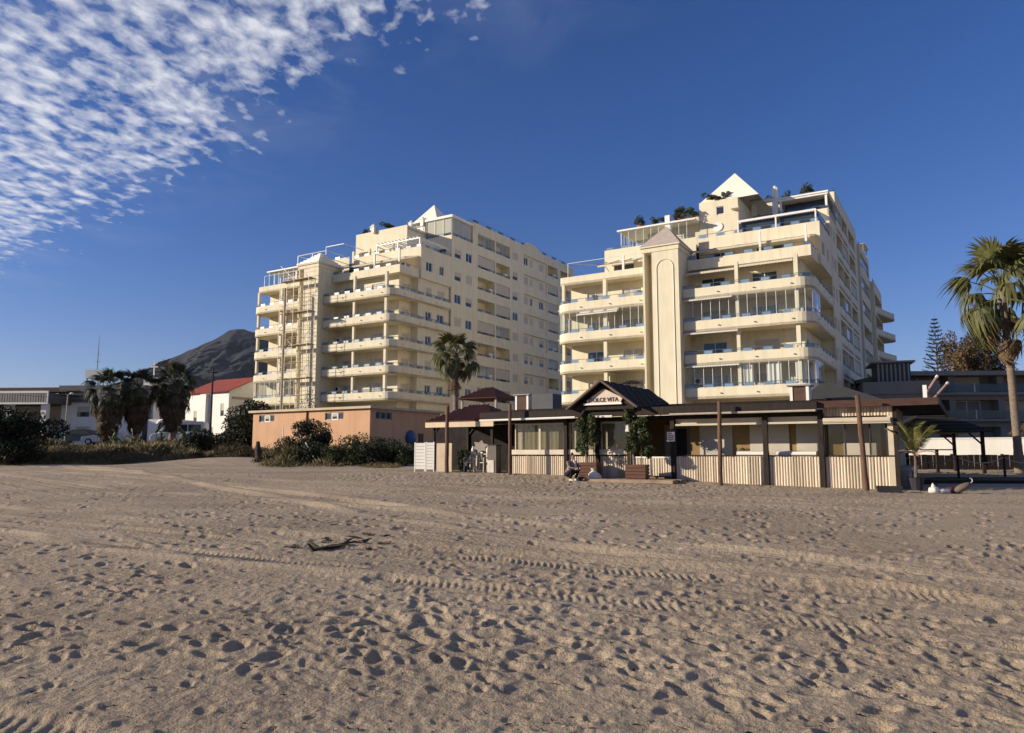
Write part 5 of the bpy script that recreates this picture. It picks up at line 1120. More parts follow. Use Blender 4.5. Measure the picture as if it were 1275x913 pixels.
mb = MB(); mb.box(-1.5, 4.5, 0, 8, -0.5, 5.2); mb.box(-1.7, 4.7, -0.2, 8.2, 5.203, 6.4); mb.build('body', GRB, pw); mb = MB(); mb.box(-0.3, 2.6, 1.0, 5.5, 6.403, 8.3); mb.build('plant_box', mat('dark_rib', (0.07, 0.07, 0.075), 0.6, 0.1, 1), pw)
for i in range(8): mb = MB(); mb.box(-0.25+i*0.37, -0.1+i*0.37, 0.9, 0.997, 6.45, 8.2); mb.build('rib', GREYF, pw)
mb = MB(); mb.box(-0.8, 3.0, 0.6, 6, 8.303, 8.45); mb.build('plant_roof', GREYF, pw)
mb = MB(); mb.box(-7, 14, 0, 0.25, -0.3, 1.62); mb.box(-7.03, 14, -0.04, 0.29, 1.623, 1.70)
tag(mb.build('garden_wall', mat('white_wall', (0.80, 0.77, 0.68), 0.9, 0.05, 0.5, 0.2, 15, stain=0.2), None, loc=(30, 44, 0.42), rz=R(-26)), 'long plain white garden wall behind the dark pavilion', 'wall')
# timber screen fence in the shade beside the palm
fe = empty('timber_fence', (21.0, 37, 0.35), R(-4), 'low dark board fence in front of the white wall', 'fence')
mb = MB(); mb.box(0, 0.26, 0, 0.03, -0.1, 0.75); bm_ = mb.mesh('board', TIMBER)
for i in range(44): o = link('board', bm_, fe, (-4.0+i*0.28, random.uniform(-.01, .01), random.uniform(-0.02, 0.02)))
for i in range(6): mb = MB(); mb.box(-4+i*2.4, -3.9+i*2.4, 0.04, 0.14, -0.2, 0.8); mb.build('post', TIMBER, fe)
dkr = empty('added_shade_deck', (14.3, 26.3, 0.0), R(-4), 'dark timber deck added for the near-black shade under the pavilion', 'deck')  # dark planks added where the shaded sand came out too light
DKM = mat('shade_dark_board', (0.035, 0.027, 0.021), 0.85, 0.35, 2, stretch=(1, 7, 1))
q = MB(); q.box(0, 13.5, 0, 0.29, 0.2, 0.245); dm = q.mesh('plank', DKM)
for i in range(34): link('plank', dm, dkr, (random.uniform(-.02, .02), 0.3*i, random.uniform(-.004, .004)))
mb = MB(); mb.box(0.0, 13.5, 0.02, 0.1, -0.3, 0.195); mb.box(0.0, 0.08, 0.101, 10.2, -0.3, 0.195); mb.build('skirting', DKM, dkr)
# rope barrier on posts by the pavilion
rp = empty('rope_barrier', (16.4, 27.5, 0.25), 0, 'rope barrier sagging between short posts beside the pavilion', 'rope barrier')
ps = [(-0.9, 2.0), (0.4, 0.6), (3.2, 2.2), (5.2, 3.0)]
for x, y in ps: mb = MB(); mb.tube([(x, y, -0.03), (x, y, 0.85)], 0.045, 6); mb.build('post', TIMBER, rp)
for (x0, y0), (x1, y1) in zip(ps, ps[1:]):
    mb = MB(); mb.tube([(x0+(x1-x0)*t, y0+(y1-y0)*t, 0.78-0.9*t*(1-t)) for t in np.linspace(0, 1, 9)], 0.02, 5); mb.build('rope', mat('pale_rope', (0.4, 0.34, 0.26), 0.9, 0.2, 8), rp)
mb = MB(); mb.box(-0.6, 12, 0, 0.35, -0.3, 0.12); tag(mb.build('kerb_wall', mat('concrete', (0.3, 0.28, 0.25), 0.9, 0.12, 2, 0.3, 20), None, loc=(15.2, 25.6, 0.02), rz=R(-4)), 'low concrete kerb wall beside the bar counter', 'kerb')
def tbl2(x, y, label):
    r_ = empty('table', (x, y, 0.33), 0, label, 'table'); mb = MB(); mb.box(-0.55, 0.55, -0.35, 0.35, 0.98, 1.03); mb.build('tabletop', TIMBER, r_); mb = MB(); mb.box(-.05, .05, -.05, .05, 0, 0.979); mb.build('pedestal', TIMBER, r_); mb = MB(); mb.box(-.3, .3, -.3, .3, -0.02, 0.04); mb.build('base', TIMBER, r_)
tbl2(18.6, 32.6, 'dark standing table under the middle of the pavilion'); tbl2(16.3, 31.6, 'dark standing table between the bar flank and the pavilion')
tp = empty('thatched_parasol', (24.6, 34.5, 0.33), 0, 'thatched parasol just beyond the tall palm trunk', 'parasol'); mb = MB(); mb.tube([(0, 0, 0), (0, 0, 2.6)], 0.06, 7); mb.build('pole', POLEW, tp)
P = rng.normal(size=(1500, 2)); P /= np.linalg.norm(P, axis=1)[:, None]; rr_ = rng.uniform(0.1, 1.15, 1500); PP = np.stack([P[:, 0]*rr_, P[:, 1]*rr_, 2.55-0.62*rr_+rng.normal(size=1500)*0.02], 1); dd = np.stack([P[:, 0], P[:, 1], -0.62*np.ones(1500)], 1)
Vv, Ff = leaf_cloud(PP, 0.4, 0.12, dirs=dd); link('thatch', np_mesh('thatch', Vv, Ff, mat('thatch', (0.10, 0.075, 0.05), 0.9, 0.4, 3, island=0.7)), tp)
# ------------------------------------------------------------------ palms
FRG = mat('palm_leaf', (0.075, 0.085, 0.028), 0.5, 0.45, 1.5, island=0.6, transl=0.25, hue2=(0.135, 0.135, 0.05)); FRD = mat('dead_palm_leaf', (0.15, 0.10, 0.055), 0.9, 0.4, 1.5, island=0.7, transl=0.2); PTR = mat('palm_trunk', (0.20, 0.155, 0.115), 0.95, 0.3, 6, 0.7, 16, stretch=(1, 1, 4))
def fan_frond(Rr, droop, seed, nl=27, spread=112, mat_=None):
    r = random.Random(seed); mb = MB(); lp = Rr*0.58; lb = Rr*0.47
    mb.tube([(0, 0, 0), (lp*0.5, 0, 0.05*Rr), (lp, 0, 0.04*Rr)], [0.035*Rr/2, 0.022*Rr/2, 0.014*Rr/2], 4, 0)
    for i in range(nl):
        f = -1+2*(i+0.5)/nl; a = R(spread)*f+r.uniform(-0.04, 0.04); L = lb*(1-0.28*abs(f))*r.uniform(0.85, 1.08); ca, sa = math.cos(a), math.sin(a)
        w0 = lb*0.115; fold = 0.02*Rr*(1 if i % 2 else -1); pts = []
        dr = droop*r.uniform(0.7, 1.4); lift = 0.04*Rr
        for t, ww in ((0.02, 0.25), (0.3, 0.75), (0.55, 1.0), (0.78, 0.5), (1.0, 0.05)):
            x = lp+ca*L*t*(1-0.22*dr*t*t); y = sa*L*t*(1-0.22*dr*t*t); z = lift+fold*t-dr*L*(max(0, t-0.35)**1.5)*1.5+0.10*L*abs(f)*t; nx, ny = -sa*w0*ww*0.5, ca*w0*ww*0.5
            pts.append(((x-nx, y-ny, z), (x+nx, y+ny, z)))
        for (p, q), (s_, t_) in zip(pts, pts[1:]): mb.poly([p, q, t_, s_], 0)
    return mb.mesh('frond', mat_ or FRG)
def make_palm(name, base, ztop, Rr, trunk_r, label, nfr=34, ndead=14, seed=0, lean=(0, 0), deadlen=1.0, lm=None, dm=None):
    rnd = random.Random(seed); root = empty(name, base, 0, label, 'palm tree'); H = ztop-base[2]; mb = MB(); k = int(H/0.16); skirt = 1.0 if deadlen < 1.1 else 1.9; pts = []; rad = []
    for i in range(k+1):
        t = i/k; pts.append((lean[0]*t*t, lean[1]*t*t, H*t-0.2*(t == 0))); rad.append(trunk_r*(1.35-0.25*min(1, t*6)-0.22*t)*(1+0.05*(i % 2))*(1.2 if t > 0.93 else 1))
    mb.tube(pts, rad, 10); mb.build('trunk', PTR, root, True)
    top = Vector((lean[0], lean[1], H)); ms = [fan_frond(Rr, d, seed*10+j, mat_=lm) for j, d in enumerate((0.35, 0.8, 1.2, 1.6))]; md = [fan_frond(Rr*0.9*deadlen, d, seed*10+7+j, 18, 80, dm or FRD) for j, d in enumerate((0.7, 1.2))]
    for i in range(nfr):
        f = i/(nfr-1); el = R(80-118*f+rnd.uniform(-12, 12)); az = i*2.39996+rnd.uniform(-0.25, 0.25); o = link('frond', ms[min(3, int(f*4))], root, top+Vector((0, 0, 0.15-0.45*f)))
        o.rotation_euler = (rnd.uniform(-0.35, 0.35), -el, az); s_ = rnd.uniform(0.85, 1.1)*(0.8 if f < 0.12 else 1); o.scale = (s_, s_, s_)
    for i in range(ndead):
        f = i/max(1, ndead-1); el = R(-38-44*f+rnd.uniform(-10, 8)); az = i*2.39996+1+rnd.uniform(-0.3, 0.3); o = link('dead_frond', md[i % 2], root, top+Vector((0, 0, -0.35-0.9*deadlen*skirt*f*(Rr/2))))
        o.rotation_euler = (rnd.uniform(-0.4, 0.4), -el, az); s_ = rnd.uniform(0.75, 1.05); o.scale = (s_, s_, s_)
    return root
c = at(1248, 364, 32); make_palm('palm_tree', (c.x+0.15, 32, gy_(32)), c.z, 2.6, 0.155, 'tall fan palm with ragged drooping crown beside the dark pavilion', 28, 7, 3, lean=(-0.15, 0))
c = at(568, 443, 52); make_palm('palm_tree', (c.x, 52, gy_(52)), c.z, 2.0, 0.19, 'single fan palm behind the maroon tiled shelter', 30, 6, 5)
for i, (px_, py_, lb) in enumerate(((137, 486, 'shaggy fan palm standing beside the white office building'), (172, 484, 'shaggy fan palm in the middle of three, in front of the chapel'), (218, 478, 'tallest shaggy fan palm of three, beside the white house'))):
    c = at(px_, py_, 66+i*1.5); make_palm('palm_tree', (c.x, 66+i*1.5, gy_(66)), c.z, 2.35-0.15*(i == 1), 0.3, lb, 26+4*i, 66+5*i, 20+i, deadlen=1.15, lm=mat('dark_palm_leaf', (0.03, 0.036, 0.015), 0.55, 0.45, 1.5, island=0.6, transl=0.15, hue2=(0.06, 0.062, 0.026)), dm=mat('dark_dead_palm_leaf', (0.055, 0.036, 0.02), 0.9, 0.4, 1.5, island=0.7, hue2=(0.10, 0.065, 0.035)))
# ------------------------------------------------------------------ trees and shrubs
def bush(name, c, rad, n, size, label, mat_, cat='bush', ncl=14, seed=1, spread=0.42, stems=4, group=None):
    root = empty(name, (c[0], c[1], c[2]), 0, label, cat, group)
    P, cc = clumps(n, (0, 0, rad[2]*0.95), rad, ncl, spread, seed); P[:, 2] = np.abs(P[:, 2])
    Vv, Ff = leaf_cloud(P, size); link('foliage', np_mesh('foliage', Vv, Ff, mat_), root)
    mb = MB()
    for i in range(min(stems, len(cc))): q = cc[i]; mb.tube([(0.1*math.cos(i*2), 0.1*math.sin(i*2), -0.15), (q[0]*0.4, q[1]*0.4, q[2]*0.45), tuple(q)], [0.07*rad[2]/2, 0.05*rad[2]/2, 0.015], 5)
    mb.build('stems', BARK, root); return root
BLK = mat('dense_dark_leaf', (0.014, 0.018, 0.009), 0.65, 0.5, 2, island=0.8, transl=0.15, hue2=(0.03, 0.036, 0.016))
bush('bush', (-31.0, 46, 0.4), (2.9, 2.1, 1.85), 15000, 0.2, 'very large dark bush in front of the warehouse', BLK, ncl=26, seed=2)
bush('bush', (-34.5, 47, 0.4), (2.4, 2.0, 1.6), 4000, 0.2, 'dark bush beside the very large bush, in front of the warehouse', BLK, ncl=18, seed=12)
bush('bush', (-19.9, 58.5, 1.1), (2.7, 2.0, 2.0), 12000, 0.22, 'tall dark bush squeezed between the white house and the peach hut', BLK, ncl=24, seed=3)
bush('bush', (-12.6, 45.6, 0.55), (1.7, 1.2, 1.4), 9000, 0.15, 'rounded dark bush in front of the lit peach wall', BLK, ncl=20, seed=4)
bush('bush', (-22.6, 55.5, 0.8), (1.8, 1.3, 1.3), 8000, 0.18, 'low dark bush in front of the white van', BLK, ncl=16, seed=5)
bush('bush', (-19.6, 70, 1.5), (1.6, 1.4, 2.9), 700, 0.16, 'sparse grey-leaved tree against the foot of the scaffolding', mat('grey_leaf', (0.16, 0.15, 0.12), 0.8, 0.3, 2, island=0.6), 'tree', 12, 6, 0.3, 9)
LOWB = [(-9.6, 43.0, 1.4, 1.0, .72), (-7.9, 42.6, 1.3, .9, .74), (-6.4, 42.4, 1.1, .8, .7), (-11.3, 43.6, 1.3, .9, .7), (-8.6, 44.4, 1.7, 1.0, .98), (-6.2, 44.2, 1.4, .9, .95)]
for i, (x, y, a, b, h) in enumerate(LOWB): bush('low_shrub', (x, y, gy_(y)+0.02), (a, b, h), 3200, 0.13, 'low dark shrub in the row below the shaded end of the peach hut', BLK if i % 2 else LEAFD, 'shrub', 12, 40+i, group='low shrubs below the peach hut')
OLV = mat('olive_brown_leaf', (0.12, 0.08, 0.038), 0.8, 0.4, 1, island=0.6, transl=0.3, hue2=(0.20, 0.13, 0.065))
def tree(c, ztop, rx, n, size, label, m_, seed):
    H = ztop-c[2]; root = empty('broadleaf_tree', c, 0, label, 'tree'); P, cc = clumps(n, (0, 0, H*0.66), (rx, rx*0.9, H*0.36), 22, 0.36, seed); Vv, Ff = leaf_cloud(P, size); link('crown', np_mesh('crown', Vv, Ff, m_), root)
    mb = MB(); mb.tube([(0, 0, -0.3), (0.1, 0, H*0.3), (0, 0, H*0.62)], [0.35, 0.26, 0.15], 8)
    for q in cc[:10]: mb.tube([(0.05, 0, H*0.34), (q[0]*0.5, q[1]*0.5, (q[2]+H*0.34)*0.5), tuple(q)], [0.14, 0.09, 0.03], 5)
    mb.build('trunk', BARK, root)
tree((at(1197, 440, 150).x, 150, 2.4), at(1197, 412, 150).z, 4.6, 9500, 0.5, 'olive-brown rounded tree next to the tiered conifer', OLV, 61)
tree((at(1227, 430, 156).x, 156, 2.4), at(1227, 401, 156).z, 4.8, 9500, 0.5, 'dark olive tree behind the trunk of the tall palm', mat('dark_olive_leaf', (0.09, 0.065, 0.03), 0.8, 0.45, 1, island=0.7, transl=0.3, hue2=(0.15, 0.105, 0.05)), 62)
# tiered conifer (Norfolk pine)
cx_ = at(1163, 392, 152); root = empty('tiered_conifer', (cx_.x, 152, 2.4), 0, 'tiered conifer with level branches behind the grey building', 'conifer'); Hc = cx_.z-2.4
mb = MB(); mb.tube([(0, 0, -0.3), (0, 0, Hc*0.5), (0, 0, Hc)], [0.3, 0.2, 0.02], 7); mb.build('trunk', BARK, root)
PN = []; DN = []; br = MB()
for k in range(24):
    t = k/24; z = Hc*(0.25+0.74*t); L = 4.0*(1-t)**0.75+0.2
    for j in range(6):
        a = j*math.pi/3+k*0.6; ca, sa = math.cos(a), math.sin(a); br.tube([(0, 0, z), (ca*L*0.6, sa*L*0.6, z+0.02*L), (ca*L, sa*L, z+0.22*L)], [0.04, 0.03, 0.01], 4)
        m = int(13*L)+4
        for q in range(m): s_ = random.uniform(0.2, 1.0); PN.append((ca*L*s_+random.gauss(0, .07), sa*L*s_+random.gauss(0, .07), z+0.22*L*s_*s_+0.05+random.gauss(0, .05))); DN.append((ca*0.6, sa*0.6, 0.6))
br.build('branches', BARK, root); Vv, Ff = leaf_cloud(np.array(PN), 0.45, 0.3, dirs=np.array(DN)); link('foliage', np_mesh('foliage', Vv, Ff, mat('conifer_needles', (0.025, 0.038, 0.025), 0.7, 0.4, 1, island=0.6)), root)
# prickly pears
PAD = mat('cactus_pad', (0.11, 0.13, 0.055), 0.6, 0.3, 3, island=0.5)
def cactus(x, y, seed, label):
    r = random.Random(seed); root = empty('prickly_pear', (x, y, gy_(y)), r.uniform(0, 6), label, 'cactus', 'prickly pears beside the parked cars'); 
    pm = MB(); pm.lathe([(0.02, 0.0), (0.10, 0.06), (0.16, 0.2), (0.15, 0.33), (0.08, 0.42), (0.01, 0.44)], (0, 0, 0), 9)
    for i, (a, b, c_) in enumerate(pm.v): pm.v[i] = (a, b*0.22, c_)
    me = pm.mesh('pad', PAD, True); tips = [(0, 0, 0)]
    for i in range(26):
        p_ = r.choice(tips[-12:]); q = Vector(p_); d = Vector((r.gauss(0, .55), r.gauss(0, .55), 1)).normalized(); o = link('pad', me, root, q); o.rotation_euler = (d.to_track_quat('Z', 'Y').to_euler()); s_ = r.uniform(0.6, 0.95); o.scale = (s_, s_, s_)
        tips.append(tuple(q+d*0.42*s_))
for i, px_ in enumerate((158, 176, 196, 214, 232, 146)): p = at(px_, 550, 62); cactus(p.x*57/62, 55.5+i % 3, i, 'prickly pear cactus clump in front of the parked van and car')
# dune scrub and grasses: uncountable cover
def scrub():
    GR = mat('dune_grass', (0.085, 0.078, 0.035), 0.85, 0.45, 0.25, island=0.5, transl=0.2, hue2=(0.19, 0.15, 0.075)); r = np.random.default_rng(77); V = []; n = 0
    N_ = 11000; x = r.uniform(-48, -6.2, N_)
    front = 46.8+1.0*np.sin(x*0.35)+0.5*np.sin(x*1.1)-np.clip((x+17)/2.5, 0, 1)*5.2+2.6*np.exp(-((x+17.6)/2.2)**2)
    y = front+np.where(r.random(N_) < 0.6, r.gamma(1.5, 1.6, N_)-0.9*(r.random(N_) < 0.25), r.uniform(0, 17, N_)); keep = (y < 66)
    inside = (np.abs((x+9.2)*EU.x+(y-48)*EU.y+5.6) < 6.2) & (((x+9.2)*EV.x+(y-48)*EV.y) > -0.15) & (((x+9.2)*EV.x+(y-48)*EV.y) < 8); keep &= ~inside
    dfront = (y-front)[keep]
    x = x[keep]; y = y[keep]; V = []; 
    hmap = (0.5+0.6*np.clip(0.5+0.5*np.sin(x*0.9+np.sin(y*0.7)*2)+0.4*np.sin(x*2.3), 0, 1.4))*np.clip(0.35+dfront/3.0, 0.18, 1)*(0.55+0.75*np.clip(0.5+0.5*np.sin(x*0.47+1.3)+0.35*np.sin(x*1.7), 0, 1.2))
    for bx, by, h in zip(x, y, hmap):
        k = 16; a = r.uniform(0, 6.283, k); L = h*r.uniform(0.5, 1.1, k); sp = r.uniform(0.1, 0.55, k); ox = r.normal(0, .12, k); oy = r.normal(0, .12, k); z0 = gy_(by)-0.05
        wx = np.cos(a+1.57)*0.022; wy = np.sin(a+1.57)*0.022
        b0 = np.stack([bx+ox-wx, by+oy-wy, np.full(k, z0)], 1); b1 = np.stack([bx+ox+wx, by+oy+wy, np.full(k, z0)], 1)
        m0 = np.stack([bx+ox+np.cos(a)*L*sp*0.4, by+oy+np.sin(a)*L*sp*0.4, z0+L*0.62], 1); t0 = np.stack([bx+ox+np.cos(a)*L*sp, by+oy+np.sin(a)*L*sp, z0+L*(1-0.3*sp)], 1)
        V.append(np.stack([b0, b1, m0+np.stack([wx, wy, 0*wx], 1)*1.4, t0], 1).reshape(-1, 3))
    V = np.concatenate(V); F = np.arange(len(V)).reshape(-1, 4); tag(link('dune_grass', np_mesh('dune_grass', V, F, GR)), 'dry olive and brown grass covering the low dune', 'grass', kind='stuff')
    # leafy scrub between the grass
    M = 90000; cx2 = np.concatenate([r.uniform(-47, -17, 85), r.uniform(-17, -6.5, 45)]); cy2 = 48.2-np.clip((cx2+17)/2.5, 0, 1)*5.0+r.gamma(1.6, 2.4, 130); s = r.uniform(0.6, 1.5, 130); hh = np.where(cx2 > -17, r.uniform(0.45, 0.85, 130), r.uniform(0.3, 0.8, 130))
    k = r.integers(0, 130, M); d = r.normal(size=(M, 3)); d /= np.linalg.norm(d, axis=1)[:, None]; d[:, 2] = np.abs(d[:, 2]); rad = r.uniform(0.55, 1, M)[:, None]
    P = np.stack([cx2[k], cy2[k], G(cy2[k])], 1)+d*rad*np.stack([s[k], s[k]*0.8, hh[k]*1.5], 1)
    uu = (P[:, 0]+9.2)*EU.x+(P[:, 1]-48)*EU.y; vv = (P[:, 0]+9.2)*EV.x+(P[:, 1]-48)*EV.y; P = P[~((np.abs(uu+5.6) < 6) & (vv > -0.2) & (vv < 8))]
    Vv, Ff = leaf_cloud(P, 0.11); tag(link('dune_scrub', np_mesh('dune_scrub', Vv, Ff, mat('scrub_leaf', (0.03, 0.03, 0.015), 0.8, 0.5, 0.3, island=0.7, transl=0.15, hue2=(0.075, 0.06, 0.03)))), 'low leafy scrub growing through the dune grass', 'scrub', kind='stuff')
scrub()
# ------------------------------------------------------------------ vehicles behind the dune
TYRE = mat('tyre', (0.02, 0.02, 0.02), 0.9, 0.2, 4); RIM = mat('rim', (0.4, 0.4, 0.41), 0.35, 0.1, 3, metal=0.6); LAMP = mat('lamp_glass', (0.6, 0.6, 0.58), 0.15, 0.05, 2, spec=0.6); TAIL = mat('tail_lamp', (0.35, 0.02, 0.02), 0.3, 0.1, 2)
def loft(prof_list, ys, mi=0):
    """closed side profiles lofted across the width"""
    mb = MB(); n = len(prof_list[0]); 
    for pr, y in zip(prof_list, ys): mb.v += [(x, y, z) for x, z in pr]
    for k in range(len(ys)-1):
        for i in range(n): mb.f.append((k*n+i, k*n+(i+1) % n, (k+1)*n+(i+1) % n, (k+1)*n+i)); mb.m.append(mi)
    mb.f.append(tuple(range(n-1, -1, -1))); mb.f.append(tuple((len(ys)-1)*n+i for i in range(n))); mb.m += [mi, mi]
    return mb
def vehicle(name, loc, rz, label, cat, L, Wd, body, cabin, wins, wheels, wr, paint):
    root = empty(name, loc, rz, label, cat)
    sh = lambda pr, k, zc: [(x*(1-0.02*k), zc+(z-zc)*(1-0.05*k)) for x, z in pr]
    loft([sh(body, 1, 0.6), body, body, sh(body, 1, 0.6)], [-Wd/2, -Wd/2+0.08, Wd/2-0.08, Wd/2]).build('body', paint, root, False)
    tp = [(x*0.94+0.03*L*0, z) for x, z in cabin]
    ti = 0.16; loft([[(x*(0.97), z) for x, z in cabin], cabin, cabin, [(x*0.97, z) for x, z in cabin]], [-Wd/2+ti, -Wd/2+ti+0.05, Wd/2-ti-0.05, Wd/2-ti]).build('cabin', paint, root)
    for s_ in (-1, 1):
        for pr in wins:
            mb = MB(); y = s_*(Wd/2-ti+0.012); mb.poly([(x, y, z) for x, z in pr]); mb.build('side_window', DGLASS, root)
        for wx in wheels:
            mb = MB(); mb.lathe([(wr*0.62, -0.1), (wr, -0.09), (wr, 0.09), (wr*0.62, 0.1)], (0, 0, 0), 18); mb.v = [(a, c, b) for a, b, c in mb.v]; o = mb.build('wheel', TYRE, root, loc=(wx, s_*(Wd/2-0.08), wr))
            mb = MB(); mb.lathe([(0.02, 0), (wr*0.6, 0.0), (wr*0.6, 0.03)], (0, 0, 0), 14); mb.v = [(a, s_*(c+0.085), b) for a, b, c in mb.v]; mb.build('rim', RIM, o)
        mb = MB(); mb.box(-L/2-0.01, -L/2+0.12, s_*Wd*0.36-0.16, s_*Wd*0.36+0.16, 0.62, 0.78); mb.build('headlight', LAMP, root)
        mb = MB(); mb.box(L/2-0.1, L/2+0.012, s_*Wd*0.40-0.1, s_*Wd*0.40+0.1, 0.7, 0.95); mb.build('tail_lamp', TAIL, root)
        mb = MB(); mb.box(cabin[0][0]+0.25, cabin[0][0]+0.4, s_*(Wd/2+0.02)-0.06, s_*(Wd/2+0.02)+0.06, cabin[0][1]+0.05, cabin[0][1]+0.2); mb.build('mirror', DARKM, root)
    fx = cabin; a, b = fx[0], fx[1]
    mb = MB(); mb.poly([(a[0]+0.06-0.03, -Wd/2+0.26, a[1]+0.06), (a[0]+0.06-0.03, Wd/2-0.26, a[1]+0.06), (b[0]-0.03-0.02, Wd/2-0.30, b[1]-0.07), (b[0]-0.03-0.02, -Wd/2+0.30, b[1]-0.07)]); mb.build('windscreen', DGLASS, root)
    return root
def car(loc, rz, label, paint, cat='car'):
    body = [(-2.1, 0.28), (-2.12, 0.62), (-2.0, 0.78), (-1.1, 0.92), (1.5, 0.95), (2.05, 0.9), (2.1, 0.6), (2.05, 0.28), (1.65, 0.25), (1.55, 0.52), (1.05, 0.52), (0.95, 0.25), (-1.05, 0.25), (-1.15, 0.52), (-1.65, 0.52), (-1.75, 0.25)]
    cabin = [(-1.15, 0.9), (-0.45, 1.40), (0.7, 1.46), (1.35, 1.32), (1.85, 0.92)]
    wins = [[(-0.85, 0.95), (-0.38, 1.33), (0.15, 1.36), (0.15, 0.95)], [(0.22, 0.95), (0.22, 1.36), (0.7, 1.37), (1.2, 1.2), (1.3, 0.97)]]
    return vehicle('parked_car', loc, rz, label, cat, 4.2, 1.75, body, cabin, wins, (-1.4, 1.3), 0.31, paint)
def van(loc, rz, label, paint):
    body = [(-2.6, 0.35), (-2.65, 0.75), (-2.45, 1.0), (-1.8, 1.12), (2.55, 1.15), (2.6, 0.35), (1.9, 0.32), (1.8, 0.6), (1.2, 0.6), (1.1, 0.32), (-1.3, 0.32), (-1.4, 0.6), (-2.0, 0.6), (-2.1, 0.32)]
    cabin = [(-1.95, 1.1), (-1.15, 2.0), (-0.6, 2.25), (2.3, 2.28), (2.52, 2.1), (2.56, 1.12)]
    wins = [[(-1.55, 1.2), (-1.0, 1.9), (-0.4, 1.95), (-0.4, 1.2)], [(-0.3, 1.25), (-0.3, 1.92), (0.9, 1.95), (0.9, 1.25)], [(1.0, 1.25), (1.0, 1.95), (2.2, 1.95), (2.2, 1.25)]]
    return vehicle('parked_van', loc, rz, label, 'van', 5.2, 1.95, body, cabin, wins, (-1.7, 1.5), 0.34, paint)
SILV = mat('silver_paint', (0.42, 0.43, 0.44), 0.3, 0.03, 2, metal=0.4, spec=0.5); CWHT = mat('white_car_paint', (0.74, 0.74, 0.73), 0.3, 0.03, 2, spec=0.5); CDRK = mat('dark_car_paint', (0.03, 0.035, 0.045), 0.3, 0.05, 2, spec=0.5)
ZR = lambda y: gy_(y)+0.03
car((at(130, 545, 73).x, 73.5, ZR(73.5)), R(8), 'silver hatchback parked beside the white office building', SILV)
car((at(92, 545, 76).x, 77, ZR(77)), R(4), 'dark car parked behind the silver hatchback', CDRK)
van((at(219, 540, 74).x, 75.0, ZR(75)), R(6), 'white van parked beside the utility pole', CWHT)
car((at(280, 545, 74).x, 76, ZR(76)), R(5), 'white car parked behind the white van, near the tall dark bush', CWHT)
# ------------------------------------------------------------------ things in front of the bar
PLW = mat('planter_board', (0.15, 0.075, 0.05), 0.8, 0.25, 3, 0.3, 20, stretch=(1, 1, 6))
def potted_tree(x, y, z, crowns, label, seed, stemtop):
    root = empty('potted_tree', (x, y, z), R(-22), label, 'potted tree'); s = 0.36
    pl = MB(); pl.box(-s+0.02, s-0.02, -s+0.02, s-0.02, 0.02, 0.58); po = pl.build('planter_core', DARKM, root)
    for i in range(5):
        mb = MB(); z0 = 0.02+i*0.125
        mb.box(-s-0.01, s+0.01, -s-0.012, -s+0.015, z0, z0+0.108); mb.box(-s-0.01, s+0.01, s-0.015, s+0.012, z0, z0+0.108); mb.box(-s-0.012, -s+0.015, -s+0.016, s-0.016, z0, z0+0.108); mb.box(s-0.015, s+0.012, -s+0.016, s-0.016, z0, z0+0.108); mb.build('board', PLW, root)
    for k, (dx, dy) in enumerate(((-0.12, 0), (0.12, 0.05))):
        mb = MB(); mb.tube([(dx, dy, 0.5), (dx*1.3, dy, 1.0), (dx*0.6, 0, stemtop)], [0.025, 0.022, 0.012], 6); mb.build('stem', mat('pale_stem', (0.36, 0.30, 0.22), 0.9, 0.2, 5), root)
    for k, (cx1, cy1, cz1, r1, n) in enumerate(crowns):
        P, cc = clumps(n, (cx1, cy1, cz1), (r1, r1, r1*1.05), 9, 0.45, seed+k); Vv, Ff = leaf_cloud(P, 0.105, 0.55); link('foliage', np_mesh('foliage', Vv, Ff, LEAFG), root)
    return root
potted_tree(3.02, 29.0, 0.2, [(-0.28, 0, 1.22, 0.36, 800), (0.05, 0, 1.7, 0.46, 1300), (0.1, 0, 2.2, 0.36, 700), (-0.25, 0, 2.0, 0.3, 500)], 'bushy potted tree in a dark slatted planter beside the crouching person', 71, 2.2)
potted_tree(4.64, 27.6, 0.14, [(0.35, 0, 1.05, 0.27, 520), (0.02, 0, 1.55, 0.34, 800), (0.1, 0, 2.05, 0.32, 700), (0.28, 0, 1.75, 0.26, 420), (-0.2, 0, 1.3, 0.24, 380)], 'looser potted tree in a brown slatted planter beside the gate', 81, 2.1)
def blob(name, loc, scl, label, cat, m_, jit=0.12, sub=2, flat=0.6, rz=0):
    mb = MB(); mb.ico((0, 0, scl[2]*flat), 1.0, sub, jit, scl); 
    mb.v = [(a, b, max(c, 0.0)) for a, b, c in mb.v]; return tag(mb.build(name, m_, None, True, loc, rz), label, cat)
bag = MB(); bag.lathe([(0.03, 0.0), (0.2, 0.02), (0.24, 0.12), (0.2, 0.24), (0.1, 0.34), (0.05, 0.38), (0.1, 0.45)], (0, 0, 0), 12)
bag.v = [(a*(1+0.12*math.sin(5*b+c*9)), b*0.8, c) for a, b, c in bag.v]; bag.v = [(a-0.25*c, b, c) for a, b, c in bag.v]
tag(bag.build('white_bag', WCANVAS, None, True, (3.18, 28.35, 0.165)), 'white tied bag leaning on the planter beside the crouching person', 'bag')
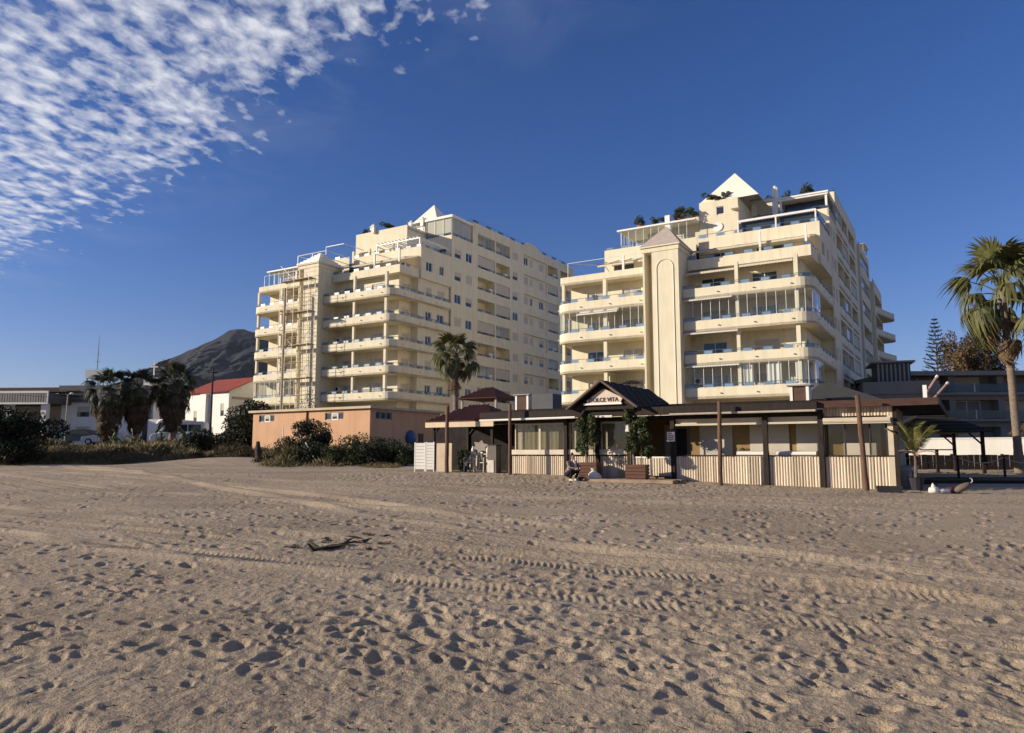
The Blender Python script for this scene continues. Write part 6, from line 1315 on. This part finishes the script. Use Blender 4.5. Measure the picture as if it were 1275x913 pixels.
# crouching person
def person(loc, rz):
    root = empty('person', loc, rz, 'person crouching low in a patterned top and dark trousers beside a planter', 'person'); root.scale = (0.95, 0.95, 0.95)
    SKIN = mat('skin', (0.42, 0.27, 0.19), 0.6, 0.06, 6); HAIR = mat('dark_hair', (0.02, 0.014, 0.01), 0.6, 0.3, 20); TROU = mat('dark_cloth', (0.015, 0.015, 0.018), 0.9, 0.2, 6)
    TOP = mat('patterned_cloth', (0.03, 0.02, 0.02), 0.9, 0.2, 9, hue2=(0.30, 0.23, 0.21), detail=2)
    def rem(mb, name, m_, vox, par):
        o = mb.build(name, m_, par, True); md = o.modifiers.new('remesh', 'REMESH'); md.mode = 'VOXEL'; md.voxel_size = vox; md.use_smooth_shade = True
        s_ = o.modifiers.new('smooth', 'SMOOTH'); s_.iterations = 4; s_.factor = 0.5; return o
    # facing -y (towards the sea); squatting, forearms on the knees
    hips = Vector((0, 0.12, 0.27)); chest = Vector((0, -0.06, 0.62)); neck = Vector((0, -0.10, 0.80)); head = Vector((0, -0.14, 0.94))
    b = MB(); b.tube([hips, hips.lerp(chest, 0.5), chest, chest+Vector((0, -0.02, 0.1)), neck], [0.14, 0.125, 0.15, 0.12, 0.05], 12); b.tube([neck-Vector((0, 0, 0.03)), head], [0.052, 0.05], 10)
    b.ico(head+Vector((0, 0, 0.01)), 0.1, 2, 0, (0.78, 0.95, 1.18)); b.ico(head+Vector((0, -0.098, -0.01)), 0.02, 1, 0, (0.7, 1.1, 1.2)); b.ico(head+Vector((0, -0.06, -0.085)), 0.035, 1, 0, (1, 1, 0.8))
    for s_ in (-1, 1): b.ico(head+Vector((0.08*s_, 0.0, -0.005)), 0.026, 1, 0, (0.4, 0.8, 1.2))
    tops = MB(); tops.tube([hips+Vector((0, 0, 0.03)), hips.lerp(chest, 0.5), chest, chest+Vector((0, -0.02, 0.1)), neck+Vector((0, 0, -0.02))], [0.165, 0.15, 0.172, 0.14, 0.07], 14)
    tro = MB(); tro.ico(hips, 0.16, 2, 0, (1.1, 1, 0.85)); shoes = MB()
    for s_ in (-1, 1):
        sh = Vector((0.185*s_, -0.07, 0.72)); el = Vector((0.26*s_, -0.25, 0.52)); wr = Vector((0.10*s_, -0.45, 0.50)); b.tube([sh, el, wr], [0.052, 0.042, 0.03], 9)
        tops.tube([Vector((0.06*s_, -0.06, 0.72)), sh, el, el.lerp(wr, 0.75)], [0.09, 0.075, 0.058, 0.046], 10)
        hp = Vector((0.10*s_, 0.08, 0.27)); kn = Vector((0.17*s_, -0.33, 0.46)); an = Vector((0.13*s_, -0.14, 0.09)); b.tube([hp, kn, an], [0.085, 0.058, 0.04], 10); tro.tube([hp, kn, an+Vector((0, 0, 0.02))], [0.105, 0.075, 0.062], 12)
        b.tube([an, an+Vector((0.01*s_, -0.16, -0.05))], [0.042, 0.03], 8); shoes.tube([an+Vector((0, 0.06, -0.05)), an+Vector((0.005*s_, -0.08, -0.045)), an+Vector((0.015*s_, -0.2, -0.06))], [0.042, 0.048, 0.03], 8)
        # hand: palm, four fingers, thumb
        pd = Vector((-0.3*s_, -0.85, -0.35)).normalized(); sd = pd.cross(Vector((0, 0, 1))).normalized(); b.tube([wr, wr+pd*0.05, wr+pd*0.085], [0.026, 0.036, 0.03], 8)
        for k in range(4):
            q = wr+pd*0.08+sd*(0.021*(k-1.5)); L = (0.065, 0.075, 0.07, 0.055)[k]; b.tube([q, q+pd*L*0.5, q+pd*L*0.8+Vector((0, 0, -L*0.45))], [0.0095, 0.009, 0.007], 6)
        b.tube([wr+pd*0.03-sd*0.025*s_, wr+pd*0.06-sd*0.05*s_, wr+pd*0.085-sd*0.052*s_], [0.012, 0.011, 0.008], 6)
    body = rem(b, 'body', SKIN, 0.0065, root)
    rem(tops, 'top', TOP, 0.009, root); rem(tro, 'trousers', TROU, 0.009, root); rem(shoes, 'shoes', mat('pale_shoe', (0.5, 0.47, 0.42), 0.8, 0.1, 4), 0.009, root)
    h = MB(); h.ico(head+Vector((0, 0.025, 0.03)), 0.108, 2, 0.03, (0.86, 0.95, 1.12)); h.tube([head+Vector((0, 0.07, 0.02)), head+Vector((0.02, 0.11, -0.12)), head+Vector((0.03, 0.12, -0.26))], [0.075, 0.07, 0.02], 9); h.ico(head+Vector((0, 0.03, 0.14)), 0.05, 1, 0.02)
    rem(h, 'hair', HAIR, 0.009, root)
    for s_ in (-1, 1): e = MB(); e.ico(head+Vector((0.031*s_, -0.087, 0.015)), 0.011, 1); e.build('eye', DARKM, root)
    m2 = MB(); m2.box(head.x-0.022, head.x+0.022, head.y-0.094, head.y-0.086, head.z-0.052, head.z-0.045); m2.build('mouth', mat('lip', (0.3, 0.1, 0.09), 0.6, 0.1, 4), root)
    sc_ = MB(); sc_.tube([neck+Vector((0.02, -0.06, 0.03)), neck+Vector((0.06, -0.12, -0.1)), neck+Vector((0.05, -0.14, -0.32))], [0.045, 0.05, 0.055], 8); rem(sc_, 'scarf', mat('pale_scarf', (0.62, 0.55, 0.5), 0.9, 0.15, 12), 0.009, root)
    return root
person((2.2, 28.05, 0.155), R(35))
blob('small_pack', (2.62, 28.1, 0.15), (0.19, 0.14, 0.1), 'small dark bag on the sand next to the crouching person', 'bag', DARKM)
# belongings in the shade on the right
p0 = at(1163, 611, 22.6); 
wb_ = MB(); wb_.ico((0, 0, 0.07), 1.0, 3, 0.2, (0.15, 0.14, 0.11)); wb_.ico((0.25, 0.02, 0.05), 1.0, 3, 0.22, (0.26, 0.15, 0.08)); wb_.ico((-0.02, 0, 0.19), 1.0, 2, 0.3, (0.05, 0.05, 0.09)); wb_.v = [(a, b, max(c, 0)) for a, b, c in wb_.v]
tag(wb_.build('cloth_bundle', WCANVAS, None, True, (p0.x, 22.6, gy_(22.6)+0.02)), 'crumpled white cloth bundle lying on the sand by the kerb', 'cloth')
blob('red_bag', (p0.x+0.55, 22.7, gy_(22.7)+0.0), (0.115, 0.11, 0.12), 'rounded dark red bag on the sand against the white cloth', 'bag', mat('dark_red_cloth', (0.17, 0.022, 0.035), 0.85, 0.2, 6), 0.08)
bp = empty('backpack', (p0.x+0.85, 22.6, gy_(22.6)), R(-10), 'brown backpack with a pale strap tipped over on the sand', 'backpack')
mb = MB(); mb.ico((0, 0, 0), 1, 2, 0.06, (0.3, 0.14, 0.11)); mb.v = [(a*0.86-c*0.5, b, a*0.5+c*0.86+0.17) for a, b, c in mb.v]; mb.build('pack', mat('olive_brown_cloth', (0.16, 0.12, 0.09), 0.9, 0.2, 5), bp, True)
mb = MB(); mb.tube([(0.22, 0, 0.3), (0.31, 0.02, 0.36), (0.30, 0.03, 0.44), (0.25, 0.03, 0.46)], 0.012, 6); mb.build('strap', WCANVAS, bp)
# black tub and potted palm at the corner of the bar
tb = MB(); tb.box(-0.36, 0.36, -0.2, 0.2, 0, 0.025); 
for a, b, c, d in ((-0.36, 0.36, -0.2, -0.17), (-0.36, 0.36, 0.17, 0.2), (-0.36, -0.33, -0.169, 0.169), (0.33, 0.36, -0.169, 0.169)): tb.box(a, b, c, d, 0.026, 0.2)
tb.v = [(x*(0.88+0.6*z), y*(0.88+0.6*z), z) for x, y, z in tb.v]
pt = at(1114, 615, 22.6); tag(tb.build('plastic_tub', DARKM, None, False, (pt.x, 22.9, gy_(22.9)), R(-20)), 'shallow black plastic tub on the sand at the corner of the bar', 'tub')
pp = empty('potted_palm', W(2.75, -0.05, gz(2.75, 0)), 0, 'small potted palm with yellowish fronds at the corner of the bar', 'potted palm')
mb = MB(); mb.lathe([(0.17, 0), (0.24, 0.4), (0.26, 0.42), (0.2, 0.42)], (0, 0, 0), 12); mb.build('pot', DARKM, pp); mb = MB(); mb.tube([(0, 0, 0.4), (0.02, 0, 0.9), (0, 0, 1.3)], [0.05, 0.04, 0.03], 7); mb.build('stem', BARK, pp)
def feather(L, droop, m_):
    mb = MB(); pts = [(L*t, 0, L*(0.25*t-droop*t*t)) for t in np.linspace(0, 1, 12)]; mb.tube(pts, [0.012*(1-0.8*i/11) for i in range(12)], 4)
    for i in range(2, 12):
        x, _, z = pts[i]
        for s_ in (-1, 1):
            for q in (0, 0.5):
                w_ = 0.30*L*(1-0.5*abs(i/11-0.4)); xx = x-q*L/12; mb.poly([(xx, 0, z), (xx+0.035, s_*0.03, z+0.01), (xx+0.16*L, s_*w_, z-0.10*L), (xx+0.02, s_*0.05, z-0.02)])
    return mb.mesh('frond', m_)
YG = mat('yellow_green_frond', (0.20, 0.19, 0.06), 0.6, 0.35, 2, island=0.5, transl=0.3); PK = mat('dry_pink_frond', (0.36, 0.24, 0.18), 0.8, 0.3, 2, island=0.5, transl=0.3); f1 = feather(1.15, 0.35, YG); f2 = feather(0.9, 0.55, PK)
for i in range(11): o = link('frond', f1, pp, (0, 0, 1.15)); o.rotation_euler = (0, -R(84-3.2*i), i*2.4); o.scale = (random.uniform(.7, .95),)*3
for i in range(5): o = link('dry_frond', f2, pp, (0, 0, 1.15)); o.rotation_euler = (0, -R(35-6*i), i*2.4+1); o.scale = (random.uniform(.45, .7),)*3
# ------------------------------------------------------------------ clutter at the left end of the bar
def slatted(u, v, w_, h, tilt, label, n):
    r_ = empty('slatted_panel', W(u, v, gz(u, v)), RZ+R(12), label, 'panel'); mb = MB(); mb.box(-w_/2, -w_/2+0.05, -0.03, 0.03, 0, h); mb.box(w_/2-0.05, w_/2, -0.03, 0.03, 0, h); mb.build('frame', WHITE, r_)
    s_ = MB(); s_.box(-w_/2+0.05, w_/2-0.05, -0.025, 0.02, 0, h/n*0.82); sm = s_.mesh('slat', WHITE)
    for i in range(n): link('slat', sm, r_, (0, 0.0, 0.12+i*(h-0.14)/n))
slatted(-16.95, -0.4, 0.55, 1.32, 0, 'white slatted panel standing upright beside the dark shrubs', 8)
slatted(-16.3, -0.5, 0.42, 1.34, 0, 'narrower white slatted panel standing next to the pale board', 9)
mb = MB(); mb.box(-0.38, 0.38, -0.02, 0.02, 0.03, 1.28); tag(mb.build('board', mat('pale_plywood', (0.60, 0.48, 0.34), 0.85, 0.12, 2, stain=0.25), None, loc=W(-15.55, -0.45, gz(-15.5, -0.4)), rz=RZ+R(8)), 'pale plywood board leaning beside the dark weathered pole', 'board')
CHW = mat('dirty_white_plastic', (0.55, 0.50, 0.43), 0.6, 0.15, 4)
def chair(u, v, rz, label, upside=False):
    g = gz(u, v); r_ = empty('plastic_chair', W(u, v, g+(0.0 if not upside else 1.32)), RZ+rz, label, 'chair', 'white chairs under the maroon shelter')
    if upside: r_.rotation_euler = (math.pi, 0, RZ+rz)
    mb = MB(); mb.box(-0.23, 0.23, -0.22, 0.22, 0.41, 0.44); mb.build('seat', CHW, r_)
    for x in (-0.2, 0.2):
        for y in (-0.19, 0.19): mb = MB(); mb.bar((x, y, 0.41), (x*1.12, y*1.15, 0.0), 0.04); mb.build('leg', CHW, r_)
        mb = MB(); mb.bar((x, 0.2, 0.44), (x, 0.27, 0.86), 0.04); mb.bar((x*1.1, -0.2, 0.63), (x*1.1, 0.24, 0.65), 0.05); mb.bar((x*1.1, -0.19, 0.43), (x*1.1, -0.19, 0.62), 0.035); mb.build('arm', CHW, r_)
    mb = MB()
    for i in range(5): mb.bar((-0.16+i*0.08, 0.2, 0.45), (-0.16+i*0.08, 0.265, 0.84), 0.035, 0.02)
    mb.bar((-0.22, 0.27, 0.86), (0.22, 0.27, 0.86), 0.05); mb.build('backrest', CHW, r_)
for (u, v, a, lb, up_s) in ((-14.7, 0.3, 0.4, 'off-white plastic chair standing at the front under the maroon shelter', False), (-14.0, 0.5, -0.5, 'off-white plastic chair beside the grey bin under the shelter', False), (-14.4, 1.3, 2.4, 'off-white plastic chair at the back under the maroon shelter', False)): chair(u, v, a, lb, up_s)
tw_ = empty('work_table', W(-14.35, 0.75, 0.38), RZ, 'off-white plank table stacked with odds and ends under the shelter', 'table'); mb = MB(); mb.box(-0.55, 0.55, -0.3, 0.3, 0.74, 0.79); mb.build('tabletop', CHW, tw_)
for x in (-0.48, 0.48):
    for y in (-0.25, 0.25): mb = MB(); mb.bar((x, y, 0), (x*0.9, y, 0.739), 0.06); mb.build('leg', CHW, tw_)
def star(loc):
    mb = MB(); n = 12
    for y in (0, 0.06): mb.poly([((0.26 if i % 2 else 0.44)*math.cos(i*2*math.pi/n+0.3), y, 0.30+(0.19 if i % 2 else 0.30)*math.sin(i*2*math.pi/n+0.3)) for i in range(n)])
    for i in range(n):
        f = lambda i: ((0.26 if i % 2 else 0.44)*math.cos(i*2*math.pi/n+0.3), 0.30+(0.19 if i % 2 else 0.30)*math.sin(i*2*math.pi/n+0.3)); a = f(i); b = f((i+1) % n); mb.poly([(a[0], 0, a[1]), (b[0], 0, b[1]), (b[0], .06, b[1]), (a[0], .06, a[1])])
    tag(mb.build('star_board', mat('grey_card', (0.28, 0.25, 0.21), 0.9, 0.1, 3), None, loc=loc, rz=RZ), 'grey star-shaped board propped on the plank table', 'board')
star(W(-14.35, 0.6, 0.38+0.80))
for i, (u, z_) in enumerate(((-14.75, 0.8), (-13.95, 0.8))): mb = MB(); mb.lathe([(0.05, 0), (0.08, 0.02), (0.07, 0.22), (0.03, 0.28), (0.03, 0.33)], (0, 0, 0), 9); tag(mb.build('jar', WHITE, None, True, W(u, 0.62, 0.38+0.792)), 'pale jar on the plank table, ' + ('at the end by the dark pole' if i == 0 else 'at the end by the bin'), 'jar')
bn = empty('litter_bin', W(-13.15, -0.1, gz(-13.1, 0)), RZ, 'grey-brown upright bin with a pale lower door beside the screens', 'bin'); mb = MB(); mb.box(-0.22, 0.22, -0.2, 0.2, 0, 1.15); mb.build('bin_body', mat('bin_grey', (0.13, 0.115, 0.095), 0.7, 0.15, 3), bn); mb = MB(); mb.box(-0.2, 0.12, -0.225, -0.203, 0.03, 0.55); mb.build('door', CHW, bn); mb = MB(); mb.box(-0.24, 0.24, -0.22, 0.22, 1.153, 1.2); mb.build('lid', DARKM, bn)
mb = MB(); mb.box(-18.6, -13.42, 2.9, 3.0, 0.2, 2.55); tag(mb.build('added_shade_wall', DTILE, None, loc=(OB.x, OB.y, 0), rz=RZ), 'near-black wall added to darken the inside of the maroon shelter', 'wall')  # added black sheet, stands for the shade inside the open shelter
P, cc = clumps(700, (0, 0, 0.5), (0.35, 0.3, 0.5), 8, 0.45, 91); Vv, Ff = leaf_cloud(P, 0.12); lf = empty('potted_plant', W(-15.05, 0.35, 0.38), 0, 'leafy green potted plant beside the dark weathered pole', 'potted plant'); link('foliage', np_mesh('foliage', Vv, Ff, LEAFG), lf); mb = MB(); mb.lathe([(0.13, -0.02), (0.18, 0.22), (0.15, 0.22)], (0, 0, 0), 10); mb.build('pot', DARKM, lf)
# ------------------------------------------------------------------ odds and ends on the sand
def sandz(x, y): return float(sand_h(np.array([x]), np.array([y]))[0])
DRIFT = mat('wet_driftwood', (0.05, 0.04, 0.03), 0.9, 0.4, 6, 0.6, 18)
a = Vector((-3.0, 11.3, 0)); b = Vector((-2.55, 14.2, 0)); g1 = sandz(a.x, a.y)
br_ = empty('driftwood', (a.x, a.y, g1), 0, 'dark driftwood branch lying on the sand with a raised knot', 'driftwood')
ln = [Vector((0, 0, 0.01)), Vector((0.24, 0.34, 0.035)), Vector((0.34, 0.8, 0.0)), Vector((0.66, 1.2, 0.04)), Vector((0.78, 1.7, 0.0))]
mb = MB(); mb.tube(ln, [0.028, 0.04, 0.026, 0.033, 0.01], 7); mb.build('branch', DRIFT, br_)
for k, (s_, d, L) in enumerate(((0.25, (0.5, 0.2, 0.1), 0.45), (0.5, (-0.3, 0.6, 0.12), 0.4), (0.7, (0.6, 0.35, 0.1), 0.4), (0.4, (0.4, 0.1, 0.3), 0.22), (0.85, (-.4, .3, .25), .25), (0.1, (-0.5, 0.3, 0.25), 0.3), (0.15, (0.7, -0.1, 0.12), 0.5), (0.6, (0.3, -0.5, 0.1), 0.35), (0.75, (-0.6, 0.1, 0.15), 0.4), (0.95, (0.5, 0.6, 0.2), 0.25), (0.02, (-0.2, -0.5, 0.5), 0.2))):
    q = ln[0].lerp(ln[-1], s_)+Vector((0, 0, 0.02)); d = Vector(d).normalized(); mb = MB(); mb.tube([q, q+d*L*0.6, q+d*L+Vector((0, 0, -0.03))], [0.025, 0.018, 0.006], 6); mb.build('twig', DRIFT, br_)
p = at(331, 583, 46.5); sp = empty('tree_stump', (p.x, 45.0, sandz(p.x, 45.0)-0.05), 0, 'dark upright dead stump at the edge of the dune grass', 'stump')
mb = MB(); mb.tube([(0, 0, -0.1), (0.02, 0, 0.35), (-0.03, 0, 0.8), (-0.05, 0.02, 1.25)], [0.3, 0.2, 0.17, 0.1], 9); mb.tube([(0, 0, 0.7), (-0.15, 0, 1.0)], [0.08, 0.04], 6); mb.build('stump', DRIFT, sp)
p = at(385, 560, 44); pl_ = empty('leaning_plank', (p.x, 43.2, gy_(43.2)), R(-10), 'weathered white plank leaning out of the dune shrubs', 'plank'); mb = MB(); mb.bar((0.9, 0, 0.02), (-0.15, 0.3, 1.4), 0.09, 0.03); mb.build('plank', WHITE, pl_)
mb = MB(); mb.box(-0.25, 0.25, -0.05, 0.05, 0, 0.04); p = at(410, 583, 42); tag(mb.build('white_plank', WHITE, None, loc=(p.x, 42.3, gy_(42.3)+0.03)), 'short white plank lying flat on the sand before the low shrubs', 'plank')
p = at(348, 560, 46); mb = MB(); mb.tube([(0, 0, -0.2), (0, 0, 1.5), (0, 0, 2.4)], [0.05, 0.04, 0.02], 6); mb.box(-0.06, 0.06, -0.06, 0.06, 0.3, 0.95); tag(mb.build('marker_post', WHITE, None, loc=(p.x, 46.6, gy_(46.6))), 'thin white marker post standing before the sunlit peach wall', 'post')
for k in range(9):
    x = -2.9+random.uniform(-0.5, 1.1); y = 12.0+random.uniform(-0.8, 1.1); P, cc = clumps(90, (0, 0, 0.02), (0.12, 0.09, 0.035), 4, 0.6, 300+k); Vv, Ff = leaf_cloud(P, 0.06, 0.16)
    tag(link('seaweed_clump', np_mesh('seaweed_clump', Vv, Ff, DRIFT), None, (x, y, sandz(x, y))), 'dark dried seaweed clump on the sand beside the driftwood branch', 'seaweed', 'seaweed clumps around the driftwood')
# wrack and grit scattered on the sand: twigs, weed and pebbles too many to count
def debris():
    r = np.random.default_rng(31); n = 5200; y = 3.2+34*r.random(n)**1.6; x = r.uniform(-0.8, 0.8, n)*(y+1); z = sand_h(x, y); k = r.random(n)
    V = []; F = []; c = 0
    for i in range(n):
        if k[i] < 0.55:      # twig or strand of weed
            a = r.uniform(0, 6.28); L = r.uniform(0.02, 0.09); w_ = r.uniform(0.002, 0.005); dx, dy = math.cos(a), math.sin(a); h = r.uniform(0.003, 0.012)
            V += [(x[i]-dx*L/2, y[i]-dy*L/2, z[i]+0.002), (x[i]-dy*w_, y[i]+dx*w_, z[i]+h), (x[i]+dx*L/2, y[i]+dy*L/2, z[i]+0.002), (x[i]+dy*w_, y[i]-dx*w_, z[i]+0.001)]; F.append((c, c+1, c+2, c+3)); F.append((c, c+3, c+2, c+1)); c += 4
        else:                # pebble or clod
            s_ = r.uniform(0.005, 0.02); p = [(s_, 0, 0), (0, s_, 0), (-s_, 0, 0), (0, -s_, 0)]; V += [(x[i]+q[0]*r.uniform(.6, 1.2), y[i]+q[1]*r.uniform(.6, 1.2), z[i]-0.002) for q in p]+[(x[i], y[i], z[i]+s_*0.8)]*1
            V.append((x[i]+s_*0.2, y[i], z[i]+s_*0.75)); F += [(c, c+1, c+4, c+5), (c+1, c+2, c+4, c+4+1), (c+2, c+3, c+4, c+5), (c+3, c, c+5, c+4)]; c += 6
    tag(link('beach_wrack', np_mesh('beach_wrack', np.array(V), np.array(F), mat('wrack', (0.12, 0.085, 0.055), 0.95, 0.5, 3, island=0.9, hue2=(0.34, 0.27, 0.19)))), 'scattered twigs, weed and grit on the sand', 'wrack', kind='stuff')
debris()
# umbrellas and furniture on the lit balconies
def bpt(u, v, z): q = Vector((24.9, 60, 0))+EU*u+EV*v; return (q.x, q.y, z)
cu = empty('closed_parasol', bpt(-20.4, 1.0, T2[0]-0.75), RZ, 'closed pinkish parasol on the lowest lit balcony', 'parasol'); mb = MB(); mb.tube([(0, 0, 0), (0, 0, 2.0)], 0.025, 6); mb.build('pole', WFRAME, cu); mb = MB(); mb.lathe([(0.12, 0.9), (0.1, 1.3), (0.04, 1.85), (0.01, 2.0)], (0, 0, 0), 10); mb.build('canopy', mat('pinkish_canvas', (0.5, 0.36, 0.30), 0.9, 0.1, 3), cu)
ou = empty('open_parasol', bpt(-16.6, 1.1, T2[0]-0.75), RZ, 'open dark parasol on the lowest lit balcony', 'parasol'); mb = MB(); mb.tube([(0, 0, 0), (0, 0, 2.0)], 0.025, 6); mb.build('pole', WFRAME, ou); mb = MB(); mb.lathe([(1.0, 1.62), (0.6, 1.78), (0.2, 1.9), (0.02, 1.95)], (0, 0, 0), 12); mb.build('canopy', DARKM, ou)
# ------------------------------------------------------------------ the sea air between here and the mountain
hz = MB(); hz.box(-6500, 6500, -900, 6200, -3, 860)
hm = bpy.data.materials.new('sea_haze'); hm.use_nodes = True; hn = hm.node_tree.nodes; hn.remove(hn['Principled BSDF'])
pv = hn.new('ShaderNodeVolumePrincipled'); pv.inputs['Color'].default_value = (0.80, 0.88, 1.0, 1); pv.inputs['Density'].default_value = 1.1e-5; pv.inputs['Anisotropy'].default_value = 0.2
hm.node_tree.links.new(pv.outputs[0], hn['Material Output'].inputs['Volume'])
tag(hz.build('haze', hm), kind='stuff')
